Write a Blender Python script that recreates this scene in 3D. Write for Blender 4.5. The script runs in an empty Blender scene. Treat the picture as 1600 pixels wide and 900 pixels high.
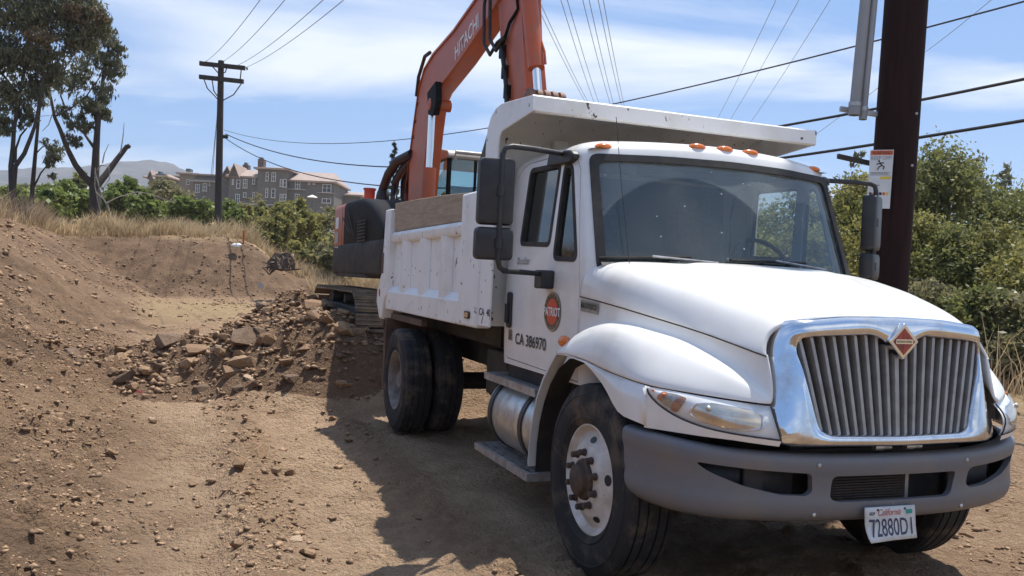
import bpy, bmesh, math, random
import numpy as np
from mathutils import Vector, Matrix

# ------------------------------------------------------------------ camera, sky, sun, exposure
SC = bpy.context.scene
COL = SC.collection
FPX, PITCH, ROLL, CAMH = 1352.24, math.radians(-0.504), math.radians(2.657), 1.577
cp, sp_, cr, sr = math.cos(PITCH), math.sin(PITCH), math.cos(ROLL), math.sin(ROLL)
fwd = Vector((0, cp, sp_)); up0 = Vector((0, -sp_, cp)); right0 = Vector((1, 0, 0))
c_right = right0 * cr + up0 * sr
c_up = right0 * -sr + up0 * cr
cam_data = bpy.data.cameras.new('camera'); cam = bpy.data.objects.new('camera', cam_data); COL.objects.link(cam)
M = Matrix.Identity(4)
for i in range(3):
    M[i][0] = c_right[i]; M[i][1] = c_up[i]; M[i][2] = -fwd[i]
M[2][3] = CAMH
cam.matrix_world = M
cam_data.sensor_width = 36.0; cam_data.lens = 36.0 * FPX / 1600.0
cam_data.clip_start = 0.05; cam_data.clip_end = 20000
SC.camera = cam

SUN_AZ = math.atan2(0.56, 0.83); SUN_EL = math.radians(69)
world = bpy.data.worlds.new('World'); SC.world = world; world.use_nodes = True
nt = world.node_tree; nt.nodes.clear()
def wn(t, **k):
    n = nt.nodes.new(t)
    for a, v in k.items(): setattr(n, a, v)
    return n
sky = wn('ShaderNodeTexSky', sky_type='NISHITA', sun_disc=False, sun_elevation=SUN_EL, sun_rotation=SUN_AZ,
         altitude=100, air_density=1.0, dust_density=0.1, ozone_density=4.0)
bg = wn('ShaderNodeBackground'); bg.inputs['Strength'].default_value = 0.118
smx = wn('ShaderNodeMix', data_type='RGBA'); smx.inputs[0].default_value = 0.62; smx.inputs[7].default_value = (1.30, 2.50, 5.05, 1)
nt.links.new(sky.outputs['Color'], smx.inputs[6]); nt.links.new(smx.outputs[2], bg.inputs['Color'])
# thin high cloud: a noise sheet seen in the direction plane x/z, y/z
tc = wn('ShaderNodeTexCoord'); sep = wn('ShaderNodeSeparateXYZ'); nt.links.new(tc.outputs['Generated'], sep.inputs[0])
def wmath(op, a, b=None, clamp=False):
    n = wn('ShaderNodeMath', operation=op, use_clamp=clamp)
    for i, v in enumerate((a, b)):
        if v is None: continue
        if isinstance(v, (int, float)): n.inputs[i].default_value = v
        else: nt.links.new(v, n.inputs[i])
    return n.outputs[0]
zc = wmath('MAXIMUM', wmath('ADD', sep.outputs['Z'], 0.10), 0.03)
px_ = wmath('DIVIDE', sep.outputs['X'], zc); py_ = wmath('DIVIDE', sep.outputs['Y'], zc)
cmb = wn('ShaderNodeCombineXYZ'); nt.links.new(px_, cmb.inputs[0]); nt.links.new(py_, cmb.inputs[1])
mp = wn('ShaderNodeMapping'); mp.inputs['Rotation'].default_value = (0, 0, math.radians(-16)); mp.inputs['Scale'].default_value = (0.42, 0.85, 1)
mp.inputs['Location'].default_value = (-5.1, 4.9, 0)
nt.links.new(cmb.outputs[0], mp.inputs[0])
n1 = wn('ShaderNodeTexNoise'); n1.inputs['Scale'].default_value = 0.9; n1.inputs['Detail'].default_value = 7; n1.inputs['Roughness'].default_value = 0.52
n1.inputs['Distortion'].default_value = 0.5
nt.links.new(mp.outputs[0], n1.inputs['Vector'])
rmp = wn('ShaderNodeValToRGB'); rmp.color_ramp.elements[0].position = 0.47; rmp.color_ramp.elements[1].position = 0.62
rmp.color_ramp.elements[0].color = (0, 0, 0, 1); rmp.color_ramp.elements[1].color = (1, 1, 1, 1)
nt.links.new(n1.outputs['Fac'], rmp.inputs[0])
msk = wmath('MULTIPLY', wmath('MULTIPLY', rmp.outputs[0], 0.92), wmath('MULTIPLY', wmath('ADD', sep.outputs['Z'], 0.03), 5.5, True))
bgc = wn('ShaderNodeBackground'); bgc.inputs['Color'].default_value = (0.84, 0.89, 0.97, 1); bgc.inputs['Strength'].default_value = 0.86
mx = wn('ShaderNodeMixShader'); nt.links.new(msk, mx.inputs[0]); nt.links.new(bg.outputs[0], mx.inputs[1]); nt.links.new(bgc.outputs[0], mx.inputs[2])
wo = wn('ShaderNodeOutputWorld'); nt.links.new(mx.outputs[0], wo.inputs['Surface'])

sd = bpy.data.lights.new('sun', 'SUN'); sd.energy = 5.0; sd.angle = math.radians(0.53); sd.color = (1.0, 0.955, 0.88)
sun = bpy.data.objects.new('sun', sd); COL.objects.link(sun)
sdir = Vector((math.sin(SUN_AZ) * math.cos(SUN_EL), math.cos(SUN_AZ) * math.cos(SUN_EL), math.sin(SUN_EL)))
sun.rotation_euler = sdir.to_track_quat('Z', 'Y').to_euler(); sun.location = (0, 0, 40)
SC.view_settings.view_transform = 'Standard'; SC.view_settings.look = 'None'
SC.view_settings.exposure = 0.46; SC.view_settings.gamma = 1.0; SC.view_settings.use_curve_mapping = False
SC.render.engine = 'CYCLES'; SC.cycles.max_bounces = 7; SC.cycles.transparent_max_bounces = 12
SC.cycles.use_denoising = True

# ------------------------------------------------------------------ frames: photo pixel -> ray, truck axes
rnd = random.Random(7); NR = np.random.default_rng(11)
HD = math.radians(20.57)
TO = Vector((1.507, 5.105, 0)); TF = Vector((math.sin(HD), -math.cos(HD), 0)); TL = Vector((math.cos(HD), math.sin(HD), 0))
def ray(px, py):
    u2, v2 = px - 800, py - 450
    return (c_right * u2 - c_up * v2 + fwd * FPX) / FPX
CAMP = Vector((0, 0, CAMH))
def at(px, py, Y):
    d = ray(px, py); return CAMP + d * (Y / d.y)
def loc2w(x, y, z=0): return TO + TF * x + TL * y + Vector((0, 0, z))
def w2loc(x, y):
    qx, qy = x - TO.x, y - TO.y
    return qx * TF.x + qy * TF.y, qx * TL.x + qy * TL.y

# ------------------------------------------------------------------ materials
MATS = {}
def pmat(name, c1, c2=None, scale=6.0, rough=0.6, metal=0.0, bump=0.0, bscale=60.0, spec=0.5, coat=0.0, lo=0.4, hi=0.62,
         c3=None, s3=30.0, lo3=0.66, hi3=0.72, emit=None, stretch=(1, 1, 1), bdist=0.02, rough2=None, detail=6):
    m = bpy.data.materials.new(name); m.use_nodes = True; t = m.node_tree; N = t.nodes; Lk = t.links
    b = N['Principled BSDF']; b.inputs['Roughness'].default_value = rough; b.inputs['Metallic'].default_value = metal
    b.inputs['Specular IOR Level'].default_value = spec; b.inputs['Coat Weight'].default_value = coat; b.inputs['Coat Roughness'].default_value = 0.06
    b.inputs['Base Color'].default_value = (*c1, 1)
    co = N.new('ShaderNodeTexCoord'); mpn = N.new('ShaderNodeMapping'); mpn.inputs['Scale'].default_value = stretch
    Lk.new(co.outputs['Object'], mpn.inputs[0])
    last = None
    def layer(prev, col, sc, lo, hi):
        n = N.new('ShaderNodeTexNoise'); n.inputs['Scale'].default_value = sc; n.inputs['Detail'].default_value = detail; n.inputs['Roughness'].default_value = 0.6
        Lk.new(mpn.outputs[0], n.inputs['Vector'])
        r = N.new('ShaderNodeMapRange'); r.inputs[1].default_value = lo; r.inputs[2].default_value = hi; r.clamp = True
        Lk.new(n.outputs['Fac'], r.inputs[0])
        mixn = N.new('ShaderNodeMix'); mixn.data_type = 'RGBA'; Lk.new(r.outputs[0], mixn.inputs[0])
        if prev is None: mixn.inputs[6].default_value = (*c1, 1)
        else: Lk.new(prev, mixn.inputs[6])
        mixn.inputs[7].default_value = (*col, 1)
        return mixn.outputs[2], r.outputs[0]
    if c2 is not None: last, f2 = layer(None, c2, scale, lo, hi)
    if c3 is not None: last, f3 = layer(last, c3, s3, lo3, hi3)
    if last is not None: Lk.new(last, b.inputs['Base Color'])
    if rough2 is not None and c2 is not None:
        mr = N.new('ShaderNodeMapRange'); mr.inputs[3].default_value = rough; mr.inputs[4].default_value = rough2
        Lk.new(f2, mr.inputs[0]); Lk.new(mr.outputs[0], b.inputs['Roughness'])
    if bump > 0:
        n = N.new('ShaderNodeTexNoise'); n.inputs['Scale'].default_value = bscale; n.inputs['Detail'].default_value = 8; n.inputs['Roughness'].default_value = 0.65
        Lk.new(mpn.outputs[0], n.inputs['Vector'])
        bn = N.new('ShaderNodeBump'); bn.inputs['Strength'].default_value = bump; bn.inputs['Distance'].default_value = bdist
        Lk.new(n.outputs['Fac'], bn.inputs['Height']); Lk.new(bn.outputs[0], b.inputs['Normal'])
    if emit is not None:
        b.inputs['Emission Color'].default_value = (*emit[:3], 1); b.inputs['Emission Strength'].default_value = emit[3]
    MATS[name] = m
    return m
def glass_mat(name, tint, gloss=0.08, dust=0.0, dustcol=(0.35, 0.34, 0.31), arcs=None, specks=False, ior=1.52):
    """thin pane: see-through tint, mirror by Fresnel, a film of dust (with wiper arcs cleaned out of it)"""
    m = bpy.data.materials.new(name); m.use_nodes = True; t = m.node_tree; N = t.nodes; Lk = t.links; N.clear()
    out = N.new('ShaderNodeOutputMaterial'); tr = N.new('ShaderNodeBsdfTransparent'); tr.inputs[0].default_value = (*tint, 1)
    gl = N.new('ShaderNodeBsdfGlossy'); gl.inputs['Roughness'].default_value = 0.02; gl.inputs[0].default_value = (0.9, 0.95, 0.95, 1)
    ge = N.new('ShaderNodeNewGeometry'); dt = N.new('ShaderNodeVectorMath'); dt.operation = 'DOT_PRODUCT'; Lk.new(ge.outputs['Incoming'], dt.inputs[0]); Lk.new(ge.outputs['Normal'], dt.inputs[1])
    ab = N.new('ShaderNodeMath'); ab.operation = 'ABSOLUTE'; Lk.new(dt.outputs['Value'], ab.inputs[0]); om = N.new('ShaderNodeMath'); om.operation = 'SUBTRACT'; om.inputs[0].default_value = 1.0; Lk.new(ab.outputs[0], om.inputs[1])
    pw = N.new('ShaderNodeMath'); pw.operation = 'POWER'; pw.inputs[1].default_value = 5.0; Lk.new(om.outputs[0], pw.inputs[0]); f0 = ((ior - 1) / (ior + 1)) ** 2
    fr = N.new('ShaderNodeMath'); fr.operation = 'MULTIPLY_ADD'; fr.inputs[1].default_value = 1 - f0; fr.inputs[2].default_value = f0; Lk.new(pw.outputs[0], fr.inputs[0])
    ad = N.new('ShaderNodeMath'); ad.operation = 'ADD'; ad.use_clamp = True; ad.inputs[1].default_value = gloss; Lk.new(fr.outputs[0], ad.inputs[0])
    mx = N.new('ShaderNodeMixShader'); Lk.new(ad.outputs[0], mx.inputs[0]); Lk.new(tr.outputs[0], mx.inputs[1]); Lk.new(gl.outputs[0], mx.inputs[2])
    last = mx.outputs[0]
    if dust > 0:
        df = N.new('ShaderNodeBsdfDiffuse'); df.inputs[0].default_value = (*dustcol, 1)
        co = N.new('ShaderNodeTexCoord'); nz = N.new('ShaderNodeTexNoise'); nz.inputs['Scale'].default_value = 3.0; nz.inputs['Detail'].default_value = 6
        Lk.new(co.outputs['Object'], nz.inputs['Vector'])
        mr = N.new('ShaderNodeMapRange'); mr.inputs[1].default_value = 0.25; mr.inputs[2].default_value = 0.8; mr.inputs[3].default_value = dust * 0.6; mr.inputs[4].default_value = dust * 1.4
        Lk.new(nz.outputs['Fac'], mr.inputs[0]); fac = mr.outputs[0]
        if arcs:
            sp = N.new('ShaderNodeSeparateXYZ'); Lk.new(co.outputs['Object'], sp.inputs[0])
            for (cy, cz, r0, r1) in arcs:
                cb = N.new('ShaderNodeCombineXYZ'); Lk.new(sp.outputs[1], cb.inputs[1]); Lk.new(sp.outputs[2], cb.inputs[2])
                d = N.new('ShaderNodeVectorMath'); d.operation = 'DISTANCE'; d.inputs[1].default_value = (0, cy, cz); Lk.new(cb.outputs[0], d.inputs[0])
                a = N.new('ShaderNodeMapRange'); a.inputs[1].default_value = r1 - 0.012; a.inputs[2].default_value = r1; a.inputs[3].default_value = 0.30; a.inputs[4].default_value = 1.0; Lk.new(d.outputs['Value'], a.inputs[0])
                mu = N.new('ShaderNodeMath'); mu.operation = 'MULTIPLY'; Lk.new(fac, mu.inputs[0]); Lk.new(a.outputs[0], mu.inputs[1]); fac = mu.outputs[0]
        if specks:
            vo = N.new('ShaderNodeTexVoronoi'); vo.inputs['Scale'].default_value = 22; Lk.new(co.outputs['Object'], vo.inputs['Vector'])
            a = N.new('ShaderNodeMapRange'); a.inputs[1].default_value = 0.10; a.inputs[2].default_value = 0.17; a.inputs[3].default_value = 0.8; a.inputs[4].default_value = 0.0; Lk.new(vo.outputs['Distance'], a.inputs[0])
            wn_ = N.new('ShaderNodeMath'); wn_.operation = 'GREATER_THAN'; wn_.inputs[1].default_value = 0.72; Lk.new(vo.outputs['Color'], wn_.inputs[0])
            mu = N.new('ShaderNodeMath'); mu.operation = 'MULTIPLY'; Lk.new(a.outputs[0], mu.inputs[0]); Lk.new(wn_.outputs[0], mu.inputs[1])
            ma = N.new('ShaderNodeMath'); ma.operation = 'MAXIMUM'; Lk.new(fac, ma.inputs[0]); Lk.new(mu.outputs[0], ma.inputs[1]); fac = ma.outputs[0]
        m2 = N.new('ShaderNodeMixShader'); Lk.new(fac, m2.inputs[0]); Lk.new(last, m2.inputs[1]); Lk.new(df.outputs[0], m2.inputs[2]); last = m2.outputs[0]
    Lk.new(last, out.inputs['Surface']); MATS[name] = m
    return m
def leaf_mat(name, c1, c2, trans=0.3, nscale=0.6, rough=0.5):
    m = bpy.data.materials.new(name); m.use_nodes = True; t = m.node_tree; N = t.nodes; Lk = t.links
    b = N['Principled BSDF']; b.inputs['Roughness'].default_value = rough; b.inputs['Specular IOR Level'].default_value = 0.35
    at_ = N.new('ShaderNodeAttribute'); at_.attribute_name = 'tint'
    co = N.new('ShaderNodeTexCoord'); nz = N.new('ShaderNodeTexNoise'); nz.inputs['Scale'].default_value = nscale; nz.inputs['Detail'].default_value = 3; Lk.new(co.outputs['Object'], nz.inputs['Vector'])
    a = N.new('ShaderNodeMath'); a.operation = 'ADD'; Lk.new(at_.outputs['Fac'], a.inputs[0]); Lk.new(nz.outputs['Fac'], a.inputs[1])
    mr = N.new('ShaderNodeMapRange'); mr.inputs[1].default_value = 0.45; mr.inputs[2].default_value = 1.45; Lk.new(a.outputs[0], mr.inputs[0])
    mi = N.new('ShaderNodeMix'); mi.data_type = 'RGBA'; mi.inputs[6].default_value = (*c1, 1); mi.inputs[7].default_value = (*c2, 1); Lk.new(mr.outputs[0], mi.inputs[0])
    Lk.new(mi.outputs[2], b.inputs['Base Color'])
    tl = N.new('ShaderNodeBsdfTranslucent'); Lk.new(mi.outputs[2], tl.inputs[0])
    mx = N.new('ShaderNodeMixShader'); mx.inputs[0].default_value = trans; Lk.new(b.outputs[0], mx.inputs[1]); Lk.new(tl.outputs[0], mx.inputs[2])
    Lk.new(mx.outputs[0], N['Material Output'].inputs['Surface']); MATS[name] = m
    return m

# ------------------------------------------------------------------ mesh helpers
class MB:
    """collects shapes; build() links them as one mesh object"""
    def __init__(s): s.v = []; s.f = []
    def add(s, v, f):
        o = len(s.v); s.v += [tuple(p) for p in v]; s.f += [tuple(i + o for i in q) for q in f]; return s
    def box(s, x0, x1, y0, y1, z0, z1):
        return s.add([(x0, y0, z0), (x1, y0, z0), (x1, y1, z0), (x0, y1, z0), (x0, y0, z1), (x1, y0, z1), (x1, y1, z1), (x0, y1, z1)],
                     [(0, 3, 2, 1), (4, 5, 6, 7), (0, 1, 5, 4), (1, 2, 6, 5), (2, 3, 7, 6), (3, 0, 4, 7)])
    def obox(s, c, ax, ay, az):
        """box by centre and three half-axis vectors"""
        c, ax, ay, az = map(Vector, (c, ax, ay, az))
        P = [c + ax * i + ay * j + az * k for k in (-1, 1) for (i, j) in ((-1, -1), (1, -1), (1, 1), (-1, 1))]
        return s.add(P, [(0, 3, 2, 1), (4, 5, 6, 7), (0, 1, 5, 4), (1, 2, 6, 5), (2, 3, 7, 6), (3, 0, 4, 7)])
    def prism(s, poly, a0, a1, axis='y'):
        """polygon in the two other axes pushed along axis from a0 to a1"""
        n = len(poly)
        def P(p, a): return {'y': (p[0], a, p[1]), 'x': (a, p[0], p[1]), 'z': (p[0], p[1], a)}[axis]
        v = [P(p, a0) for p in poly] + [P(p, a1) for p in poly]
        f = [tuple(range(n))[::-1], tuple(range(n, 2 * n))] + [(i, (i + 1) % n, n + (i + 1) % n, n + i) for i in range(n)]
        return s.add(v, f)
    def loft(s, rings, closed=True, cap=True, capend=None):
        n = len(rings[0]); v = [p for r in rings for p in r]; f = []
        for k in range(len(rings) - 1):
            for i in range(n if closed else n - 1):
                j = (i + 1) % n; f.append((k * n + i, k * n + j, (k + 1) * n + j, (k + 1) * n + i))
        if closed and cap: f.append(tuple(range(n))[::-1])
        if closed and (cap if capend is None else capend): f.append(tuple(range((len(rings) - 1) * n, len(rings) * n)))
        return s.add(v, f)
    def tube(s, pts, r, n=10, cap=True):
        pts = [Vector(p) for p in pts]; rs = r if isinstance(r, (list, tuple)) else [r] * len(pts); rings = []; prev = None
        for i, p in enumerate(pts):
            d = (pts[min(i + 1, len(pts) - 1)] - pts[max(i - 1, 0)]).normalized()
            if prev is None:
                a = Vector((0, 0, 1)) if abs(d.z) < 0.9 else Vector((1, 0, 0)); u = d.cross(a).normalized()
            else: u = (prev - d * prev.dot(d)).normalized()
            prev = u; w = d.cross(u)
            rings.append([p + (u * math.cos(2 * math.pi * k / n) + w * math.sin(2 * math.pi * k / n)) * rs[i] for k in range(n)])
        return s.loft(rings, True, cap)
    def lathe(s, prof, c, axis='y', n=48, closed=False, skip=None):
        """prof = [(r, a)], a along the axis"""
        rings = []
        for r, a in prof:
            ring = []
            for k in range(n):
                t = 2 * math.pi * k / n; p, q = r * math.cos(t), r * math.sin(t)
                ring.append({'y': (c[0] + p, c[1] + a, c[2] + q), 'x': (c[0] + a, c[1] + p, c[2] + q), 'z': (c[0] + p, c[1] + q, c[2] + a)}[axis])
            rings.append(ring)
        m = len(rings); v = [p for r in rings for p in r]; f = []
        for k in range(m if closed else m - 1):
            k2 = (k + 1) % m
            for i in range(n):
                if skip and skip(k, i): continue
                j = (i + 1) % n; f.append((k * n + i, k * n + j, k2 * n + j, k2 * n + i))
        return s.add(v, f)
    def ball(s, c, rx, ry, rz, n=16, m=10):
        rings = []
        for k in range(m + 1):
            t = math.pi * k / m; z = math.cos(t); q = max(math.sin(t), 1e-3)
            rings.append([(c[0] + rx * q * math.cos(2 * math.pi * i / n), c[1] + ry * q * math.sin(2 * math.pi * i / n), c[2] + rz * z) for i in range(n)])
        return s.loft(rings, True, True)
    def build(s, name, mat=None, parent=None, smooth=35, bevel=0.0, seg=2, sub=0, solid=0.0, recalc=True, off=-1):
        me = bpy.data.meshes.new(name); me.from_pydata(s.v, [], s.f)
        if recalc:
            b = bmesh.new(); b.from_mesh(me); bmesh.ops.recalc_face_normals(b, faces=b.faces); b.to_mesh(me); b.free()
        if smooth:
            me.polygons.foreach_set('use_smooth', [True] * len(me.polygons)); me.set_sharp_from_angle(angle=math.radians(smooth))
        o = bpy.data.objects.new(name, me); COL.objects.link(o)
        if mat is not None: me.materials.append(MATS[mat] if isinstance(mat, str) else mat)
        if parent is not None: o.parent = parent
        if solid:
            md = o.modifiers.new('solid', 'SOLIDIFY'); md.thickness = solid; md.offset = off
        if bevel:
            md = o.modifiers.new('bevel', 'BEVEL'); md.width = bevel; md.segments = seg; md.limit_method = 'ANGLE'; md.angle_limit = math.radians(40); md.harden_normals = False
        if sub:
            md = o.modifiers.new('sub', 'SUBSURF'); md.levels = sub; md.render_levels = sub
        return o
def bake(o):
    """apply all modifiers"""
    bpy.context.view_layer.update()
    dg = bpy.context.evaluated_depsgraph_get(); me = bpy.data.meshes.new_from_object(o.evaluated_get(dg))
    o.modifiers.clear(); o.data = me; return o
def cut(o, cutters, op='DIFFERENCE', keep=False):
    for c in cutters:
        md = o.modifiers.new('cut', 'BOOLEAN'); md.object = c; md.operation = op; md.solver = 'EXACT'
    bake(o)
    if not keep:
        for c in cutters: bpy.data.objects.remove(c)
    return o
def resharp(o, ang=35):
    me = o.data; me.polygons.foreach_set('use_smooth', [True] * len(me.polygons)); me.set_sharp_from_angle(angle=math.radians(ang))
def thing(name, label, cat, loc=(0, 0, 0), group=None, mat=None):
    o = bpy.data.objects.new(name, None); COL.objects.link(o); o.location = loc; o.empty_display_size = 0.2
    if mat is not None: o.matrix_world = mat
    o['label'] = label; o['category'] = cat
    if group: o['group'] = group
    return o
def tag(o, label=None, cat=None, group=None, kind=None):
    if label: o['label'] = label
    if cat: o['category'] = cat
    if group: o['group'] = group
    if kind: o['kind'] = kind
    return o
def text(name, s, mat, parent, M4, width=None, height=None, shear=0.0, bold=0.0, ext=0.0008, spacing=1.0):
    """flat lettering: mesh from the built-in font, scaled to width x height, placed by a 4x4 (x right, y up, z out)"""
    cu = bpy.data.curves.new(name, 'FONT'); cu.body = s; cu.align_x = 'CENTER'; cu.align_y = 'CENTER'; cu.shear = shear; cu.offset = bold; cu.extrude = 0.0; cu.space_character = spacing
    cu.resolution_u = 4
    to = bpy.data.objects.new(name, cu); COL.objects.link(to); bpy.context.view_layer.update()
    me = bpy.data.meshes.new_from_object(to.evaluated_get(bpy.context.evaluated_depsgraph_get())); bpy.data.objects.remove(to)
    n = len(me.vertices); co = np.empty(n * 3); me.vertices.foreach_get('co', co); co = co.reshape(-1, 3)
    mn, mxx = co.min(0), co.max(0); c = (mn + mxx) / 2; sz = mxx - mn
    sx = (width / sz[0]) if width else 1; sy = (height / sz[1]) if height else sx
    if not width: sx = sy
    co = (co - c) * np.array([sx, sy, 1]); co[:, 2] = ext
    R = np.array(M4)[:3, :3]; T = np.array(M4)[:3, 3]; co = co @ R.T + T
    me.vertices.foreach_set('co', co.ravel()); me.update(); me.materials.clear(); me.materials.append(MATS[mat])
    o = bpy.data.objects.new(name, me); COL.objects.link(o); o.parent = parent
    return o
def frame(origin, xdir, ydir):
    x = Vector(xdir).normalized(); y = Vector(ydir); y = (y - x * y.dot(x)).normalized(); z = x.cross(y)
    return Matrix(((x.x, y.x, z.x, origin[0]), (x.y, y.y, z.y, origin[1]), (x.z, y.z, z.z, origin[2]), (0, 0, 0, 1)))
def npmesh(name, V, F, mat, parent=None, tint=None, smooth=False):
    """V (n,3), F (m,3|4) numpy arrays"""
    me = bpy.data.meshes.new(name); V = np.asarray(V, np.float32); F = np.asarray(F, np.int32); k = F.shape[1]
    me.vertices.add(len(V)); me.vertices.foreach_set('co', V.ravel())
    me.loops.add(F.size); me.loops.foreach_set('vertex_index', F.ravel())
    me.polygons.add(len(F)); me.polygons.foreach_set('loop_start', np.arange(0, F.size, k, dtype=np.int32))
    try: me.polygons.foreach_set('loop_total', np.full(len(F), k, np.int32))
    except Exception: pass
    if smooth: me.polygons.foreach_set('use_smooth', np.ones(len(F), bool))
    me.update(calc_edges=True)
    if tint is not None:
        a = me.attributes.new('tint', 'FLOAT', 'FACE'); a.data.foreach_set('value', np.asarray(tint, np.float32))
    if mat: me.materials.append(MATS[mat])
    o = bpy.data.objects.new(name, me); COL.objects.link(o)
    if parent is not None: o.parent = parent
    return o
# value noise
def _h(ix, iy, s): 
    n = (ix * 374761393 + iy * 668265263 + s * 974711) & 0xffffffff
    n = ((n ^ (n >> 13)) * 1274126177) & 0xffffffff
    return ((n ^ (n >> 16)) & 0xffff) / 65535.0
def vnoise(x, y, s=0):
    x = np.asarray(x, float); y = np.asarray(y, float); ix = np.floor(x).astype(np.int64); iy = np.floor(y).astype(np.int64); fx = x - ix; fy = y - iy
    fx = fx * fx * (3 - 2 * fx); fy = fy * fy * (3 - 2 * fy)
    a = _h(ix, iy, s); b = _h(ix + 1, iy, s); c = _h(ix, iy + 1, s); d = _h(ix + 1, iy + 1, s)
    return (a + (b - a) * fx) * (1 - fy) + (c + (d - c) * fx) * fy - 0.5
def fbm(x, y, sc, oct=4, s=0, gain=0.5):
    r = 0; a = 1.0
    for k in range(oct):
        r = r + a * vnoise(x * sc, y * sc, s + k * 17); sc *= 2.03; a *= gain
    return r
def sstep(a, b, x):
    t = np.clip((np.asarray(x, float) - a) / (b - a), 0, 1); return t * t * (3 - 2 * t)

# ------------------------------------------------------------------ ground
def dirt_mat(name, ca, cb, cc, veg=None, bump=1.0, dark=None):
    m = bpy.data.materials.new(name); m.use_nodes = True; t = m.node_tree; N = t.nodes; Lk = t.links
    b = N['Principled BSDF']; b.inputs['Roughness'].default_value = 0.95; b.inputs['Specular IOR Level'].default_value = 0.15
    co = N.new('ShaderNodeTexCoord')
    def nz(sc, det=6, ro=0.6):
        n = N.new('ShaderNodeTexNoise'); n.inputs['Scale'].default_value = sc; n.inputs['Detail'].default_value = det; n.inputs['Roughness'].default_value = ro
        Lk.new(co.outputs['Object'], n.inputs['Vector']); return n.outputs['Fac']
    def rng(x, a, b_, c=0.0, d=1.0):
        n = N.new('ShaderNodeMapRange'); n.inputs[1].default_value = a; n.inputs[2].default_value = b_; n.inputs[3].default_value = c; n.inputs[4].default_value = d; Lk.new(x, n.inputs[0]); return n.outputs[0]
    def mix(f, x, y):
        n = N.new('ShaderNodeMix'); n.data_type = 'RGBA'; Lk.new(f, n.inputs[0])
        for i, v in ((6, x), (7, y)):
            if isinstance(v, tuple): n.inputs[i].default_value = (*v, 1)
            else: Lk.new(v, n.inputs[i])
        return n.outputs[2]
    c = mix(rng(nz(0.9, 5), 0.38, 0.62), ca, cb)
    c = mix(rng(nz(14, 7, 0.7), 0.5, 0.72), c, cc)
    c = mix(rng(nz(55, 5, 0.7), 0.56, 0.72, 0, 0.75), c, dark or (0.10, 0.065, 0.04))
    c = mix(rng(nz(90, 3, 0.6), 0.62, 0.72, 0, 0.7), c, tuple(min(1, v * 1.25) for v in cc))
    if veg:
        a = N.new('ShaderNodeAttribute'); a.attribute_name = 'lane'; n = N.new('ShaderNodeMath'); n.operation = 'MULTIPLY'; Lk.new(a.outputs['Fac'], n.inputs[0]); Lk.new(rng(nz(3.0, 6, 0.7), 0.35, 0.62, 0.15, 0.8), n.inputs[1])
        c = mix(n.outputs[0], c, (0.53, 0.375, 0.245))
        a = N.new('ShaderNodeAttribute'); a.attribute_name = 'moist'
        cm = mix(rng(nz(1.3, 8, 0.72), 0.42, 0.60), (0.145, 0.092, 0.058), (0.245, 0.157, 0.097)); cm = mix(rng(nz(2.3, 7, 0.7), 0.60, 0.70, 0, 0.7), cm, (0.37, 0.262, 0.175)); cm = mix(rng(nz(20, 6, 0.75), 0.52, 0.66, 0, 0.7), cm, (0.105, 0.066, 0.043))
        c = mix(a.outputs['Fac'], c, cm)
        a = N.new('ShaderNodeAttribute'); a.attribute_name = 'veg'
        n = N.new('ShaderNodeMath'); n.operation = 'MULTIPLY'; Lk.new(a.outputs['Fac'], n.inputs[0]); Lk.new(rng(nz(1.7, 6, 0.7), 0.3, 0.6, 0.55, 1.0), n.inputs[1])
        c = mix(n.outputs[0], c, mix(rng(nz(6, 6, 0.7), 0.35, 0.65), (0.40, 0.29, 0.15), (0.30, 0.22, 0.125)))
    Lk.new(c, b.inputs['Base Color'])
    h1 = nz(9, 8, 0.7); h2 = nz(48, 6, 0.7)
    vo = N.new('ShaderNodeTexVoronoi'); vo.inputs['Scale'].default_value = 26; Lk.new(co.outputs['Object'], vo.inputs['Vector'])
    s1 = N.new('ShaderNodeMath'); s1.operation = 'MULTIPLY_ADD'; Lk.new(h2, s1.inputs[0]); s1.inputs[1].default_value = 0.5; Lk.new(h1, s1.inputs[2])
    s2 = N.new('ShaderNodeMath'); s2.operation = 'MULTIPLY_ADD'; Lk.new(vo.outputs['Distance'], s2.inputs[0]); s2.inputs[1].default_value = -0.34; Lk.new(s1.outputs[0], s2.inputs[2])
    v3 = N.new('ShaderNodeTexVoronoi'); v3.inputs['Scale'].default_value = 62; Lk.new(co.outputs['Object'], v3.inputs['Vector']); s3_ = N.new('ShaderNodeMath'); s3_.operation = 'MULTIPLY_ADD'; Lk.new(v3.outputs['Distance'], s3_.inputs[0]); s3_.inputs[1].default_value = -0.20; Lk.new(s2.outputs[0], s3_.inputs[2]); s2 = s3_
    bn = N.new('ShaderNodeBump'); bn.inputs['Strength'].default_value = bump; bn.inputs['Distance'].default_value = 0.085; Lk.new(s2.outputs[0], bn.inputs['Height']); Lk.new(bn.outputs[0], b.inputs['Normal'])
    MATS[name] = m; return m
dirt_mat('dirt', (0.360, 0.240, 0.150), (0.290, 0.187, 0.115), (0.455, 0.315, 0.204), veg=True, bump=1.0)
dirt_mat('pile_dirt', (0.225, 0.142, 0.088), (0.175, 0.108, 0.067), (0.31, 0.208, 0.133), bump=1.0)
pmat('rock_tan', (0.36, 0.240, 0.145), (0.235, 0.150, 0.089), scale=7, rough=0.9, bump=0.6, bscale=25, spec=0.2)
pmat('rock_brown', (0.205, 0.128, 0.077), (0.29, 0.187, 0.114), scale=9, rough=0.9, bump=0.6, bscale=25, spec=0.2)
pmat('rock_dark', (0.125, 0.085, 0.060), (0.20, 0.135, 0.090), scale=6, rough=0.9, bump=0.6, bscale=25, spec=0.2)
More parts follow.
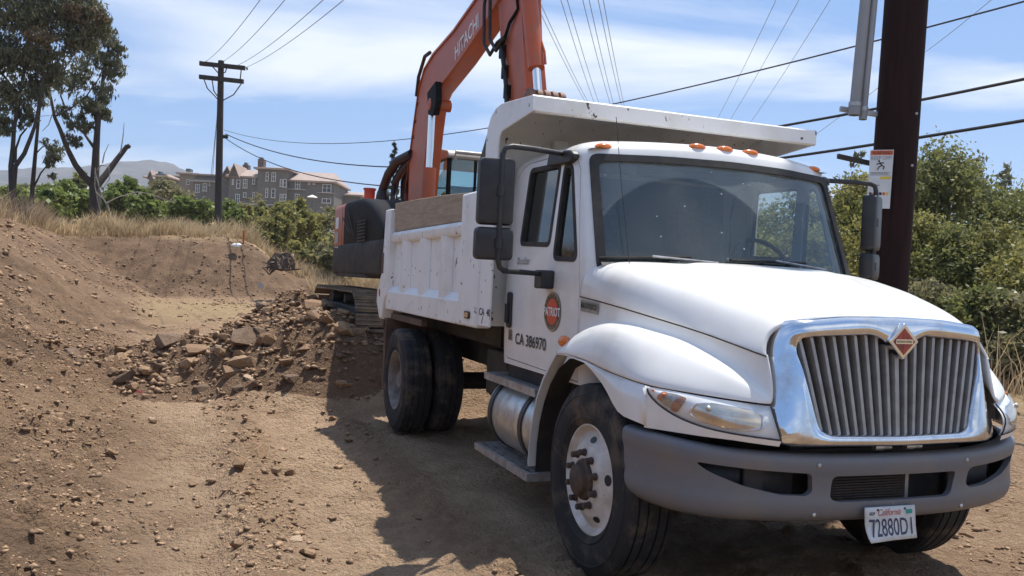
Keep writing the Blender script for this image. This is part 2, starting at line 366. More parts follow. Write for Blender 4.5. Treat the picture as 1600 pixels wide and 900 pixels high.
pmat('rock_pale', (0.47, 0.355, 0.245), (0.34, 0.24, 0.155), scale=8, rough=0.9, bump=0.5, bscale=25, spec=0.2)
pmat('clod', (0.37, 0.250, 0.160), (0.20, 0.127, 0.080), scale=22, rough=0.95, spec=0.1, lo=0.42, hi=0.60)

def gz_base(x, y):
    """large terrain: a flat working floor, a cut bank on the left and a far bank, land rising behind"""
    x = np.asarray(x, float); y = np.asarray(y, float)
    qx, qy = x - TO.x, y - TO.y
    s = -(qx * TF.x + qy * TF.y); t = -(qx * TL.x + qy * TL.y)
    toe = 3.75 + 0.012 * np.clip(s, 0, 60) + 0.7 * fbm(s, s * 0 + 3, 0.16, 2, 5)
    r = np.clip((t - toe) / 5.6, 0, 1); r = 0.55 * r + 0.45 * r * r * (3 - 2 * r)
    zs = 2.95 * r
    rim = 0.45 + 0.8 * sstep(-7, -2.6, t) + 1.65 * sstep(-2.6, 0.8, t) + 0.22 * fbm(s, t, 0.25, 2, 8)
    ze = rim * (0.35 * np.clip((s - 37) / 6, 0, 1) + 0.65 * sstep(38, 42.5, s))
    z = np.maximum(zs, ze)
    z = z + 0.07 * np.maximum(0, s - 45) * sstep(-30, -5, t) + 0.03 * np.maximum(0, s - 45) * (1 - sstep(-30, -5, t)) + 0.035 * np.maximum(0, t - 10.5)
    z = np.minimum(z, 30 + 0.01 * z)
    pl = sstep(5.5, 6.5, s) * (1 - sstep(12.2, 14, s)) * sstep(-3.6, -2.4, t) * (1 - sstep(1.6, 3.0, t))
    z = z + 0.5 * pl
    return z, s, t, toe
LANES = ((2.1, 0.42, 0.05), (3.3, 0.42, 0.045), (0.95, 0.36, 0.02))
def lane_at(s, t):
    r = 0
    for c, w, d in LANES: r = np.maximum(r, np.exp(-((t - c - 0.10 * np.sin(s * 0.35 + c)) / w) ** 4))
    return r * (1 - sstep(7.0, 9.0, s)) * sstep(-6, -2.5, s)
def gz(x, y):
    z, s, t, toe = gz_base(x, y); ln = lane_at(s, t)
    onroad = (1 - sstep(-0.6, 0.8, t - toe)) * sstep(-12, 2, t + 8) * (1 - sstep(34, 40, s))
    amp = 0.30 + 0.70 * (1 - onroad)
    z = z + amp * (0.16 * fbm(x, y, 0.55, 3, 21) + 0.13 * fbm(x, y, 1.9, 4, 31, 0.6)) + (0.40 + 0.60 * amp) * (0.050 * fbm(x, y, 6.0, 3, 41, 0.62) + 0.05 * np.abs(fbm(x, y, 3.2, 4, 47, 0.6)) + 0.16 * np.maximum(0, fbm(x, y, 8.5, 2, 51, 0.65) - 0.10 + 0.35 * fbm(x, y, 0.9, 2, 53)) ) * (1 - 0.6 * ln)
    # wheel ruts pressed along the working floor
    for c, w, d in LANES:
        cc = c + 0.10 * np.sin(s * 0.35 + c)
        band = np.exp(-((t - cc) / w) ** 4) * (1 - sstep(7.5, 10, s)) * sstep(-5, -1, s)
        wob = s + 0.35 * np.abs(t - cc)
        z = z - d * band + band * 0.019 * np.sin(2 * math.pi * wob / 0.155) * np.clip(0.7 + 1.6 * vnoise(s * 0.7, t * 1.2, 77), 0, 1.4)
    # loose ridge pushed up between the ruts
    z = z + 0.05 * np.exp(-((t - 2.72 - 0.1 * np.sin(s * 0.8)) / 0.20) ** 2) * (1 - sstep(6, 9, s)) * (0.9 + 1.8 * fbm(s, t, 2.6, 3, 55))
    return z
# rubble heap
def heap(x, y):
    h = 0.66 * np.exp(-(((x + 3.15) / np.where(x > -3.15, 0.68, 1.05)) ** 2 + ((y - 12.9) / 1.25) ** 2)) + 0.42 * np.exp(-(((x + 4.2) / 1.3) ** 2 + ((y - 11.9) / 0.95) ** 2)) \
        + 0.40 * np.exp(-(((x + 2.2) / 0.75) ** 2 + ((y - 11.3) / 0.8) ** 2)) + 0.36 * np.exp(-(((x + 3.3) / 1.35) ** 2 + ((y - 10.95) / 0.6) ** 2)) \
        + 0.26 * np.exp(-(((x + 5.3) / 1.0) ** 2 + ((y - 12.3) / 0.8) ** 2))
    return h
def heap_z(x, y):
    h = heap(x, y)
    return gz(x, y) - 0.06 + h + np.clip(h * 3, 0, 1) * (0.20 * fbm(x, y, 1.6, 3, 61) + 0.13 * fbm(x, y, 5.0, 3, 71))
def grow(a, b, st, g):
    o = []; v = a; s = st
    while v < b: v += s; s *= g; o.append(v)
    return o
xs = np.concatenate([np.arange(-9.5, -4.2, 0.06), np.arange(-4.2, 2.0, 0.03), np.arange(2.0, 6.0, 0.08)]); ys = np.concatenate([np.arange(1.6, 8.0, 0.03), np.arange(8.0, 16.0, 0.055)])
xs = np.concatenate([[xs[0] - v for v in grow(0, 1400, 0.08, 1.035)][::-1], xs, [xs[-1] + v for v in grow(0, 1400, 0.09, 1.07)]])
ys = np.concatenate([[ys[0] - v for v in grow(0, 300, 0.1, 1.2)][::-1], ys, [ys[-1] + v for v in (lambda g: g + [g[-1] + v for v in grow(0, 1450, 0.5, 1.05)])(grow(0, 34, 0.06, 1.013))]])
GX, GY = np.meshgrid(xs, ys); zz = gz(GX, GY)
nx, ny = len(xs), len(ys); idx = np.arange(nx * ny).reshape(ny, nx)
Fq = np.stack([idx[:-1, :-1], idx[:-1, 1:], idx[1:, 1:], idx[1:, :-1]], -1).reshape(-1, 4)
ground = npmesh('ground', np.stack([GX, GY, zz], -1).reshape(-1, 3), Fq, 'dirt', smooth=True)
tag(ground, 'bare brown excavated dirt with cut banks and wheel tracks', kind='structure')
zb, S_, T_, TOE = gz_base(GX, GY)
veg = np.clip(sstep(41.8, 44, S_) + sstep(5.0, 6.0, T_ - TOE + 0.7 * fbm(GX, GY, 0.5, 2, 3)) + sstep(7.0, 9.5, -T_) * 0.9 + 0.75 * sstep(17, 24, S_ + 3 * fbm(GX, GY, 0.3, 3, 12)) * (1 - sstep(34, 37.5, S_)) * sstep(-1.2, 0.2, TOE - T_), 0, 1)
moist = np.clip(0.95 * sstep(-0.9, 0.9, T_ - TOE + 1.2 * fbm(GX, GY, 0.45, 3, 14)) * np.clip(0.9 + 0.9 * fbm(GX, GY, 0.8, 4, 15), 0.6, 1) + 0.95 * sstep(36.8, 38.5, S_), 0, 1) * (1 - veg)
for nm, arr in (('veg', veg), ('moist', moist), ('lane', lane_at(S_, T_))):
    a_ = ground.data.attributes.new(nm, 'FLOAT', 'POINT'); a_.data.foreach_set('value', arr.ravel().astype(np.float32))

hx = np.arange(-6.8, -0.6, 0.05); hy = np.arange(9.4, 15.4, 0.05); HX, HY = np.meshgrid(hx, hy); HZ = heap_z(HX, HY)
ih = np.arange(len(hx) * len(hy)).reshape(len(hy), len(hx)); Fh = np.stack([ih[:-1, :-1], ih[:-1, 1:], ih[1:, 1:], ih[1:, :-1]], -1).reshape(-1, 4)
keep = (heap(HX, HY) > 0.03).ravel()[Fh].all(1)
pile = thing('rubble_heap', 'heap of dark brown soil and broken rock behind the truck', 'rubble heap', (0, 0, 0))
npmesh('soil', np.stack([HX, HY, HZ], -1).reshape(-1, 3), Fh[keep], 'pile_dirt', pile, smooth=True)

# rocks: angular hulls, ten shapes shared by all of them
def hull(seed, n=15, sq=(1, 0.8, 0.62)):
    r = random.Random(seed); b = bmesh.new()
    for _ in range(n):
        v = Vector((r.uniform(-1, 1), r.uniform(-1, 1), r.uniform(-1, 1)))
        v = v.normalized() * (0.55 * v.length ** 0.3 + 0.4) if v.length > 0.1 else v
        b.verts.new((v.x * sq[0], v.y * sq[1], v.z * sq[2]))
    res = bmesh.ops.convex_hull(b, input=b.verts)
    bmesh.ops.delete(b, geom=[v for v in b.verts if not v.link_faces], context='VERTS')
    me = bpy.data.meshes.new('rock'); b.to_mesh(me); b.free(); return me
ROCKS = {}
for mi, mn in enumerate(('rock_tan', 'rock_brown', 'rock_pale', 'rock_dark')):
    ROCKS[mn] = []
    for k in range(8):
        me = hull(100 * mi + k, 16 + k % 5, (1, rnd.uniform(0.65, 0.95), rnd.uniform(0.45, 0.75))); me.materials.append(MATS[mn]); ROCKS[mn].append(me)
def rock(parent, x, y, z, r, mn):
    o = bpy.data.objects.new('rock', rnd.choice(ROCKS[mn])); COL.objects.link(o); o.parent = parent
    o.location = (x, y, z); k = r * 1.05
    o.scale = (k * rnd.uniform(0.85, 1.2), k * rnd.uniform(0.85, 1.15), k * rnd.uniform(0.8, 1.1))
    o.rotation_euler = (rnd.uniform(-0.5, 0.5), rnd.uniform(-0.5, 0.5), rnd.uniform(0, 6.28)); return o
nrk = 0
big = [(-2.05, 10.75, 0.24, 'rock_tan'), (-4.6, 11.75, 0.22, 'rock_dark'), (-3.35, 10.95, 0.24, 'rock_dark'), (-1.95, 11.6, 0.27, 'rock_brown'), (-3.25, 10.55, 0.20, 'rock_tan'), (-4.0, 11.1, 0.19, 'rock_brown'), (-2.75, 12.0, 0.26, 'rock_brown')]
for (x, y, r, mn) in big: rock(pile, x, y, float(heap_z(np.array(x), np.array(y))) + r * 0.18, r, mn); nrk += 1
while nrk < 300:
    x, y = rnd.uniform(-6.6, -0.9), rnd.uniform(9.7, 14.4); h = float(heap(np.array(x), np.array(y)))
    if h < 0.06 or rnd.random() > 0.25 + h * 1.1 + (0.5 if y < 11.6 else 0): continue
    r = 0.035 + 0.13 * rnd.random() ** 2.2
    rock(pile, x, y, float(heap_z(np.array(x), np.array(y))) + r * rnd.uniform(-0.25, 0.3), r, rnd.choice(['rock_tan', 'rock_brown', 'rock_brown', 'rock_dark', 'rock_dark', 'rock_brown', 'rock_tan', 'rock_pale'])); nrk += 1
# stones lying on the floor and bank
def on_ground(px, py, z0=0.0):
    d = ray(px, py); k = (z0 - CAMH) / d.z; p = CAMP + d * k
    for _ in range(12):
        z = float(gz(np.array(p.x), np.array(p.y))); k = (z - CAMH) / d.z if abs(d.z) > 1e-6 else k
        p = CAMP + d * (0.5 * ((p - CAMP).length / d.length) + 0.5 * k) if k > 0 else p
    return p
for (px, py, r, mn) in [(405, 712, 0.105, 'rock_tan'), (372, 735, 0.10, 'rock_brown'), (483, 868, 0.07, 'rock_tan'), (376, 494, 0.16, 'rock_brown'), (174, 548, 0.13, 'rock_tan'), (35, 610, 0.07, 'rock_pale'), (430, 738, 0.05, 'rock_tan'),
                        (395, 760, 0.045, 'rock_tan'), (452, 742, 0.055, 'rock_brown'), (380, 690, 0.05, 'rock_tan'), (545, 690, 0.05, 'rock_brown'), (520, 655, 0.05, 'rock_tan'), (462, 610, 0.06, 'rock_tan'), (300, 612, 0.06, 'rock_brown')]:
    p = on_ground(px, py); rock(ground, p.x, p.y, float(gz(np.array(p.x), np.array(p.y))) + r * 0.25, r, mn)
n = 0
while n < 280:
    x, y = rnd.uniform(-9.2, 3.5), rnd.uniform(3.0, 15)
    lx, ly = w2loc(x, y)
    if -6.2 < lx < 1.6 and -1.5 < ly < 1.5 or heap(x, y) > 0.12: continue
    slope = ly < -3.6; ridge = abs(-ly - 2.72) < 0.28 and lx > -6.5
    if rnd.random() > (0.55 if slope else (0.95 if ridge else 0.05)): continue
    r = 0.018 + 0.060 * rnd.random() ** 3
    rock(ground, x, y, float(gz(np.array(x), np.array(y))) + r * 0.15, r, rnd.choice(['rock_tan', 'rock_tan', 'rock_brown', 'rock_pale'])); n += 1
# clods and pebbles too many to count
def clods(name, P, R, mat, parent=None, small=False):
    n = len(P); base = np.array([(1, 0, 0), (-1, 0, 0), (0, 1, 0), (0, -1, 0), (0, 0, 0.8), (0, 0, -0.6), ], float)
    base = np.concatenate([base, np.array([(0.62, 0.62, 0.3), (-0.62, 0.6, 0.35), (-0.6, -0.62, 0.3), (0.6, -0.6, 0.35)])])
    f = np.array([(4, 6, 0), (4, 2, 6), (4, 7, 2), (4, 1, 7), (4, 8, 1), (4, 3, 8), (4, 9, 3), (4, 0, 9), (0, 6, 5), (6, 2, 5), (2, 7, 5), (7, 1, 5), (1, 8, 5), (8, 3, 5), (3, 9, 5), (9, 0, 5)])
    if small: base = base[:5]; f = np.array([(4, 2, 0), (4, 1, 2), (4, 3, 1), (4, 0, 3)])
    nb = len(base); V = base[None] * NR.uniform(0.35, 1.3, (n, nb, 1)) + NR.uniform(-0.22, 0.22, (n, nb, 3)); th = NR.uniform(0, 6.28, n); c, s = np.cos(th), np.sin(th)
    V = np.stack([V[..., 0] * c[:, None] - V[..., 1] * s[:, None] * 0.8, V[..., 0] * s[:, None] + V[..., 1] * c[:, None] * 0.8, V[..., 2] * NR.uniform(0.5, 0.95, n)[:, None]], -1)
    V = V * R[:, None, None] + P[:, None, :]; F = (f[None] + nb * np.arange(n)[:, None, None]).reshape(-1, 3)
    o = npmesh(name, V.reshape(-1, 3), F, mat, parent); return o
m_ = 420000; X = NR.uniform(-10, 4.5, m_); Y = NR.uniform(2.2, 16.5, m_)
_, s__, t__, toe__ = gz_base(X, Y); nzv = fbm(X, Y, 0.7, 3, 91)
pr_ = np.where(t__ > toe__ - 0.4, 0.34, 0.05 + 0.5 * np.exp(-((t__ - 2.72) / 0.32) ** 2)) + nzv * 0.7 + 0.8 * fbm(X, Y, 2.2, 3, 95)
ok = (NR.random(m_) < pr_ * (1 - 0.75 * lane_at(s__, t__))) & ~((s__ > -1.5) & (s__ < 6) & (np.abs(t__) < 1.3)); X, Y = X[ok], Y[ok]
R_ = 0.0035 + 0.010 * NR.random(len(X)) ** 2 + 0.036 * NR.random(len(X)) ** 14; PZ = np.stack([X, Y, gz(X, Y) + R_ * 0.1], -1); bg_ = R_ > 0.013
tag(clods('clods', PZ[bg_], R_[bg_], 'clod'), 'loose soil clods scattered over the near dirt', kind='stuff')
tag(clods('pebbles', PZ[~bg_], R_[~bg_], 'clod', None, True), 'fine crumbs of soil scattered over the near dirt', kind='stuff')
m_ = 16000; X = NR.uniform(-6.6, -0.8, m_); Y = NR.uniform(9.6, 14.8, m_); hh = heap(X, Y); ok = NR.random(m_) < np.clip(hh * 3, 0, 0.9); X, Y = X[ok], Y[ok]
R_ = 0.008 + 0.062 * NR.random(len(X)) ** 3.2
tag(clods('small_stones', np.stack([X, Y, heap_z(X, Y) + R_ * 0.15], -1), R_, 'clod', pile), kind='stuff')
m_ = 60000; s_ = NR.uniform(6, 44, m_); t_ = NR.uniform(-6, 10, m_); X = TO.x - TF.x * s_ - TL.x * t_; Y = TO.y - TF.y * s_ - TL.y * t_
_, s__, t__, toe__ = gz_base(X, Y); bank = ((t__ > toe__) & (t__ < toe__ + 5.6)) | ((s__ > 37.5) & (s__ < 43))
ok = (NR.random(m_) < np.where(bank, 0.32, 0.035) + 0.7 * fbm(X, Y, 0.6, 3, 97)) & (Y > 12); X, Y = X[ok], Y[ok]; R_ = 0.014 + 0.10 * NR.random(len(X)) ** 5
tag(clods('clods', np.stack([X, Y, gz(X, Y) + R_ * 0.1], -1), R_, 'clod'), 'loose clods on the far floor and cut banks', kind='stuff')

# ------------------------------------------------------------------ dump truck (x forward from the front axle, y to its left, z up)
pmat('white_paint', (0.80, 0.785, 0.75), (0.68, 0.65, 0.60), scale=2.2, rough=0.3, coat=0.35, lo=0.48, hi=0.75, c3=(0.56, 0.51, 0.44), s3=1.3, lo3=0.54, hi3=0.86, rough2=0.42)
pmat('bed_paint', (0.80, 0.795, 0.77), (0.66, 0.63, 0.57), scale=3.0, rough=0.42, lo=0.48, hi=0.75, c3=(0.10, 0.06, 0.04), s3=17.0, lo3=0.645, hi3=0.67, stretch=(1, 1, 0.7), rough2=0.6)
pmat('chrome', (0.74, 0.76, 0.79), (0.55, 0.55, 0.55), scale=7, rough=0.11, metal=1.0, rough2=0.3, lo=0.48, hi=0.75)
pmat('grille_grey', (0.40, 0.39, 0.37), (0.32, 0.30, 0.28), scale=12, rough=0.38, metal=0.4)
pmat('black_plastic', (0.022, 0.022, 0.024), (0.035, 0.034, 0.034), scale=8, rough=0.5)
pmat('black_frame', (0.016, 0.015, 0.015), (0.045, 0.036, 0.028), scale=4, rough=0.75)
pmat('rubber', (0.030, 0.029, 0.028), (0.075, 0.062, 0.050), scale=5, rough=0.82, lo=0.45, hi=0.75, bump=0.15, bscale=120)
pmat('tyre', (0.019, 0.0185, 0.0185), (0.150, 0.112, 0.078), scale=5.5, rough=0.85, lo=0.50, hi=0.74, bump=0.2, bscale=90)
pmat('bumper_grey', (0.150, 0.151, 0.163), (0.185, 0.168, 0.152), scale=3.5, rough=0.5, lo=0.48, hi=0.75, c3=(0.26, 0.24, 0.22), s3=28, lo3=0.68, hi3=0.74, bump=0.06, bscale=300, bdist=0.004)
pmat('wheel_white', (0.72, 0.70, 0.66), (0.50, 0.45, 0.38), scale=6, rough=0.5, c3=(0.20, 0.12, 0.07), s3=9, lo3=0.62, hi3=0.72)
pmat('hub_rust', (0.055, 0.040, 0.032), (0.10, 0.065, 0.045), scale=20, rough=0.8)
pmat('rear_rim', (0.24, 0.22, 0.20), (0.14, 0.11, 0.09), scale=9, rough=0.7)
pmat('aluminium', (0.62, 0.62, 0.60), (0.46, 0.44, 0.41), scale=9, rough=0.36, metal=0.85, rough2=0.55)
pmat('step_metal', (0.46, 0.46, 0.47), (0.30, 0.28, 0.26), scale=12, rough=0.5, metal=0.6)
pmat('amber', (0.75, 0.19, 0.015), (0.60, 0.13, 0.01), scale=20, rough=0.18, coat=0.5)
pmat('lamp_shell', (0.80, 0.81, 0.82), (0.72, 0.72, 0.71), scale=8, rough=0.3, metal=0.0)
pmat('lamp_reflector', (0.78, 0.67, 0.53), (0.60, 0.50, 0.38), scale=9, rough=0.2, metal=0.85)
pmat('lamp_amber', (0.30, 0.12, 0.07), (0.42, 0.22, 0.13), scale=25, rough=0.3)
pmat('lamp_grey', (0.42, 0.41, 0.40), (0.30, 0.29, 0.28), scale=25, rough=0.25, metal=0.5)
pmat('interior_dark', (0.10, 0.12, 0.14), (0.12, 0.13, 0.15), scale=6, rough=0.8)
pmat('dash_grey', (0.30, 0.32, 0.31), (0.24, 0.25, 0.25), scale=6, rough=0.7)
pmat('mud_rust', (0.135, 0.075, 0.048), (0.075, 0.045, 0.032), scale=7, rough=0.85)
pmat('plank', (0.40, 0.30, 0.205), (0.31, 0.225, 0.15), scale=3, rough=0.85, stretch=(1.2, 8, 14), bump=0.3, bscale=14, c3=(0.21, 0.15, 0.10), s3=5, lo3=0.6, hi3=0.72)
pmat('plate_white', (0.62, 0.62, 0.60), (0.52, 0.51, 0.48), scale=12, rough=0.4)
pmat('ink_black', (0.02, 0.02, 0.022), rough=0.5)
pmat('ink_navy', (0.03, 0.035, 0.08), rough=0.5)
pmat('ink_red', (0.45, 0.05, 0.035), rough=0.5)
pmat('sticker_green', (0.02, 0.30, 0.24), rough=0.5)
pmat('logo_red', (0.62, 0.075, 0.03), rough=0.4)
pmat('logo_gold', (0.42, 0.34, 0.22), rough=0.4)
pmat('logo_dark', (0.045, 0.042, 0.035), rough=0.4)
pmat('decal_white', (0.78, 0.77, 0.74), rough=0.4)
pmat('badge_grey', (0.36, 0.34, 0.31), (0.25, 0.24, 0.22), scale=20, rough=0.45, metal=0.4)
pmat('emblem_red', (0.42, 0.07, 0.04), (0.24, 0.05, 0.035), scale=20, rough=0.35)
pmat('seat_fabric', (0.06, 0.065, 0.075), (0.09, 0.09, 0.10), scale=20, rough=0.9)
glass_mat('windshield_glass', (0.60, 0.68, 0.67), gloss=0.04, dust=0.30, dustcol=(0.42, 0.47, 0.46), arcs=[(-0.33, 1.62, 0, 0.66), (0.52, 1.60, 0, 0.60)], specks=True)
glass_mat('side_glass', (0.20, 0.22, 0.22), gloss=0.06, dust=0.02)
glass_mat('open_glass', (0.82, 0.86, 0.85), gloss=0.0, dust=0.0, ior=1.2)
glass_mat('lens_glass', (0.97, 0.97, 0.97), gloss=0.0, dust=0.10, dustcol=(0.75, 0.75, 0.74), ior=1.18)
glass_mat('mirror_glass', (0.5, 0.5, 0.5), gloss=0.7)

Mt = Matrix(((TF.x, TL.x, 0, TO.x), (TF.y, TL.y, 0, TO.y), (0, 0, 1, -0.012), (0, 0, 0, 1)))
truck = thing('dump_truck', 'white dump truck with chrome grille parked on bare dirt', 'dump truck', mat=Mt)
T = truck
WB = 4.38
def lerp(a, b, t): return a + (b - a) * t
# ---- cab shell
def cabp(z, d=0.0):
    k = min(max((z - 1.70) / 0.70, 0), 1); h = min(max((z - 1.5) / 0.9, 0), 1)
    hw = lerp(1.0, 0.955, h) - d; xc = lerp(-0.16, -0.45, k) - d; xk = lerp(-0.40, -0.66, k) - d; xr = -1.86 + d
    if z < 1.5: hw -= 0.015 * ((1.5 - z) / 0.5) ** 2
    return hw, xc, xk, xr
def bez(a, b, c, n):
    return [((1 - t) ** 2 * a[0] + 2 * t * (1 - t) * b[0] + t * t * c[0], (1 - t) ** 2 * a[1] + 2 * t * (1 - t) * b[1] + t * t * c[1]) for t in [i / n for i in range(1, n)]]
def cab_ring(z, d=0.0):
    hw, xc, xk, xr = cabp(z, d); h = []
    for i in range(9):
        y = hw * 0.92 * i / 8; h.append((xc - (xc - xk) * (y / hw) ** 2, y))
    a = h[-1]; c = (xk - 0.10, hw)
    h += bez(a, (xk - 0.02, hw), c, 5) + [c]
    xm = xr + 0.13
    h += [(lerp(c[0], xm, i / 6), hw) for i in range(1, 7)]
    h += bez((xm, hw), (xr, hw), (xr, hw - 0.13), 5) + [(xr, hw - 0.13)]
    h += [(xr, (hw - 0.13) * (1 - i / 4)) for i in range(1, 5)]
    return [(x, y, z) for x, y in h] + [(x, -y, z) for x, y in h[1:-1]][::-1]
rings = [cab_ring(z) for z in (0.98, 1.1, 1.25, 1.4, 1.55, 1.7, 1.85, 2.0, 2.15, 2.3, 2.38)]
for z, d in ((2.425, 0.012), (2.46, 0.04), (2.485, 0.085), (2.50, 0.14), (2.515, 0.23), (2.528, 0.36), (2.535, 0.52)): rings.append(cab_ring(2.38, d)); rings[-1] = [(x, y, z + 0.018 * (1 - (y / 0.95) ** 2)) for x, y, _ in rings[-1]]
mb = MB(); mb.loft(rings, True, False, True)
shell = mb.build('cab', 'white_paint', T, smooth=0, solid=0.03); bake(shell)
door_poly = [(-0.475, 1.0), (-0.485, 1.55), (-0.52, 1.75), (-0.66, 2.30), (-0.715, 2.385), (-0.80, 2.42), (-1.50, 2.425), (-1.62, 2.40), (-1.72, 2.32), (-1.765, 2.15), (-1.79, 1.5), (-1.79, 1.16), (-1.765, 1.07), (-1.70, 1.025)]
def grow_poly(p, d):
    cx = sum(a for a, _ in p) / len(p); cz = sum(b for _, b in p) / len(p); o = []
    n = len(p)
    for i in range(n):
        a, b, c = p[i - 1], p[i], p[(i + 1) % n]
        e1 = Vector((b[0] - a[0], b[1] - a[1])).normalized(); e2 = Vector((c[0] - b[0], c[1] - b[1])).normalized()
        nrm = Vector((e1.y + e2.y, -e1.x - e2.x)).normalized()
        if nrm.dot(Vector((b[0] - cx, b[1] - cz))) < 0: nrm = -nrm
        o.append((b[0] + nrm.x * d, b[1] + nrm.y * d))
    return o
def rpoly(p, r, n=4):
    """round the corners of a polygon"""
    o = []; m = len(p)
    for i in range(m):
        a, b, c = Vector(p[i - 1]), Vector(p[i]), Vector(p[(i + 1) % m]); rr = min(r, (a - b).length * 0.45, (c - b).length * 0.45)
        s = b + (a - b).normalized() * rr; e = b + (c - b).normalized() * rr
        o += [tuple(s)] + bez(tuple(s), tuple(b), tuple(e), n) + [tuple(e)]
    return o
win1 = rpoly([(-1.46, 2.375), (-0.935, 2.36), (-1.005, 1.83), (-1.535, 1.85)], 0.05)
win2 = rpoly([(-0.865, 2.35), (-0.745, 2.335), (-0.555, 1.73), (-0.915, 1.74)], 0.06)
def ycab(z): return cabp(z)[0]
def cutter(poly, a0, a1, axis): o = MB().prism(poly, a0, a1, axis).build('cutter', None, T, smooth=0); return o
doors = []
for sgn in (-1, 1):
    d = bpy.data.objects.new('door', shell.data.copy()); COL.objects.link(d); d.parent = T; doors.append((sgn, d))
for sgn, d in doors:
    y0, y1 = (-1.3, -0.75) if sgn < 0 else (0.75, 1.3)
    cut(d, [cutter(door_poly, y0, y1, 'y')], 'INTERSECT')
    cut(d, [cutter(win1, y0, y1, 'y'), cutter(win2, y0, y1, 'y')]); resharp(d)
cuts = []
for y0, y1 in ((-1.3, -0.72), (0.72, 1.3)): cuts.append(cutter(grow_poly(door_poly, 0.007), y0, y1, 'y'))
ws = []
for i in range(17): ws.append((lerp(-0.905, 0.905, i / 16), 1.66))
for i in range(17): ws.append((lerp(0.868, -0.868, i / 16), 2.372))
ws = rpoly([(-0.905, 1.68), (0.905, 1.68), (0.868, 2.372), (-0.868, 2.372)], 0.05)
cuts.append(cutter(ws, -0.9, 0.2, 'x'))
cut(shell, cuts); resharp(shell)
# door seam liner (dark gap behind the door edge), pillar liner
mb = MB()
for sgn in (-1, 1):
    o = grow_poly(door_poly, 0.02); i_ = grow_poly(door_poly, -0.012); n_ = len(o)
    mb.add([(p[0], sgn * (ycab(p[1]) - 0.036), p[1]) for p in o] + [(p[0], sgn * (ycab(p[1]) - 0.036), p[1]) for p in i_], [(k, (k + 1) % n_, n_ + (k + 1) % n_, n_ + k) for k in range(n_)])
mb.build('door_seal', 'black_plastic', T, recalc=False)
# windshield and gasket on the same curved surface
def Xw(y, z):
    hw, xc, xk, _ = cabp(z); return xc - (xc - xk) * (y / hw) ** 2
mb = MB(); nu, nv = 24, 10; vv = []
for j in range(nv + 1):
    z = lerp(1.66, 2.385, j / nv); w = lerp(0.915, 0.878, j / nv)
    for i in range(nu + 1):
        y = lerp(-w, w, i / nu); vv.append((Xw(y, z) - 0.010, y, z))
mb.add(vv, [(j * (nu + 1) + i, j * (nu + 1) + i + 1, (j + 1) * (nu + 1) + i + 1, (j + 1) * (nu + 1) + i) for j in range(nv) for i in range(nu)])
mb.build('windshield', 'windshield_glass', T)
mb = MB(); o = []; i_ = []
outer = rpoly([(-0.945, 1.66), (-0.3, 1.66), (0.3, 1.66), (0.945, 1.66), (0.905, 2.40), (0.45, 2.405), (0, 2.407), (-0.45, 2.405), (-0.905, 2.40)], 0.06, 5)
inner = rpoly([(-0.890, 1.70), (-0.3, 1.70), (0.3, 1.70), (0.890, 1.70), (0.857, 2.355), (0.45, 2.362), (0, 2.364), (-0.45, 2.362), (-0.857, 2.355)], 0.05, 5)
nn = len(outer); v = []
for poly, off in ((outer, 0.003), (outer, 0.012), (inner, 0.012), (inner, -0.02)): v += [(Xw(p[0], p[1]) + off, p[0], p[1]) for p in poly]
mb.add(v, [(r * nn + k, r * nn + (k + 1) % nn, (r + 1) * nn + (k + 1) % nn, (r + 1) * nn + k) for r in range(3) for k in range(nn)])
mb.build('windshield_gasket', 'rubber', T, recalc=False)
# door glass, trim, handle, badges
for sgn, d in doors:
    for w in (win1, win2):
        g = grow_poly(w, 0.006); gl = MB().add([(p[0], sgn * (ycab(p[1]) - 0.018), p[1]) for p in g], [tuple(range(len(g)))]).build('window_pane', 'side_glass' if sgn < 0 else 'open_glass', d, smooth=0)
        o = grow_poly(w, 0.012); i_ = grow_poly(w, -0.02); n_ = len(o); v = []
        for poly, off in ((o, -0.004), (o, 0.005), (i_, 0.005), (i_, -0.02)): v += [(p[0], sgn * (ycab(p[1]) + off), p[1]) for p in poly]
        MB().add(v, [(r * n_ + k, r * n_ + (k + 1) % n_, (r + 1) * n_ + (k + 1) % n_, (r + 1) * n_ + k) for r in range(3) for k in range(n_)]).build('window_seal', 'rubber', d, recalc=False)
    yo = sgn * (ycab(1.4) + 0.001)
    ha = MB().prism(rpoly([(-1.675, 1.245), (-1.595, 1.245), (-1.595, 1.505), (-1.675, 1.505)], 0.03), min(yo, yo + sgn * 0.018), max(yo, yo + sgn * 0.018), 'y')
    ha.box(-1.655, -1.615, min(yo + sgn * 0.016, yo + sgn * 0.04), max(yo + sgn * 0.016, yo + sgn * 0.04), 1.28, 1.42)
    ha.build('door_handle', 'black_plastic', d, bevel=0.006)
dr = doors[0][1]; YD = -(1.0 - 0.006)
def dfr(x, z, off=0.004): return frame((x, -ycab(z) - off, z), (1, 0, 0), (0, 0, 1))
text('registration_lettering', 'CA 386970', 'ink_black', dr, dfr(-1.235, 1.178), width=0.56, height=0.082, bold=0.012)
MB().box(-1.665, -1.585, -ycab(1.18) - 0.003, -ycab(1.18), 1.155, 1.235).build('number_tag', 'badge_grey', dr)
text('number_lettering', '26', 'ink_black', dr, dfr(-1.625, 1.195, 0.0045), width=0.062, height=0.06)
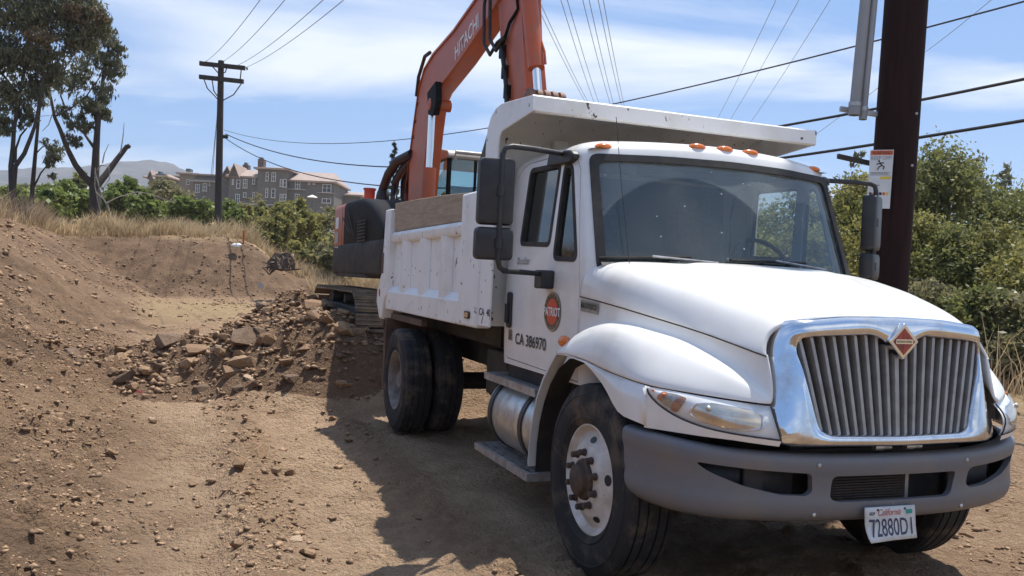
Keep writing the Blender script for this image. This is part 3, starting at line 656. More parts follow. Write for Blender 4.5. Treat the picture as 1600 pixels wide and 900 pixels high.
def disc(name, mat, x, z, rx, rz, off, par, n=40, hole=None):
    o = [(x + rx * math.cos(2 * math.pi * k / n), -ycab(z) - off, z + rz * math.sin(2 * math.pi * k / n)) for k in range(n)]
    if hole is None: return MB().add(o, [tuple(range(n))]).build(name, mat, par, smooth=0, recalc=False)
    i_ = [(x + hole * rx * math.cos(2 * math.pi * k / n), -ycab(z) - off, z + hole * rz * math.sin(2 * math.pi * k / n)) for k in range(n)]
    return MB().add(o + i_, [(k, (k + 1) % n, n + (k + 1) % n, n + k) for k in range(n)]).build(name, mat, par, smooth=0, recalc=False)
LX, LZ = -0.865, 1.40
disc('logo_disc', 'logo_dark', LX, LZ, 0.138, 0.127, 0.003, dr); disc('logo_ring', 'logo_gold', LX, LZ, 0.135, 0.124, 0.0045, dr, hole=0.93)
disc('logo_centre', 'logo_red', LX, LZ, 0.092, 0.086, 0.0045, dr)
text('logo_lettering', 'PATRIOT', 'decal_white', dr, dfr(LX, LZ, 0.006), width=0.265, height=0.058, bold=0.03)
for s_, nm, a0, a1, up in (('GENERAL', 'logo_lettering', 150, 30, 1), ('ENGINEERING', 'logo_lettering', 215, 325, -1)):
    for k, ch in enumerate(s_):
        a = math.radians(lerp(a0, a1, k / (len(s_) - 1))); p = (LX + 0.113 * math.cos(a), 0, LZ + 0.104 * math.sin(a)); ra = Vector((math.cos(a), 0, math.sin(a))) * up
        text(nm, ch, 'logo_gold', dr, frame((p[0], -ycab(LZ) - 0.0052, p[2]), (ra.z, 0, -ra.x), ra), height=0.022)
text('model_badge', 'DuraStar', 'badge_grey', dr, dfr(-1.44, 1.73, 0.005), width=0.25, height=0.05, shear=0.3, bold=0.01)
# ---- hood and front fenders: one lofted skin
HR = [  # rows from the centre out: x0, x1, [(x, y, z)...]
 (-0.10, 0.955, [(-0.1, 0, 1.750), (0.3, 0, 1.712), (0.6, 0, 1.645), (0.8, 0, 1.57), (0.90, 0, 1.525), (0.96, 0, 1.49)]),
 (-0.13, 0.952, [(-0.13, 0.40, 1.746), (0.1, 0.345, 1.732), (0.3, 0.285, 1.706), (0.6, 0.185, 1.640), (0.8, 0.115, 1.574), (0.90, 0.085, 1.526), (0.96, 0.07, 1.490)]),
 (-0.15, 0.950, [(-0.15, 0.47, 1.732), (0.1, 0.41, 1.716), (0.3, 0.35, 1.687), (0.6, 0.245, 1.626), (0.8, 0.175, 1.565), (0.90, 0.145, 1.521), (0.96, 0.13, 1.488)]),
 (-0.22, 0.940, [(-0.2, 0.64, 1.735), (0.1, 0.60, 1.705), (0.4, 0.55, 1.652), (0.65, 0.50, 1.590), (0.8, 0.48, 1.545), (0.90, 0.47, 1.502), (0.96, 0.46, 1.475)]),
 (-0.34, 0.915, [(-0.4, 0.875, 1.735), (-0.1, 0.83, 1.702), (0.1, 0.79, 1.672), (0.4, 0.725, 1.612), (0.65, 0.655, 1.548), (0.8, 0.615, 1.500), (0.88, 0.595, 1.462), (0.93, 0.59, 1.44)]),
 (-0.43, 0.890, [(-0.45, 0.972, 1.705), (-0.2, 0.938, 1.665), (0.1, 0.882, 1.622), (0.4, 0.81, 1.558), (0.65, 0.735, 1.490), (0.8, 0.685, 1.436), (0.88, 0.655, 1.400)]),
 (-0.46, 0.915, [(-0.46, 1.0, 1.60), (-0.2, 0.974, 1.562), (0.1, 0.925, 1.515), (0.4, 0.858, 1.460), (0.65, 0.785, 1.400), (0.8, 0.735, 1.360), (0.9, 0.69, 1.33)]),
 (-0.465, 0.930, [(-0.46, 1.0, 1.515), (-0.25, 0.985, 1.497), (0, 0.95, 1.467), (0.25, 0.905, 1.432), (0.45, 0.857, 1.402), (0.62, 0.812, 1.372), (0.8, 0.748, 1.33), (0.92, 0.695, 1.298)]),
 (-0.465, 0.932, [(-0.46, 0.992, 1.507), (-0.25, 0.977, 1.489), (0, 0.942, 1.459), (0.25, 0.897, 1.424), (0.45, 0.849, 1.394), (0.62, 0.804, 1.364), (0.8, 0.740, 1.322), (0.92, 0.690, 1.29)]),
 (-0.465, 0.965, [(-0.46, 0.995, 1.36), (-0.25, 0.982, 1.40), (0, 0.948, 1.405), (0.25, 0.905, 1.385), (0.45, 0.858, 1.358), (0.62, 0.81, 1.32), (0.8, 0.745, 1.26), (0.92, 0.695, 1.21), (0.97, 0.68, 1.19)]),
 (-0.465, 0.985, [(-0.46, 0.998, 1.235), (-0.38, 0.995, 1.265), (-0.25, 0.985, 1.32), (0, 0.955, 1.357), (0.25, 0.92, 1.350), (0.45, 0.88, 1.325), (0.62, 0.832, 1.280), (0.8, 0.762, 1.21), (0.92, 0.712, 1.14), (0.99, 0.685, 1.10)]),
 (-0.46, 0.99, [(-0.46, 1.045, 1.215), (-0.38, 1.045, 1.275), (-0.25, 1.035, 1.345), (0, 1.035, 1.398), (0.25, 1.02, 1.398), (0.45, 0.985, 1.372), (0.62, 0.93, 1.328), (0.8, 0.845, 1.25), (0.92, 0.755, 1.16), (0.99, 0.69, 1.098)]),
 (-0.455, 0.99, [(-0.46, 1.115, 1.20), (-0.38, 1.118, 1.245), (-0.25, 1.122, 1.300), (0, 1.125, 1.348), (0.25, 1.115, 1.343), (0.45, 1.085, 1.305), (0.62, 1.03, 1.255), (0.8, 0.925, 1.185), (0.92, 0.80, 1.12), (0.99, 0.695, 1.09)]),
 (-0.455, 0.99, [(-0.46, 1.140, 1.180), (-0.38, 1.152, 1.195), (-0.25, 1.160, 1.21), (0, 1.165, 1.213), (0.25, 1.162, 1.195), (0.45, 1.150, 1.175), (0.62, 1.115, 1.150), (0.8, 0.985, 1.125), (0.92, 0.82, 1.10), (0.99, 0.70, 1.085)]),
 (-0.455, 0.99, [(-0.46, 1.142, 1.170), (-0.38, 1.155, 1.178), (-0.25, 1.163, 1.186), (0, 1.168, 1.178), (0.25, 1.166, 1.148), (0.45, 1.155, 1.132), (0.62, 1.122, 1.117), (0.8, 0.99, 1.105), (0.92, 0.82, 1.088), (0.99, 0.70, 1.078)]),
]
LOW = (-0.455, 0.62, [(-0.46, 1.142, 1.160), (-0.38, 1.156, 1.168), (-0.25, 1.165, 1.174), (0, 1.170, 1.160), (0.12, 1.170, 1.12), (0.25, 1.168, 1.06), (0.36, 1.165, 0.975), (0.42, 1.162, 0.945), (0.62, 1.128, 0.925)])
NS = 18
def row(rw, u):
    x0, x1, tb = rw; x = lerp(x0, x1, u); a = np.array(tb); return (x, float(np.interp(x, a[:, 0], a[:, 1])), float(np.interp(x, a[:, 0], a[:, 2])))
mb = MB(); nrow = len(HR); half = [[row(rw, k / (NS - 1)) for k in range(NS)] for rw in HR]
full = [[(x, -y, z) for x, y, z in r] for r in half[:0:-1]] + half
V = [p for r in full for p in r]; nf = len(full)
mb.add(V, [(a * NS + k, a * NS + k + 1, (a + 1) * NS + k + 1, (a + 1) * NS + k) for a in range(nf - 1) for k in range(NS - 1)])
hood = mb.build('hood', 'white_paint', T, smooth=180)
me = hood.data; cre = me.attributes.new('crease_edge', 'FLOAT', 'EDGE'); sharp_rows = set()
for r_ in (7, 8, 14): sharp_rows |= {nrow - 1 - r_, nrow - 1 + r_}
for e in me.edges:
    a, b = e.vertices; ra, rb = a // NS, b // NS
    if ra == rb and abs(ra - nrow + 1) in (1, 2): cre.data[e.index].value = 0.35
    if ra == rb and ra in sharp_rows: cre.data[e.index].value = 0.9
    if {ra, rb} <= {nrow - 1 - 7, nrow - 1 - 8} or {ra, rb} <= {nrow - 1 + 7, nrow - 1 + 8}: cre.data[e.index].value = 0.9
md = hood.modifiers.new('sub', 'SUBSURF'); md.levels = 2; md.render_levels = 2
md = hood.modifiers.new('solid', 'SOLIDIFY'); md.thickness = 0.012; md.offset = -1
for s_ in (-1, 1):
    mb = MB(); top = HR[-1]; pts = []
    for k in range(20):
        u = k / 19; x = lerp(-0.455, 0.62, u); a = np.array(top[2]); b_ = np.array(LOW[2])
        p0 = (x, float(np.interp(x, a[:, 0], a[:, 1])) - 0.004, float(np.interp(x, a[:, 0], a[:, 2])) - 0.006); p1 = (x, float(np.interp(x, b_[:, 0], b_[:, 1])), float(np.interp(x, b_[:, 0], b_[:, 2])))
        if p1[2] > p0[2] - 0.004: p1 = (p1[0], p1[1], p0[2] - 0.004)
        p2 = (x, p1[1] - 0.03, p1[2] + 0.004)
        pts.append([(p[0], s_ * p[1], p[2]) for p in (p0, ((p0[0] + p1[0]) / 2, (p0[1] + p1[1]) / 2 + 0.004, (p0[2] + p1[2]) / 2), p1, p2)])
    mb.loft(pts, False, False).build('fender_skirt', 'white_paint', T, smooth=50, solid=0.012)
    # rear lip of the wheel arch: a thin white edge with the dark splash guard behind it
    pth = [(-0.44, 1.166), (-0.52, 1.09), (-0.62, 0.985), (-0.70, 0.87), (-0.75, 0.755), (-0.785, 0.63), (-0.80, 0.52), (-0.805, 0.42)]
    MB().loft([[(x, s_ * 1.145, z), (x - 0.035, s_ * 1.135, z + 0.012), (x - 0.045, s_ * 1.06, z + 0.012), (x - 0.01, s_ * 1.06, z)] for x, z in pth], True, True).build('fender_lip', 'white_paint', T, smooth=50)
    rr = [(0.62 * math.cos(a), 0.55 + 0.62 * math.sin(a)) for a in [math.radians(d) for d in range(0, 186, 12)]]
    rr = [(0.40, 0.78), (0.40, 0.92), (0.33, 1.02), (0.2, 1.11), (0.05, 1.165), (-0.15, 1.185), (-0.35, 1.16), (-0.5, 1.085), (-0.62, 0.97), (-0.70, 0.85), (-0.755, 0.72), (-0.785, 0.58), (-0.79, 0.40)]
    MB().loft([[(x, s_ * 1.10, z - 0.012), (x, s_ * 0.62, z - 0.012)] for x, z in rr], False, False).build('wheel_well', 'black_frame', T, smooth=50, recalc=False)
    MB().prism([(0.40, 0.7)] + rr + [(-0.79, 0.40), (-0.6, 0.40), (-0.5, 0.7)], s_ * 0.62 - 0.005, s_ * 0.62 + 0.005, 'y').build('wheel_well_wall', 'black_frame', T, smooth=0)
    MB().ball((-0.40, s_ * 1.115, 1.245), 0.055, 0.035, 0.035).build('turn_lamp', 'amber', T)
    # headlight: patch between two curves
    def curve(c, u):
        a = np.array(c); t = np.linspace(0, 1, len(a)); return np.array([np.polyval(np.polyfit(t, a[:, i], 4), u) for i in range(3)])
    TC = [(0.615, -1.128, 1.113), (0.72, -1.06, 1.108), (0.83, -0.965, 1.097), (0.92, -0.82, 1.082), (0.985, -0.695, 1.072)]
    BC = [(0.615, -1.128, 1.103), (0.67, -1.095, 1.035), (0.79, -1.02, 0.978), (0.935, -0.905, 0.948), (1.045, -0.675, 0.925)]
    def HL(u, v, off=0.0):
        p = curve(TC, u) * (1 - v) + curve(BC, u) * v; nrm = np.array([0.75, -0.62, 0.22]); b_ = 0.030 * math.sin(math.pi * min(max(v, 0), 1)) * min(1, u * 4 + 0.15)
        p = p + nrm * (b_ + off); return (p[0], -s_ * p[1] if s_ > 0 else p[1], p[2])
    def patch(name, mat, u0, u1, v0, v1, off, par, shape=None, nu=18, nv=8, sm=60):
        mb = MB(); vv = []
        for j in range(nv + 1):
            for i in range(nu + 1):
                a, b_ = i / nu, j / nv
                if shape == 'oval':
                    aa, bb = a * 2 - 1, b_ * 2 - 1; a, b_ = 0.5 + 0.5 * aa * math.sqrt(1 - bb * bb * 0.30), 0.5 + 0.5 * bb * math.sqrt(1 - aa * aa * 0.30)
                o_ = off(a, b_) if callable(off) else off
                vv.append(HL(lerp(u0, u1, a), lerp(v0, v1, b_), o_))
        mb.add(vv, [(j * (nu + 1) + i, j * (nu + 1) + i + 1, (j + 1) * (nu + 1) + i + 1, (j + 1) * (nu + 1) + i) for j in range(nv) for i in range(nu)])
        return mb.build(name, mat, par, smooth=sm)
    hl = patch('headlight', 'lamp_shell', 0.0, 1.0, 0.0, 1.0, -0.014, T)
    patch('reflector', 'lamp_reflector', 0.50, 0.93, 0.20, 0.86, lambda a, b_: -0.012 + 0.012 * (1 - ((a * 2 - 1) ** 4)), hl, 'oval')
    p = HL(0.60, 0.40, 0.004); MB().ball(p, 0.013, 0.013, 0.013, 12, 8).build('bulb', 'aluminium', hl); MB().tube([HL(0.715 + 0.215 * max(-1, min(1, 1.12 * math.cos(t_))) , 0.53 + 0.33 * max(-1, min(1, 1.12 * math.sin(t_))), -0.006) for t_ in [k * math.pi / 24 for k in range(49)]], 0.0045, 6, False).build('bezel', 'chrome', hl)
    patch('turn_signal', 'lamp_grey', 0.20, 0.42, 0.14, 0.86, -0.010, hl, 'oval', 10, 8)
    patch('turn_signal', 'lamp_amber', 0.19, 0.26, 0.16, 0.80, -0.0085, hl, 'oval', 6, 8); patch('turn_signal', 'lamp_amber', 0.35, 0.425, 0.18, 0.90, -0.0085, hl, 'oval', 6, 8)
    p = HL(0.235, 0.40, -0.004); MB().ball(p, 0.009, 0.009, 0.009, 10, 6).build('bulb', 'amber', hl); p = HL(0.10, 0.42, -0.006); MB().ball(p, 0.007, 0.007, 0.007, 10, 6).build('bulb', 'amber', hl)
    patch('lens', 'lens_glass', 0.0, 1.0, 0.0, 1.0, 0.0, hl, None, 24, 10)
    MB().tube([HL(u / 20, 1.0, -0.004) for u in range(21)], 0.005, 6).build('lamp_trim', 'rubber', hl); MB().tube([HL(1.0, v / 6, -0.002) for v in range(7)], 0.004, 6).build('lamp_trim', 'rubber', hl)
    MB().loft([[HL(u / 16, 1.0, 0.0), (lambda q: (q[0] - 0.004, q[1], min(q[2] - 0.014, 0.945)))(HL(u / 16, 1.0, 0.0)), (lambda q: (q[0] - 0.012, q[1], min(q[2] - 0.03, 0.915)))(HL(u / 16, 1.0, 0.0))] for u in range(17)], False, False).build('lamp_apron', 'white_paint', T, smooth=60)
for s_ in (-1, 1): MB().tube([(p[0], s_ * (p[1] + 0.0015), p[2]) for p in [tuple((a + b) / 2 for a, b in zip(row(HR[7], k / 24), row(HR[8], k / 24))) for k in range(25)]], 0.0042, 6).build('hood_crease_shade', 'ink_black', T)  # black tube laid along the body crease to draw its shadow line
text('engine_badge', 'MAXXFORCE', 'ink_black', T, frame((-0.345, -0.996, 1.458), (1, 0.06, -0.06), (0, 0, 1)), width=0.19, height=0.034, bold=0.02)
MB().obox((-0.345, -0.990, 1.453), (0.105, 0.006, -0.006), (0, 0.002, 0), (0, 0, 0.032)).build('engine_badge', 'badge_grey', T)
# ---- grille
def XG(y, z):
    t = (z - 0.90) / 0.58; y = abs(y); return 1.055 - 0.05 * t - (0.06 + 0.05 * t) * y * y - 1.15 * t * max(0, y - 0.545) - 0.12 * max(0, y - 0.5)
def resample(poly, n):
    P = [Vector(p) for p in poly]; P.append(P[0]); L = [0]
    for a, b in zip(P, P[1:]): L.append(L[-1] + (b - a).length)
    o = []; k = 0
    for i in range(n):
        s = L[-1] * i / n
        while L[k + 1] < s: k += 1
        o.append(P[k].lerp(P[k + 1], (s - L[k]) / max(1e-9, L[k + 1] - L[k])))
    return o
gout = rpoly([(0, 1.497), (-0.30, 1.493), (-0.60, 1.462), (-0.668, 1.30), (-0.675, 1.09), (-0.70, 1.0), (-0.66, 0.892), (0, 0.885), (0.66, 0.892), (0.70, 1.0), (0.675, 1.09), (0.668, 1.30), (0.60, 1.462), (0.30, 1.493)], 0.06, 5)
gin = rpoly([(0, 1.305), (-0.10, 1.385), (-0.155, 1.408), (-0.545, 1.388), (-0.562, 1.33), (-0.455, 0.965), (-0.40, 0.945), (0, 0.938), (0.40, 0.945), (0.455, 0.965), (0.562, 1.33), (0.545, 1.388), (0.155, 1.408), (0.10, 1.385)], 0.035, 5)
NGR = 132
def angsample(poly, n, cz=1.2):
    """points of the outline at evenly spaced angles about (0, cz)"""
    P = [Vector(p) for p in poly]; o = []
    for k in range(n):
        a = 2 * math.pi * k / n + 0.0001; d = Vector((math.sin(a), math.cos(a))); best = None
        for p, q in zip(P, P[1:] + P[:1]):
            e = q - p; den = d.x * e.y - d.y * e.x
            if abs(den) < 1e-9: continue
            w = p - Vector((0, cz)); t = (w.x * e.y - w.y * e.x) / den; u = (w.x * d.y - w.y * d.x) / den
            if t > 0 and -1e-6 <= u <= 1 + 1e-6 and (best is None or t > best): best = t
        o.append(Vector((0, cz)) + d * best)
    return o
go, gi = angsample(gout, NGR), angsample(gin, NGR)
mb = MB(); rg = []
for t_, off in ((0, -0.07), (0, -0.012), (0.06, 0.006), (0.25, 0.022), (0.5, 0.028), (0.75, 0.026), (0.93, 0.016), (1.0, 0.0), (1.01, -0.02), (1.02, -0.075)):
    rg.append([(XG(*(a.lerp(b, t_))) + off, a.lerp(b, t_).x, a.lerp(b, t_).y) for a, b in zip(go, gi)])
mb.loft(rg, True, False)
gr = mb.build('grille', 'chrome', T, smooth=50)
for i in range(-9, 10):
    yt, yb = i * 0.0605, i * 0.0485; lim = 1.415 - 0.03 * abs(i) / 9 if abs(i) > 2 else (1.335 if i == 0 else 1.30 + 0.035 * abs(i) + 0.035)
    sec = []
    for k in range(9):
        z = lerp(0.935, lim, k / 8); y = lerp(yb, yt, (z - 0.94) / 0.46); x = XG(y, z) - 0.012; w = 0.0125 if i else 0.017; sk = 0.010 * (1 if i < 0 else -1 if i > 0 else 0)
        sec.append([(x - 0.012, y - w, z), (x + 0.003, y - w * 0.6, z), (x + 0.006, y + w * 0.1, z), (x + 0.003, y + w * 0.75, z), (x - 0.014, y + w, z), (x - 0.05, y + w * 0.6, z), (x - 0.05, y - w * 0.6, z)])
    MB().loft(sec).build('grille_bar', 'grille_grey', gr, smooth=50)
MB().prism(gout, 0.84, 0.852, 'x').build('radiator_backing', 'black_plastic', gr, smooth=0)
ez, ex = 1.384, XG(0, 1.384) + 0.03
def diamond(h, w): return [(0, ez + h), (-w, ez), (0, ez - h), (w, ez)]
em = MB().prism(rpoly(diamond(0.088, 0.092), 0.008), ex - 0.03, ex + 0.010, 'x').build('emblem', 'chrome', T, bevel=0.004)
MB().prism(diamond(0.064, 0.067), ex + 0.008, ex + 0.0115, 'x').build('emblem_field', 'emblem_red', em, smooth=0)
MB().box(ex + 0.011, ex + 0.014, -0.052, 0.052, ez - 0.011, ez + 0.011).build('emblem_band', 'chrome', em)
MB().box(ex + 0.011, ex + 0.013, -0.006, 0.006, ez - 0.05, ez + 0.05).build('emblem_band', 'emblem_red', em)
text('emblem_lettering', 'INTERNATIONAL', 'ink_black', em, frame((ex + 0.0142, 0, ez), (0, 1, 0), (0, 0, 1)), width=0.092, height=0.011)
# ---- bumper
bp = [(0, 1.072), (0.2, 1.068), (0.4, 1.054), (0.6, 1.027), (0.8, 0.975), (0.95, 0.905), (1.06, 0.81), (1.125, 0.70), (1.15, 0.57), (1.152, 0.43)]
pathb = [(x, -y) for y, x in bp[::-1]] + [(x, y) for y, x in bp[1:]]
def bsec(i, inset):
    n = len(pathb); x, y = pathb[i]; a, b = pathb[max(i - 1, 0)], pathb[min(i + 1, n - 1)]; tx_, ty_ = b[0] - a[0], b[1] - a[1]; l = math.hypot(tx_, ty_); nx_, ny_ = ty_ / l, -tx_ / l
    e = min(1, (abs(y) / 1.15) ** 3); zt = 0.846 + 0.055 * e; zb_ = 0.520 + 0.02 * e
    P = [(zt - 0.004, -0.085), (zt, -0.03), (zt - 0.012, -0.006), (zt - 0.04, 0.0), (zt - 0.085, -0.004), (zt - 0.10, -0.016), (zb_ + 0.135, -0.022), (zb_ + 0.11, -0.010), (zb_ + 0.055, -0.016), (zb_ + 0.02, -0.04), (zb_, -0.09), (zb_ - 0.002, -0.13)]
    sc = 1.0
    return [(x + nx_ * (o - inset), y + ny_ * (o - inset), z) for z, o in P]
ins = [bsec(i, 0) for i in range(len(pathb))]
def densify(rings, k):
    o = []
    for a, b in zip(rings, rings[1:]):
        for j in range(k): o.append([tuple(lerp(p[c], q[c], j / k) for c in range(3)) for p, q in zip(a, b)])
    return o + [rings[-1]]
bump_o = MB().loft(ins, False, False).build('bumper', 'bumper_grey', T, smooth=0, sub=1); md = bump_o.modifiers.new('s', 'SOLIDIFY'); md.thickness = 0.03; md.offset = -1; bake(bump_o)
holes = [rpoly([(-0.372, 0.752), (-0.378, 0.645), (-0.34, 0.630), (0.33, 0.630), (0.362, 0.652), (0.385, 0.752)], 0.03)]
side_h = [(-1.0, 0.800), (-0.75, 0.780), (-0.480, 0.765), (-0.470, 0.680), (-0.50, 0.660), (-0.63, 0.665), (-0.80, 0.702), (-0.94, 0.757)]
holes += [rpoly(side_h, 0.03), rpoly([(-a, b) for a, b in side_h][::-1], 0.03)]
cut(bump_o, [cutter(h_, 0.5, 1.4, 'x') for h_ in holes]); resharp(bump_o, 40)
def XB(y): a = np.array(bp); return float(np.interp(abs(y), a[:, 0], a[:, 1]))
for y in (-0.455, 0.445):
    for z in (0.805, 0.572): MB().ball((XB(y) - 0.002 - (0.02 if z < 0.6 else 0), y, z), 0.007, 0.011, 0.011, 10, 6).build('bumper_bolt', 'aluminium', bump_o)
cool = MB().box(0.90, 0.93, -0.40, 0.16, 0.58, 0.78).build('oil_cooler', 'black_frame', T)
for k in range(14): MB().box(0.93, 0.942, -0.39, 0.15, 0.592 + 0.013 * k, 0.597 + 0.013 * k).build('cooler_fin', 'hub_rust', cool, smooth=0)
MB().loft([[(x - 0.10, y * 0.93, 0.58), (x - 0.10, y * 0.93, 0.83)] for x, y in pathb if y < -0.42], False, False).build('bumper_backing', 'black_plastic', T, smooth=60, solid=0.01); MB().loft([[(x - 0.10, y * 0.93, 0.58), (x - 0.10, y * 0.93, 0.83)] for x, y in pathb if y > 0.42], False, False).build('bumper_backing', 'black_plastic', T, smooth=60, solid=0.01); MB().box(0.84, 0.86, -0.6, 0.6, 0.5, 0.84).build('bumper_backing', 'black_frame', T); MB().box(0.93, 0.95, 0.155, 0.175, 0.58, 0.78).build('oil_cooler_bracket', 'grille_grey', T)
for y in (-0.62, 0.62): MB().box(0.82, 0.90, y - 0.14, y + 0.14, 0.60, 0.80).build('fog_lamp_box', 'black_plastic', T, bevel=0.01)
for y in (-0.05, 0.14): MB().lathe([(0.001, -0.05), (0.016, -0.05), (0.016, 0.0), (0.012, 0.01), (0.012, 0.05), (0.001, 0.05)], (1.0, y, 0.872), 'y', 12).build('tow_pin', 'aluminium', T)
# number plate, bent at its lower edge
PC = (XB(-0.05) + 0.004, -0.055, 0.530); pw, ph = 0.305, 0.152
def PP(u, v):  # u -1..1 left to right seen from the front, v -1..1
    bend = 0.016 * max(0, -v) ** 2 * (1 - 0.5 * u) + 0.012 * max(0, -v - 0.1) * max(0, -u); return (PC[0] + 0.006 + bend - 0.008 * v, PC[1] + u * pw / 2, PC[2] + v * ph / 2)
mb = MB(); NU, NV = 14, 8; vv = [PP(lerp(-1, 1, i / NU) * (0.985 if j in (0, NV) else 1), lerp(-1, 1, j / NV)) for j in range(NV + 1) for i in range(NU + 1)]
mb.add(vv, [(j * (NU + 1) + i, j * (NU + 1) + i + 1, (j + 1) * (NU + 1) + i + 1, (j + 1) * (NU + 1) + i) for j in range(NV) for i in range(NU)])
plate = mb.build('license_plate', 'plate_white', T, smooth=60, solid=0.0015)
def onplate(o, off=0.0015):
    for v_ in o.data.vertices:
        u, v = (v_.co.y - PC[1]) / (pw / 2), (v_.co.z - PC[2]) / (ph / 2); v_.co.x = PP(u, v)[0] + off
    return o
pf = lambda y, z: frame((PC[0] + 0.01, PC[1] + y, PC[2] + z), (0, 1, 0), (0, 0, 1))
onplate(text('plate_lettering', '72880D1', 'ink_navy', plate, pf(0.0, -0.018), width=0.255, height=0.078, bold=0.004))
onplate(text('plate_lettering', 'California', 'ink_red', plate, pf(-0.005, 0.050), width=0.135, height=0.030, shear=0.35))
onplate(text('plate_lettering', 'SEP', 'ink_navy', plate, pf(-0.108, 0.046), width=0.035, height=0.014, bold=0.02))
onplate(MB().add([(0, PC[1] + 0.095, PC[2] + 0.038), (0, PC[1] + 0.132, PC[2] + 0.038), (0, PC[1] + 0.132, PC[2] + 0.058), (0, PC[1] + 0.095, PC[2] + 0.058)], [(0, 1, 2, 3)]).build('plate_sticker', 'sticker_green', plate, smooth=0), 0.002)
for y in (-0.075, 0.088): onplate(MB().ball((0, PC[1] + y, PC[2] + 0.062), 0.002, 0.006, 0.006, 8, 4).build('plate_bolt', 'hub_rust', plate), 0.002)
# ---- roof lamps, antenna, wipers
for y in (-0.80, -0.20, 0.0, 0.20, 0.80):
    x = -0.515 - 0.125 * (y / 0.8) ** 2; z = 2.494 - 0.045 * (y / 0.8) ** 2
    MB().ball((x, y, z), 0.042, 0.062, 0.024, 16, 8).build('marker_lamp', 'amber', T)
MB().tube([(-0.22, -0.80, 1.68), (-0.40, -0.79, 2.2), (-0.52, -0.785, 2.62)], 0.0022, 5).build('antenna', 'black_plastic', T)
for (ya, yb_, za, zb_) in ((-0.93, -0.40, 1.748, 1.778), (-0.15, 0.44, 1.772, 1.782)):
    P = [(Xw(lerp(ya, yb_, k / 6), lerp(za, zb_, k / 6)) + 0.022, lerp(ya, yb_, k / 6), lerp(za, zb_, k / 6)) for k in range(7)]
    w = MB().tube(P, 0.010, 6).build('wiper', 'rubber', T); ym = lerp(ya, yb_, 0.55); zm = lerp(za, zb_, 0.55)
    MB().tube([(Xw(ym, zm) + 0.034, ym, zm + 0.006), (Xw(yb_ + 0.12, 1.74) + 0.06, yb_ + 0.14, 1.748)], 0.008, 6).build('wiper_arm', 'step_metal', w)
MB().loft([[(Xw(y, 1.68) + 0.002, y, 1.712), (Xw(y, 1.68) + 0.03, y, 1.722), (max(Xw(y, 1.68) + 0.05, -0.02 - 0.42 * (abs(y) / 0.92) ** 1.6), y, 1.700)] for y in [lerp(-0.93, 0.93, k / 20) for k in range(21)]], False, False).build('cowl', 'black_plastic', T, smooth=60)
# ---- interior
MB().box(-0.62, -0.24, -0.88, 0.88, 1.2, 1.60).build('dashboard', 'dash_grey', T, bevel=0.06, seg=3)
MB().ball((-0.50, 0.42, 1.61), 0.14, 0.26, 0.07).build('instrument_hood', 'interior_dark', T)
for y in (-0.45, 0.45):
    st = MB().box(-1.45, -0.95, y - 0.24, y + 0.24, 1.30, 1.45).build('seat', 'seat_fabric', T, bevel=0.05, seg=3)
    MB().obox((-1.50, y, 1.78), (0.06, 0, 0), (0, 0.23, 0), (-0.06, 0, 0.38)).build('seat_back', 'seat_fabric', st, bevel=0.05, seg=3); MB().obox((-1.55, y, 2.22), (0.045, 0, 0), (0, 0.13, 0), (0, 0, 0.08)).build('headrest', 'seat_fabric', st, bevel=0.04, seg=3)
ring_ = [(0.22 * math.cos(t_), 0.22 * math.sin(t_)) for t_ in [2 * math.pi * k / 32 for k in range(33)]]
swm = lambda a, b: (-0.70 - 0.62 * b * 0.75, 0.47 + a, 1.77 + b * 0.80)
sw = MB().tube([swm(a, b) for a, b in ring_], 0.015, 8, False).build('steering_wheel', 'black_plastic', T)
MB().tube([swm(-0.21, 0), swm(0.21, 0)], 0.012, 6).tube([swm(0, -0.2), swm(0, 0)], 0.012, 6).tube([swm(0, 0), (-0.45, 0.45, 1.5)], 0.03, 8).build('steering_column', 'black_plastic', sw)
MB().box(-1.84, -0.45, -0.93, 0.93, 1.02, 1.06).build('cab_floor', 'interior_dark', T); MB().box(-1.825, -1.815, -0.90, 0.90, 1.05, 2.42).build('rear_lining', 'interior_dark', T)
MB().loft([[(lerp(-0.60, -1.80, i / 6), y, 2.43 + 0.02 * (1 - (y / 0.9) ** 2)) for y in (-0.9, -0.45, 0, 0.45, 0.9)] for i in range(7)], False, False).build('headliner', 'dash_grey', T, smooth=60)
for sgn in (-1, 1):
    MB().add([(p[0], sgn * 0.962, p[1]) for p in [(-0.5, 1.05), (-1.78, 1.05), (-1.78, 1.80), (-0.6, 1.70)]], [(0, 1, 2, 3)]).build('door_lining', 'interior_dark', T, smooth=0)
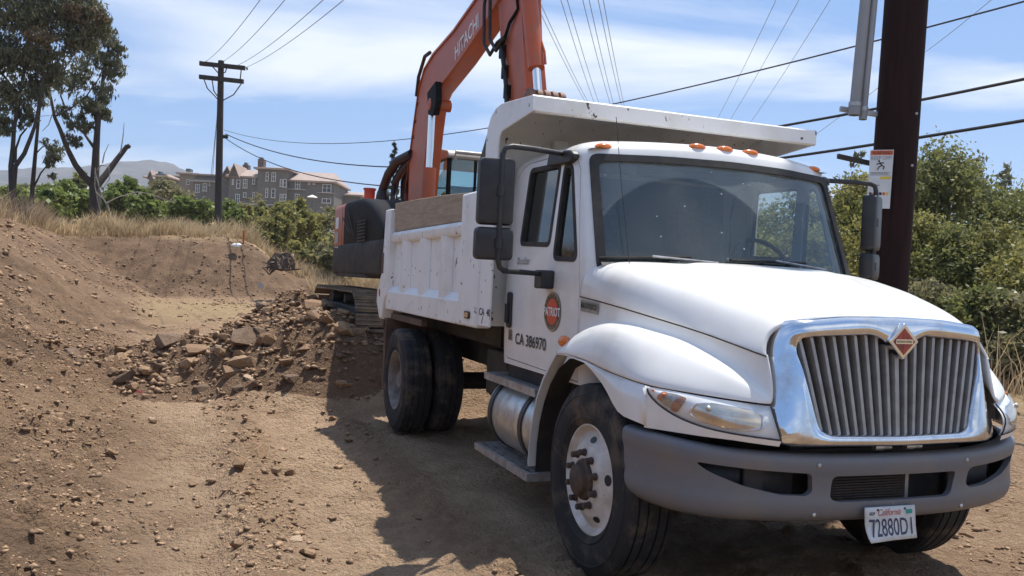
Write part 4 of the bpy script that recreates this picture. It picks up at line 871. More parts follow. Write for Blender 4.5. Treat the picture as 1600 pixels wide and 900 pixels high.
# ---- mirrors
for sgn in (-1, 1):
    yp = -1.46 if sgn < 0 else 1.395; xp_ = -0.665
    mr = MB().tube([(-0.86, sgn * 0.955, 2.415), (-0.72, sgn * 1.25, 2.405), (-0.665, yp - sgn * 0.06, 2.398), (xp_, yp - sgn * 0.015, 2.385), (xp_, yp, 2.34), (xp_, yp, 1.715), (xp_, yp - sgn * 0.012, 1.665), (-0.69, yp - sgn * 0.05, 1.645), (-0.93, sgn * 1.06, 1.64)], 0.017, 10).build('mirror', 'black_plastic', T, smooth=60)
    MB().prism(rpoly([(-1.10, 2.36), (-0.72, 2.345), (-0.66, 2.385), (-0.72, 2.425), (-1.06, 2.45)], 0.03), min(sgn * 0.945, sgn * 0.995), max(sgn * 0.945, sgn * 0.995), 'y').build('mirror_bracket', 'black_plastic', mr, bevel=0.01)
    MB().prism(rpoly([(-1.0, 1.545), (-0.87, 1.545), (-0.87, 1.665), (-1.0, 1.665)], 0.015), min(sgn * 0.995, sgn * 1.085), max(sgn * 0.995, sgn * 1.085), 'y').build('mirror_bracket', 'black_plastic', mr, bevel=0.01)
    ax = Vector((0.22, 0.97, 0)) if sgn < 0 else Vector((0.57, -0.82, 0)); ax.normalize(); nn_ = Vector((-abs(ax.y), -sgn * ax.x, 0)).normalized()
    for z0, z1, w_ in ((1.92, 2.325, 0.112), (1.708, 1.905, 0.120)):
        cx_ = xp_ - 0.055; cy_ = yp + sgn * 0.015; rg = []
        for dpt, k in ((-0.055, 0.78), (-0.048, 0.92), (-0.02, 1.0), (0.03, 1.0), (0.04, 0.96)):
            pl_ = rpoly([(-w_ * k, z0 + (1 - k) * 0.10), (w_ * k, z0 + (1 - k) * 0.10), (w_ * k, z1 - (1 - k) * 0.10), (-w_ * k, z1 - (1 - k) * 0.10)], 0.035, 5)
            rg.append([(cx_ + ax.x * a + nn_.x * dpt, cy_ + ax.y * a + nn_.y * dpt, z) for a, z in pl_])
        h_ = MB().loft(rg).build('mirror_housing', 'black_plastic', mr, smooth=45); pl_ = rpoly([(-w_ * 0.86, z0 + 0.02), (w_ * 0.86, z0 + 0.02), (w_ * 0.86, z1 - 0.02), (-w_ * 0.86, z1 - 0.02)], 0.03)
        MB().add([(cx_ + ax.x * a + nn_.x * 0.0415, cy_ + ax.y * a + nn_.y * 0.0415, z) for a, z in pl_], [tuple(range(len(pl_)))]).build('mirror_glass', 'mirror_glass', mr, smooth=0)
        MB().tube([(xp_, yp, (z0 + z1) / 2 - 0.03), (xp_, yp, (z0 + z1) / 2 + 0.03)], 0.026, 12).build('mirror_clamp', 'black_plastic', mr)
# ---- wheels
def tyre_prof(side, rear=False):
    hw = 0.135; R = 0.525; g = 0.014
    p = [(0.292, -hw * 0.78), (0.31, -hw * 0.90), (0.332, -hw * 0.975), (0.336, -hw * 1.015), (0.342, -hw * 1.015), (0.346, -hw * 0.99), (0.37, -hw * 1.04), (0.42, -hw * 1.05), (0.452, -hw * 1.03), (0.455, -hw * 1.055), (0.461, -hw * 1.05), (0.464, -hw * 1.01), (0.475, -hw * 0.98), (0.507, -hw * 0.90), (0.517, -hw * 0.84)]
    cuts_ = [-0.62, -0.24, 0.24, 0.62] if not rear else [-0.45, 0.0, 0.45]
    for c in cuts_:
        gw = 0.045
        p += [(R - 0.004 * abs(c), hw * (c - gw)), (R - g, hw * (c - gw * 0.7)), (R - g, hw * (c + gw * 0.7)), (R - 0.004 * abs(c), hw * (c + gw))]
    p += [(r, -a) for r, a in p[:15][::-1]]
    return p
def wheel(x, y, side, kind):
    """side -1: outer face towards -y"""
    e = bpy.data.objects.new('wheel', None); COL.objects.link(e); e.parent = T; e.empty_display_size = 0.1
    c = (x, y, 0.525); rear = kind != 'front'
    mb = MB().lathe(tyre_prof(side, rear), c, 'y', 120 if rear else 72)
    if rear:
        np_ = len(tyre_prof(side, rear))
        for k in range(np_):
            r, a = tyre_prof(side, rear)[k]
            if r > 0.51 and 0.30 < abs(a) / 0.135 < 0.92:
                for i in range(120):
                    if i % 5 == 0:
                        vx = mb.v[k * 120 + i]; dx, dz = vx[0] - c[0], vx[2] - c[2]; mb.v[k * 120 + i] = (c[0] + dx * 0.975, vx[1], c[2] + dz * 0.975)
    mb.build('tyre', 'tyre', e, smooth=40, recalc=True)
    s = side
    if kind == 'front':
        prof = [(0.296, 0.100), (0.300, 0.112), (0.290, 0.113), (0.282, 0.098), (0.272, 0.085), (0.262, 0.080), (0.246, 0.0885), (0.238, 0.093), (0.222, 0.105), (0.212, 0.1125), (0.200, 0.122), (0.183, 0.132), (0.130, 0.140), (0.112, 0.140), (0.108, 0.10)]
        MB().lathe([(r, s * a) for r, a in prof], c, 'y', 72).build('rim', 'wheel_white', e, smooth=40)
        for h in range(5):
            a0 = 2 * math.pi * (h + 0.15) / 5; pts = []
            for j in range(16):
                b_ = 2 * math.pi * j / 16; r_ = 0.222 + 0.0165 * math.sin(b_); a_ = a0 + 0.030 * math.cos(b_) / r_; pts.append((c[0] + r_ * math.cos(a_), c[1] + s * (0.1225 - (r_ - 0.2) * 0.775 + 0.0012), c[2] + r_ * math.sin(a_)))
            MB().add(pts, [tuple(range(16))]).build('hand_hole_shade', 'ink_black', e, smooth=0)  # no opening cut: flat dark oval painting the shade inside a hand hole
        MB().lathe([(0.29, s * 0.06), (0.25, s * 0.03), (0.0001, s * 0.02)], c, 'y', 40).build('brake_drum', 'black_frame', e)
        MB().lathe([(0.112, s * 0.12), (0.108, s * 0.155), (0.085, s * 0.165), (0.082, s * 0.190), (0.060, s * 0.200), (0.0005, s * 0.203)], c, 'y', 32).build('hub', 'hub_rust', e)
        for k in range(10):
            t_ = 2 * math.pi * (k + 0.5) / 10; q = (c[0] + 0.148 * math.cos(t_), c[1] + s * 0.139, c[2] + 0.148 * math.sin(t_))
            MB().lathe([(0.021, 0), (0.021, s * 0.012), (0.017, s * 0.014), (0.017, s * 0.040), (0.0005, s * 0.043)], q, 'y', 8).build('wheel_nut', 'hub_rust', e, smooth=30)
    elif kind == 'outer':
        prof = [(0.296, 0.118), (0.302, 0.128), (0.29, 0.130), (0.275, 0.11), (0.258, 0.08), (0.252, -0.02), (0.235, -0.045), (0.19, -0.06), (0.12, -0.065), (0.11, -0.03), (0.10, 0.06), (0.085, 0.085), (0.0005, 0.09)]
        MB().lathe([(r, s * a) for r, a in prof], c, 'y', 48).build('rim', 'rear_rim', e, smooth=40)
        for k in range(10):
            t_ = 2 * math.pi * k / 10; q = (c[0] + 0.148 * math.cos(t_), c[1] - s * 0.064, c[2] + 0.148 * math.sin(t_))
            MB().lathe([(0.02, 0), (0.018, s * 0.03), (0.0005, s * 0.034)], q, 'y', 6).build('wheel_nut', 'hub_rust', e, smooth=30)
    else:
        MB().lathe([(0.296, -0.12), (0.26, -0.08), (0.26, 0.08), (0.296, 0.12)], c, 'y', 40).build('rim', 'rear_rim', e, smooth=40)
    return e
FY = 1.0
wheel(0, -FY, -1, 'front'); wheel(0, FY, 1, 'front')
for s_ in (-1, 1): wheel(-WB, s_ * 1.065, s_, 'outer'); wheel(-WB, s_ * 0.745, s_, 'inner')
MB().tube([(0, -0.85, 0.50), (0, 0.85, 0.50)], 0.06, 10).build('front_axle', 'black_frame', T); MB().tube([(-WB, -0.95, 0.52), (-WB, 0.95, 0.52)], 0.09, 12).ball((-WB, 0, 0.52), 0.24, 0.2, 0.24).build('rear_axle', 'black_frame', T, smooth=60)
# ---- frame and tanks
for y in (-0.43, 0.43): MB().box(-5.45, 0.85, y - 0.04, y + 0.04, 0.76, 1.02).build('frame_rail', 'black_frame', T)
MB().box(-0.4, 0.8, -0.42, 0.42, 0.62, 1.40).build('engine_block', 'black_frame', T, bevel=0.05); MB().box(-1.75, -0.5, -0.95, 0.95, 0.88, 0.985).build('cab_underframe', 'black_frame', T)
MB().tube([(-4.3, 0, 0.55), (-0.9, 0, 0.75)], 0.06, 10).build('drive_shaft', 'black_frame', T)
for x in (-2.3, -3.1, -5.3): MB().box(x - 0.05, x + 0.05, -0.5, 0.5, 0.80, 0.98).build('cross_member', 'black_frame', T)
MB().tube([(-2.9, -0.6, 0.62), (-2.9, -0.25, 0.62)], 0.14, 14).build('air_tank', 'black_frame', T); MB().box(-2.75, -2.25, -0.78, -0.5, 0.62, 1.0).build('battery_box', 'black_frame', T, bevel=0.02)
MB().box(-4.9, -2.5, -0.75, 0.75, 1.03, 1.19).build('hoist_frame', 'black_frame', T)
for s_ in (-1, 1):
    MB().box(-5.05, -4.95, s_ * 1.18, s_ * 0.68, 0.38, 1.12).build('mud_flap', 'mud_rust', T); MB().box(-5.10, -5.0, s_ * 1.2, s_ * 0.4, 1.02, 1.10).build('mud_flap_hanger', 'mud_rust', T)
MB().box(-5.0, -3.7, -1.12, -1.06, 1.115, 1.175).build('bed_sill', 'mud_rust', T)
tk = MB().lathe([(0.0005, -0.50), (0.20, -0.50), (0.262, -0.485), (0.272, -0.46), (0.272, 0.46), (0.262, 0.485), (0.20, 0.5), (0.0005, 0.5)], (-1.38, -0.80, 0.605), 'x', 40).build('fuel_tank', 'aluminium', T, smooth=40)
for x in (-1.77, -1.16): MB().lathe([(0.274, -0.03), (0.282, -0.03), (0.282, 0.03), (0.274, 0.03)], (x, -0.80, 0.605), 'x', 40).build('tank_strap', 'black_plastic', tk, smooth=40)
for z, x0, x1, y0 in ((0.885, -1.98, -0.95, -1.06), (0.335, -2.05, -0.95, -1.09)):
    st = MB().box(x0, x1, y0, y0 + 0.03, z - 0.05, z).box(x0, x1, y0 + 0.20, y0 + 0.23, z - 0.05, z).box(x0, x0 + 0.03, y0 + 0.03, y0 + 0.2, z - 0.05, z).box(x1 - 0.03, x1, y0 + 0.03, y0 + 0.2, z - 0.05, z).build('step', 'step_metal', T)
    n_ = 22
    for k in range(n_):
        xa = lerp(x0 + 0.05, x1 - 0.05, k / (n_ - 1)); MB().obox((xa, y0 + 0.115, z - 0.012), (0.010 if k % 2 else -0.010, 0.085, 0), (0.005, 0, 0), (0, 0, 0.010)).build('step_bar', 'step_metal', st, smooth=0)
    for yy in (0.085, 0.145): MB().box(x0 + 0.03, x1 - 0.03, y0 + yy - 0.004, y0 + yy + 0.004, z - 0.024, z - 0.004).build('step_bar', 'step_metal', st, smooth=0)
for x in (-1.9, -1.1): MB().box(x - 0.02, x + 0.02, -0.87, -0.83, 0.32, 0.87).build('step_hanger', 'black_frame', T)
# ---- dump bed
B0, B1, ZB, ZT = -1.95, -5.35, 1.235, 2.27; YS = 1.135
bed = MB().box(B1, B0, -1.05, 1.05, ZB, ZB + 0.03).build('dump_bed', 'bed_paint', T)
for s_ in (-1, 1):
    def yb(a, b): return (min(s_ * a, s_ * b), max(s_ * a, s_ * b))
    y0, y1 = yb(1.055, 1.075); MB().box(B1 + 0.05, B0 - 0.05, y0, y1, ZB + 0.02, ZT - 0.05).build('side_wall', 'bed_paint', bed)
    y0, y1 = yb(1.03, 1.10); MB().box(-5.10, -2.36, y0, y1, 1.245, 1.255).build('side_sill', 'bed_paint', bed)
    MB().prism([(s_ * 1.07, 1.21), (s_ * YS, 1.21), (s_ * YS, 1.40), (s_ * 1.075, 1.475)], -5.24, -2.40, 'x').build('lower_rail', 'bed_paint', bed, bevel=0.012)
    MB().prism([(s_ * 1.06, 1.94), (s_ * 1.12, 1.94), (s_ * YS, 1.965), (s_ * YS, 2.02), (s_ * 1.11, 2.055), (s_ * 1.06, 2.055)], -5.10, -2.405, 'x').build('top_rail', 'bed_paint', bed, bevel=0.014, seg=3)
    for xr in (-4.52, -3.78, -3.04): MB().loft([[(xr - 0.16, s_ * 1.075, z), (xr - 0.085, s_ * (1.128), z), (xr + 0.085, s_ * (1.128), z), (xr + 0.16, s_ * 1.075, z)] for z in (1.40, 1.95)], True, True).build('side_rib', 'bed_paint', bed, bevel=0.008)
    y0, y1 = yb(1.03, 1.165); MB().box(-2.42, -1.95, y0, y1, 1.215, 2.262).build('corner_post', 'bed_paint', bed, bevel=0.02, seg=3)
    y0, y1 = yb(1.02, 1.155); MB().prism([(-5.10, 2.31), (-5.34, 2.31), (-5.42, 1.62), (-5.62, 1.42), (-5.64, 1.27), (-5.45, 1.09), (-5.36, 1.09), (-5.28, 1.30), (-5.16, 1.36)], y0, y1, 'y').build('rear_post', 'bed_paint', bed, bevel=0.015)
    y0, y1 = yb(1.06, 1.10); pk = MB().prism([(-5.08, 2.06), (-5.12, 2.375), (-4.2, 2.352), (-3.2, 2.32), (-2.425, 2.282), (-2.425, 2.06)], y0, y1, 'y').build('side_board', 'plank', bed, bevel=0.004)
    # gusset that carries the cab shield
    y0, y1 = yb(1.125, 1.14)
    gp = [(-1.955, 1.24), (-1.955, 2.62), (-1.93, 2.72), (-1.86, 2.80), (-1.76, 2.845), (-1.64, 2.858), (-1.035, 2.808), (-1.04, 2.70), (-1.61, 2.655), (-1.66, 2.62), (-1.68, 2.55), (-1.69, 1.24)]
    MB().prism(gp, y0, y1, 'y').build('shield_gusset', 'bed_paint', bed, bevel=0.004)
    MB().lathe([(0.0005, 0.004), (0.012, 0.004), (0.012, 0.0)], (-1.82, y0 if s_ < 0 else y1, 2.73), 'y', 12).build('bolt_hole', 'ink_black', bed)
MB().box(-1.985, -1.955, -1.12, 1.12, ZB, 2.70).build('front_wall', 'bed_paint', bed)
for y in (-0.55, 0.0, 0.55): MB().box(-1.955, -1.88, y - 0.06, y + 0.06, ZB, 2.68).build('front_rib', 'bed_paint', bed, bevel=0.01)
MB().loft([[(x, -1.125, z), (x, 1.125, z), (x, 1.125, z - 0.008), (x, -1.125, z - 0.008)] for x, z in ((-1.965, 2.62), (-1.94, 2.70), (-1.87, 2.775), (-1.77, 2.82), (-1.64, 2.833), (-1.05, 2.783))], True, True).build('cab_shield', 'bed_paint', bed, smooth=40)
MB().prism([(-1.055, 2.80), (-1.032, 2.812), (-1.022, 2.80), (-1.022, 2.705), (-1.05, 2.695)], -1.142, 1.142, 'y').build('shield_lip', 'bed_paint', bed, bevel=0.004)
MB().box(-5.36, -5.30, -1.03, 1.03, 1.25, 2.12).build('tailgate', 'bed_paint', bed, bevel=0.01)
lm = MB().prism(rpoly([(-2.20, 1.278), (-2.07, 1.278), (-2.07, 1.335), (-2.20, 1.335)], 0.02), -1.176, -1.164, 'y').build('side_lamp', 'black_plastic', bed); MB().prism(rpoly([(-2.185, 1.288), (-2.085, 1.288), (-2.085, 1.325), (-2.185, 1.325)], 0.015), -1.181, -1.175, 'y').build('side_lamp_lens', 'lamp_reflector', lm)
MB().box(-5.43, -5.33, -1.159, -1.1555, 1.60, 1.83).build('rear_reflector', 'mud_rust', bed); MB().prism([(-5.48 + 0.03 * math.cos(t_), 1.38 + 0.045 * math.sin(t_)) for t_ in [k * 0.5236 for k in range(12)]], -1.160, -1.1555, 'y').build('rear_reflector', 'ink_red', bed)
text('weight_lettering', 'CA  40', 'ink_black', bed, frame((-1.80, -1.1415, 1.345), (1, 0, 0), (0, 0, 1)), width=0.26, height=0.055, bold=0.02)
MB().box(-5.3, -2.0, -1.04, 1.04, 1.26, 1.7).build('load', 'pile_dirt', bed)

# ------------------------------------------------------------------ excavator behind the truck (same axes as the truck)
pmat('exc_orange', (0.47, 0.098, 0.032), (0.37, 0.078, 0.030), scale=3, rough=0.42, lo=0.42, hi=0.7, c3=(0.27, 0.125, 0.075), s3=5, lo3=0.56, hi3=0.8)
pmat('exc_black', (0.014, 0.0135, 0.014), (0.035, 0.031, 0.028), scale=4, rough=0.6, spec=0.06, lo=0.5, hi=0.8)
pmat('exc_grey', (0.045, 0.044, 0.044), (0.075, 0.066, 0.058), scale=4, rough=0.65, spec=0.1)
pmat('exc_dusty', (0.45, 0.38, 0.29), (0.33, 0.28, 0.22), scale=4, rough=0.8)
pmat('track_steel', (0.055, 0.045, 0.037), (0.13, 0.10, 0.072), scale=5, rough=0.8, lo=0.42, hi=0.65)
pmat('shoe_dirt', (0.13, 0.10, 0.075), (0.29, 0.215, 0.145), scale=4, rough=0.9, lo=0.40, hi=0.62)
pmat('rod_chrome', (0.78, 0.78, 0.78), rough=0.15, metal=1.0)
pmat('hose', (0.012, 0.012, 0.013), (0.03, 0.028, 0.027), scale=20, rough=0.6)
pmat('pin_brown', (0.26, 0.13, 0.085), (0.16, 0.08, 0.055), scale=14, rough=0.7)
pmat('exhaust_red', (0.55, 0.07, 0.025), (0.42, 0.06, 0.025), scale=9, rough=0.5)
pmat('cab_grey', (0.40, 0.39, 0.37), (0.30, 0.285, 0.26), scale=6, rough=0.5)
glass_mat('exc_glass', (0.62, 0.76, 0.74), gloss=0.06, dust=0.06)
exc = thing('excavator', 'orange tracked excavator with its arm reaching into the white truck bed', 'excavator', mat=Mt)
E_ = exc
GZ0 = 0.46
for y0, y1 in ((-1.17, -0.57), (1.17, 1.77)):
    tr = bpy.data.objects.new('track', None); COL.objects.link(tr); tr.parent = E_; tr.empty_display_size = 0.2
    xa, xb, r = -7.22, -10.45, 0.415; zc_ = GZ0 + 0.455
    per = 2 * abs(xb - xa) + 2 * math.pi * r; NSH = 47
    sh = MB().prism([(-0.088, 0.0), (0.088, 0.0), (0.088, 0.014), (0.070, 0.016), (0.066, 0.042), (0.050, 0.042), (0.046, 0.016), (0.010, 0.016), (0.006, 0.036), (-0.010, 0.036), (-0.014, 0.016), (-0.05, 0.016), (-0.054, 0.034), (-0.07, 0.034), (-0.074, 0.016), (-0.088, 0.014)], y0, y1, 'y').build('track_shoe', 'shoe_dirt', tr, smooth=0)
    def pos(s):
        L = abs(xb - xa); s = s % per
        if s < L: return (xa - s, zc_ + r, 0.0)
        s -= L
        if s < math.pi * r: a = s / r; return (xb - r * math.sin(a), zc_ + r * math.cos(a), -a)
        s -= math.pi * r
        if s < L: return (xb + s, zc_ - r, math.pi)
        s -= L; a = s / r; return (xa + r * math.sin(a), zc_ - r * math.cos(a), math.pi - a)
    for k in range(NSH):
        x, z, a = pos(per * k / NSH); o = sh if k == 0 else sh.copy()
        if k: COL.objects.link(o)
        sag = 0.0; o.location = (x, 0, z + sag); o.rotation_euler = (0, a, 0)
    ym = (y0 + y1) / 2
    MB().prism(rpoly([(-7.05, zc_ + 0.05), (-7.35, zc_ + 0.22), (-10.2, zc_ + 0.22), (-10.4, zc_), (-10.1, zc_ - 0.18), (-7.4, zc_ - 0.18), (-7.05, zc_ - 0.08)], 0.06), ym - 0.22, ym + 0.22, 'y').build('track_frame', 'exc_grey', tr, bevel=0.015)
    for x in (xa, xb): MB().lathe([(0.0005, -0.12), (0.16, -0.12), (0.18, -0.08), (0.36, -0.06), (0.39, -0.03), (0.39, 0.03), (0.36, 0.06), (0.18, 0.08), (0.16, 0.12), (0.0005, 0.12)], (x, ym, zc_), 'y', 30).build('track_wheel', 'track_steel', tr, smooth=40)
    for k in range(7): MB().lathe([(0.0005, -0.2), (0.09, -0.2), (0.09, 0.2), (0.0005, 0.2)], (-7.7 - 0.36 * k, ym, zc_ - 0.30), 'y', 16).build('roller', 'track_steel', tr)
    for x in (-8.3, -9.4): MB().lathe([(0.0005, -0.2), (0.07, -0.2), (0.07, 0.2), (0.0005, 0.2)], (x, ym, zc_ + 0.30), 'y', 16).build('roller', 'track_steel', tr)
MB().box(-9.9, -7.8, -0.6, 1.2, GZ0 + 0.35, GZ0 + 0.85).build('carbody', 'exc_grey', E_, bevel=0.05); MB().lathe([(0.0005, 0), (0.62, 0), (0.62, 0.22), (0.0005, 0.22)], (-8.85, 0.3, GZ0 + 0.85), 'z', 40).build('slew_ring', 'exc_black', E_)
# upper structure
up_poly = rpoly([(-6.9, -0.95), (-6.9, 1.60), (-9.6, 1.60), (-10.25, 1.30), (-10.50, 0.3), (-10.25, -0.72), (-9.6, -1.0), (-7.2, -1.0)], 0.22, 5)
MB().prism(up_poly, 1.53, 1.60, 'z').build('deck', 'exc_grey', E_, bevel=0.01)
def wall_strip(name, mat, x0, x1, z0, ztop, par, y=-1.0, th=0.03):
    """right side panel, its top edge following ztop(x), rounding inwards at the top"""
    rg = []
    for k in range(13):
        x = lerp(x0, x1, k / 12); zt = ztop(x); yy = y + 0.24 * max(0, (-9.95 - x) / 0.6) ** 2
        rg.append([(x, yy + 0.02, z0), (x, yy, z0 + 0.05), (x, yy, zt - 0.10), (x, yy + 0.008, zt - 0.04), (x, yy + 0.03, zt - 0.01), (x, yy + 0.10, zt), (x, yy + 0.7, zt + 0.01)])
    return MB().loft(rg, False, False).build(name, mat, par, smooth=60, solid=th)
zt_ = lambda x: 2.665 - 0.012 * max(0, x + 9.2) ** 2 - 0.11 * max(0, x + 8.0) ** 2
wall_strip('side_panel', 'exc_black', -9.02, -6.0, 1.90, zt_, E_)
lb = wall_strip('side_skirt', 'exc_grey', -10.25, -6.0, 1.56, lambda x: 2.05, E_, y=-1.012)
cw = MB()
ring0 = [(-9.03, -1.003), (-9.6, -1.003), (-9.95, -1.0), (-10.22, -0.93), (-10.42, -0.70), (-10.50, -0.2), (-10.52, 0.3), (-10.50, 0.6), (-10.40, 1.0), (-10.22, 1.30), (-9.95, 1.50), (-9.6, 1.6), (-9.03, 1.6)]
cx0 = (-9.6, 0.3)
rg = []
for z, k in ((1.60, 0.97), (1.66, 1.0), (2.58, 1.0), (2.64, 0.985), (2.67, 0.94), (2.68, 0.75)): rg.append([(cx0[0] + (x - cx0[0]) * (k if x < -9.1 else 1), cx0[1] + (y - cx0[1]) * k, z) for x, y in ring0])
cwo = cw.loft(rg, True, True).build('counterweight', 'exc_orange', E_, smooth=50)
for z0, z1, s0, s1 in ((2.28, 2.46, 0.18, 0.80), (2.05, 2.22, 0.15, 0.85), (1.92, 2.0, 0.1, 0.9)):
    a, b = Vector((-9.4, -1.004)), Vector((-9.9, -1.001)); p, q = a.lerp(b, s0) - Vector((0, 0.006)), a.lerp(b, s1) - Vector((0, 0.006))
    MB().add([(p.x, p.y, z0), (q.x, q.y, z0), (q.x, q.y, z1), (p.x, p.y, z1)], [(0, 1, 2, 3)]).build('decal', 'decal_white' if z0 > 2.1 else 'cab_grey', cwo, smooth=0)
MB().loft([[(x, -0.4, zt_(x) + 0.012), (x, 0.2, zt_(x) + 0.03), (x, 1.58, zt_(x) + 0.01)] for x in (-9.2, -8.9, -8.5)], False, False).build('engine_cover', 'exc_dusty', E_, solid=0.02)
MB().box(-9.9, -8.6, -0.75, 1.55, 2.0, 2.60).build('engine_bay', 'exc_black', E_, bevel=0.03)
MB().lathe([(0.085, -0.02), (0.085, 0.26), (0.10, 0.26), (0.10, 0.29), (0.07, 0.29), (0.07, 0.05)], (-9.3, -0.58, 2.64), 'z', 20).build('exhaust_stack', 'exhaust_red', E_, smooth=40)
for k, x in enumerate((-8.55, -8.35, -8.15)): MB().obox((x - 0.15, -1.032, 2.30), (0.28, 0, -0.12 - 0.03 * k), (0, 0.002, 0), (0.006, 0, 0.016)).build('panel_stripe', 'exc_grey', E_, smooth=0)
for k in range(7): MB().box(-7.75, -7.15, -1.034, -1.028, 2.02 + 0.045 * k, 2.04 + 0.045 * k).build('vent_slat', 'exc_grey', E_, smooth=0)
for x in (-9.02, -7.95): MB().box(x - 0.006, x + 0.006, -1.034, -1.029, 1.95, zt_(x) - 0.08).build('panel_seam', 'ink_black', E_, smooth=0)
# cab of the excavator
ec = MB().box(-9.75, -8.28, 0.38, 1.45, 1.62, 2.35).build('operator_cab', 'exc_black', E_, bevel=0.03)
for (x, y) in ((-8.31, 0.41), (-8.31, 1.42), (-9.1, 0.41), (-9.72, 0.41), (-9.1, 1.42), (-9.72, 1.42)): MB().box(x - 0.035, x + 0.035, y - 0.03, y + 0.03, 2.33, 3.42).build('cab_pillar', 'exc_black', ec, bevel=0.01)
MB().prism(rpoly([(-8.20, 3.38), (-8.26, 3.49), (-8.6, 3.55), (-9.6, 3.55), (-9.78, 3.47), (-9.78, 3.38)], 0.05), 0.36, 1.47, 'y').build('cab_roof', 'cab_grey', ec, bevel=0.02)
MB().tube([(-8.20, 0.46, 3.36), (-8.16, 0.46, 3.46), (-8.16, 1.42, 3.46), (-8.20, 1.42, 3.36)], 0.03, 8).build('cab_guard', 'cab_grey', ec)
MB().box(-8.30, -8.295, 0.44, 1.39, 2.36, 3.38).build('cab_window', 'exc_glass', ec, smooth=0); MB().box(-9.70, -9.13, 0.402, 0.407, 2.36, 3.38).build('cab_window', 'exc_glass', ec, smooth=0); MB().box(-9.07, -8.35, 0.402, 0.407, 2.36, 3.38).build('cab_window', 'exc_glass', ec, smooth=0)
MB().box(-9.70, -8.35, 1.425, 1.43, 2.36, 3.38).build('cab_window', 'exc_glass', ec, smooth=0); MB().box(-8.295, -8.28, 0.80, 0.84, 2.36, 3.38).box(-8.295, -8.28, 0.50, 1.39, 2.78, 2.81).build('window_bar', 'exc_black', ec)
MB().box(-9.5, -9.0, 0.72, 1.2, 2.3, 2.45).obox((-9.45, 0.96, 2.75), (0.07, 0, 0), (0, 0.24, 0), (-0.05, 0, 0.35)).build('operator_seat', 'seat_fabric', ec, bevel=0.05)
# boom
bm_back = [(-8.85, 1.75), (-9.15, 2.3), (-9.33, 2.86), (-9.16, 3.4), (-8.93, 4.0), (-8.74, 4.45), (-8.45, 4.70), (-7.95, 4.82), (-6.95, 4.90), (-6.05, 5.05), (-5.0, 5.33), (-4.72, 5.30)]
bm_front = [(-4.62, 5.08), (-4.85, 4.90), (-5.45, 4.70), (-5.85, 4.60), (-6.70, 4.40), (-7.72, 4.22), (-7.98, 4.10), (-8.12, 3.7), (-8.32, 2.8), (-8.45, 1.75)]
BY0, BY1 = 0.0, 0.25
bo = MB().prism(bm_back + bm_front, BY0, BY1, 'y').build('boom', 'exc_orange', E_, bevel=0.02)
MB().prism([(a, b) for a, b in bm_back[1:-1]] + [(a + 0.0, b - 0.035) for a, b in bm_back[1:-1]][::-1], BY0 - 0.02, BY0 + 0.01, 'y').build('boom_flange', 'exc_orange', bo)
text('boom_lettering', 'HITACHI', 'decal_white', bo, frame((-6.36, BY0 - 0.004, 4.655), (0.97, 0, 0.20), (-0.2, 0, 0.97)), width=0.98, height=0.20, bold=0.01)
MB().lathe([(0.0005, -0.13), (0.085, -0.11), (0.085, 0.20), (0.0005, 0.20)], (-7.66, 0.0, 4.02), 'y', 20).build('boom_pin', 'exc_orange', bo); MB().prism([(-7.86, 4.22), (-7.42, 4.30), (-7.34, 4.02), (-7.46, 3.84), (-7.74, 3.88)], -0.10, -0.01, 'y').build('boom_lug', 'exc_black', bo, bevel=0.01)
for y in (-0.05,):
    a, b = Vector((-7.72, y, 4.02)), Vector((-7.75, y, 2.0)); m_ = a.lerp(b, 0.44)
    cy = MB().tube([m_, b], 0.10, 16).build('boom_cylinder', 'exc_orange', E_, smooth=40); MB().tube([a, m_], 0.05, 14).build('cylinder_rod', 'rod_chrome', cy, smooth=40)
# pipes and hoses along the back of the boom
for dy in (0.06, 0.14): MB().tube([(-9.14, dy, 3.38), (-8.92, dy, 4.03), (-8.75, dy, 4.50), (-8.45, dy, 4.77), (-7.9, dy, 4.89), (-6.95, dy, 4.97), (-6.0, dy, 5.12), (-5.1, dy, 5.4)], 0.022, 8).build('boom_pipe', 'exc_orange', bo)
for z in (3.5, 3.72, 3.95, 4.2): MB().box(-9.16 + (z - 3.4) * 0.38, -9.03 + (z - 3.4) * 0.38, 0.0, 0.2, z, z + 0.05).build('pipe_clamp', 'exc_black', bo)
MB().tube([(-8.8, -0.02, 4.35), (-8.68, -0.03, 4.62), (-8.35, -0.03, 4.86), (-8.1, -0.02, 4.86)], 0.028, 8).build('boom_hose', 'hose', bo)
for k, (dy, dz, rr_) in enumerate(((-0.12, 0.0, 0.075), (0.0, -0.06, 0.06), (0.10, -0.10, 0.055), (-0.03, -0.16, 0.05))):
    MB().tube([(-9.05, 0.06 + dy * 0.4, 3.50 + dz * 0.3), (-9.5, dy, 3.42 + dz), (-10.0, dy * 1.2, 3.26 + dz), (-10.3 + 0.12 * k, dy * 1.4, 3.02 + dz), (-10.38 + 0.22 * k, dy * 1.6, 2.78), (-10.1 + 0.2 * k, dy * 1.6, 2.60)], rr_, 10).build('boom_hose', 'hose', bo, smooth=60)
MB().ball((-10.3, -0.16, 2.83), 0.16, 0.12, 0.26, 14, 10).build('hose_sleeve', 'hose', bo)
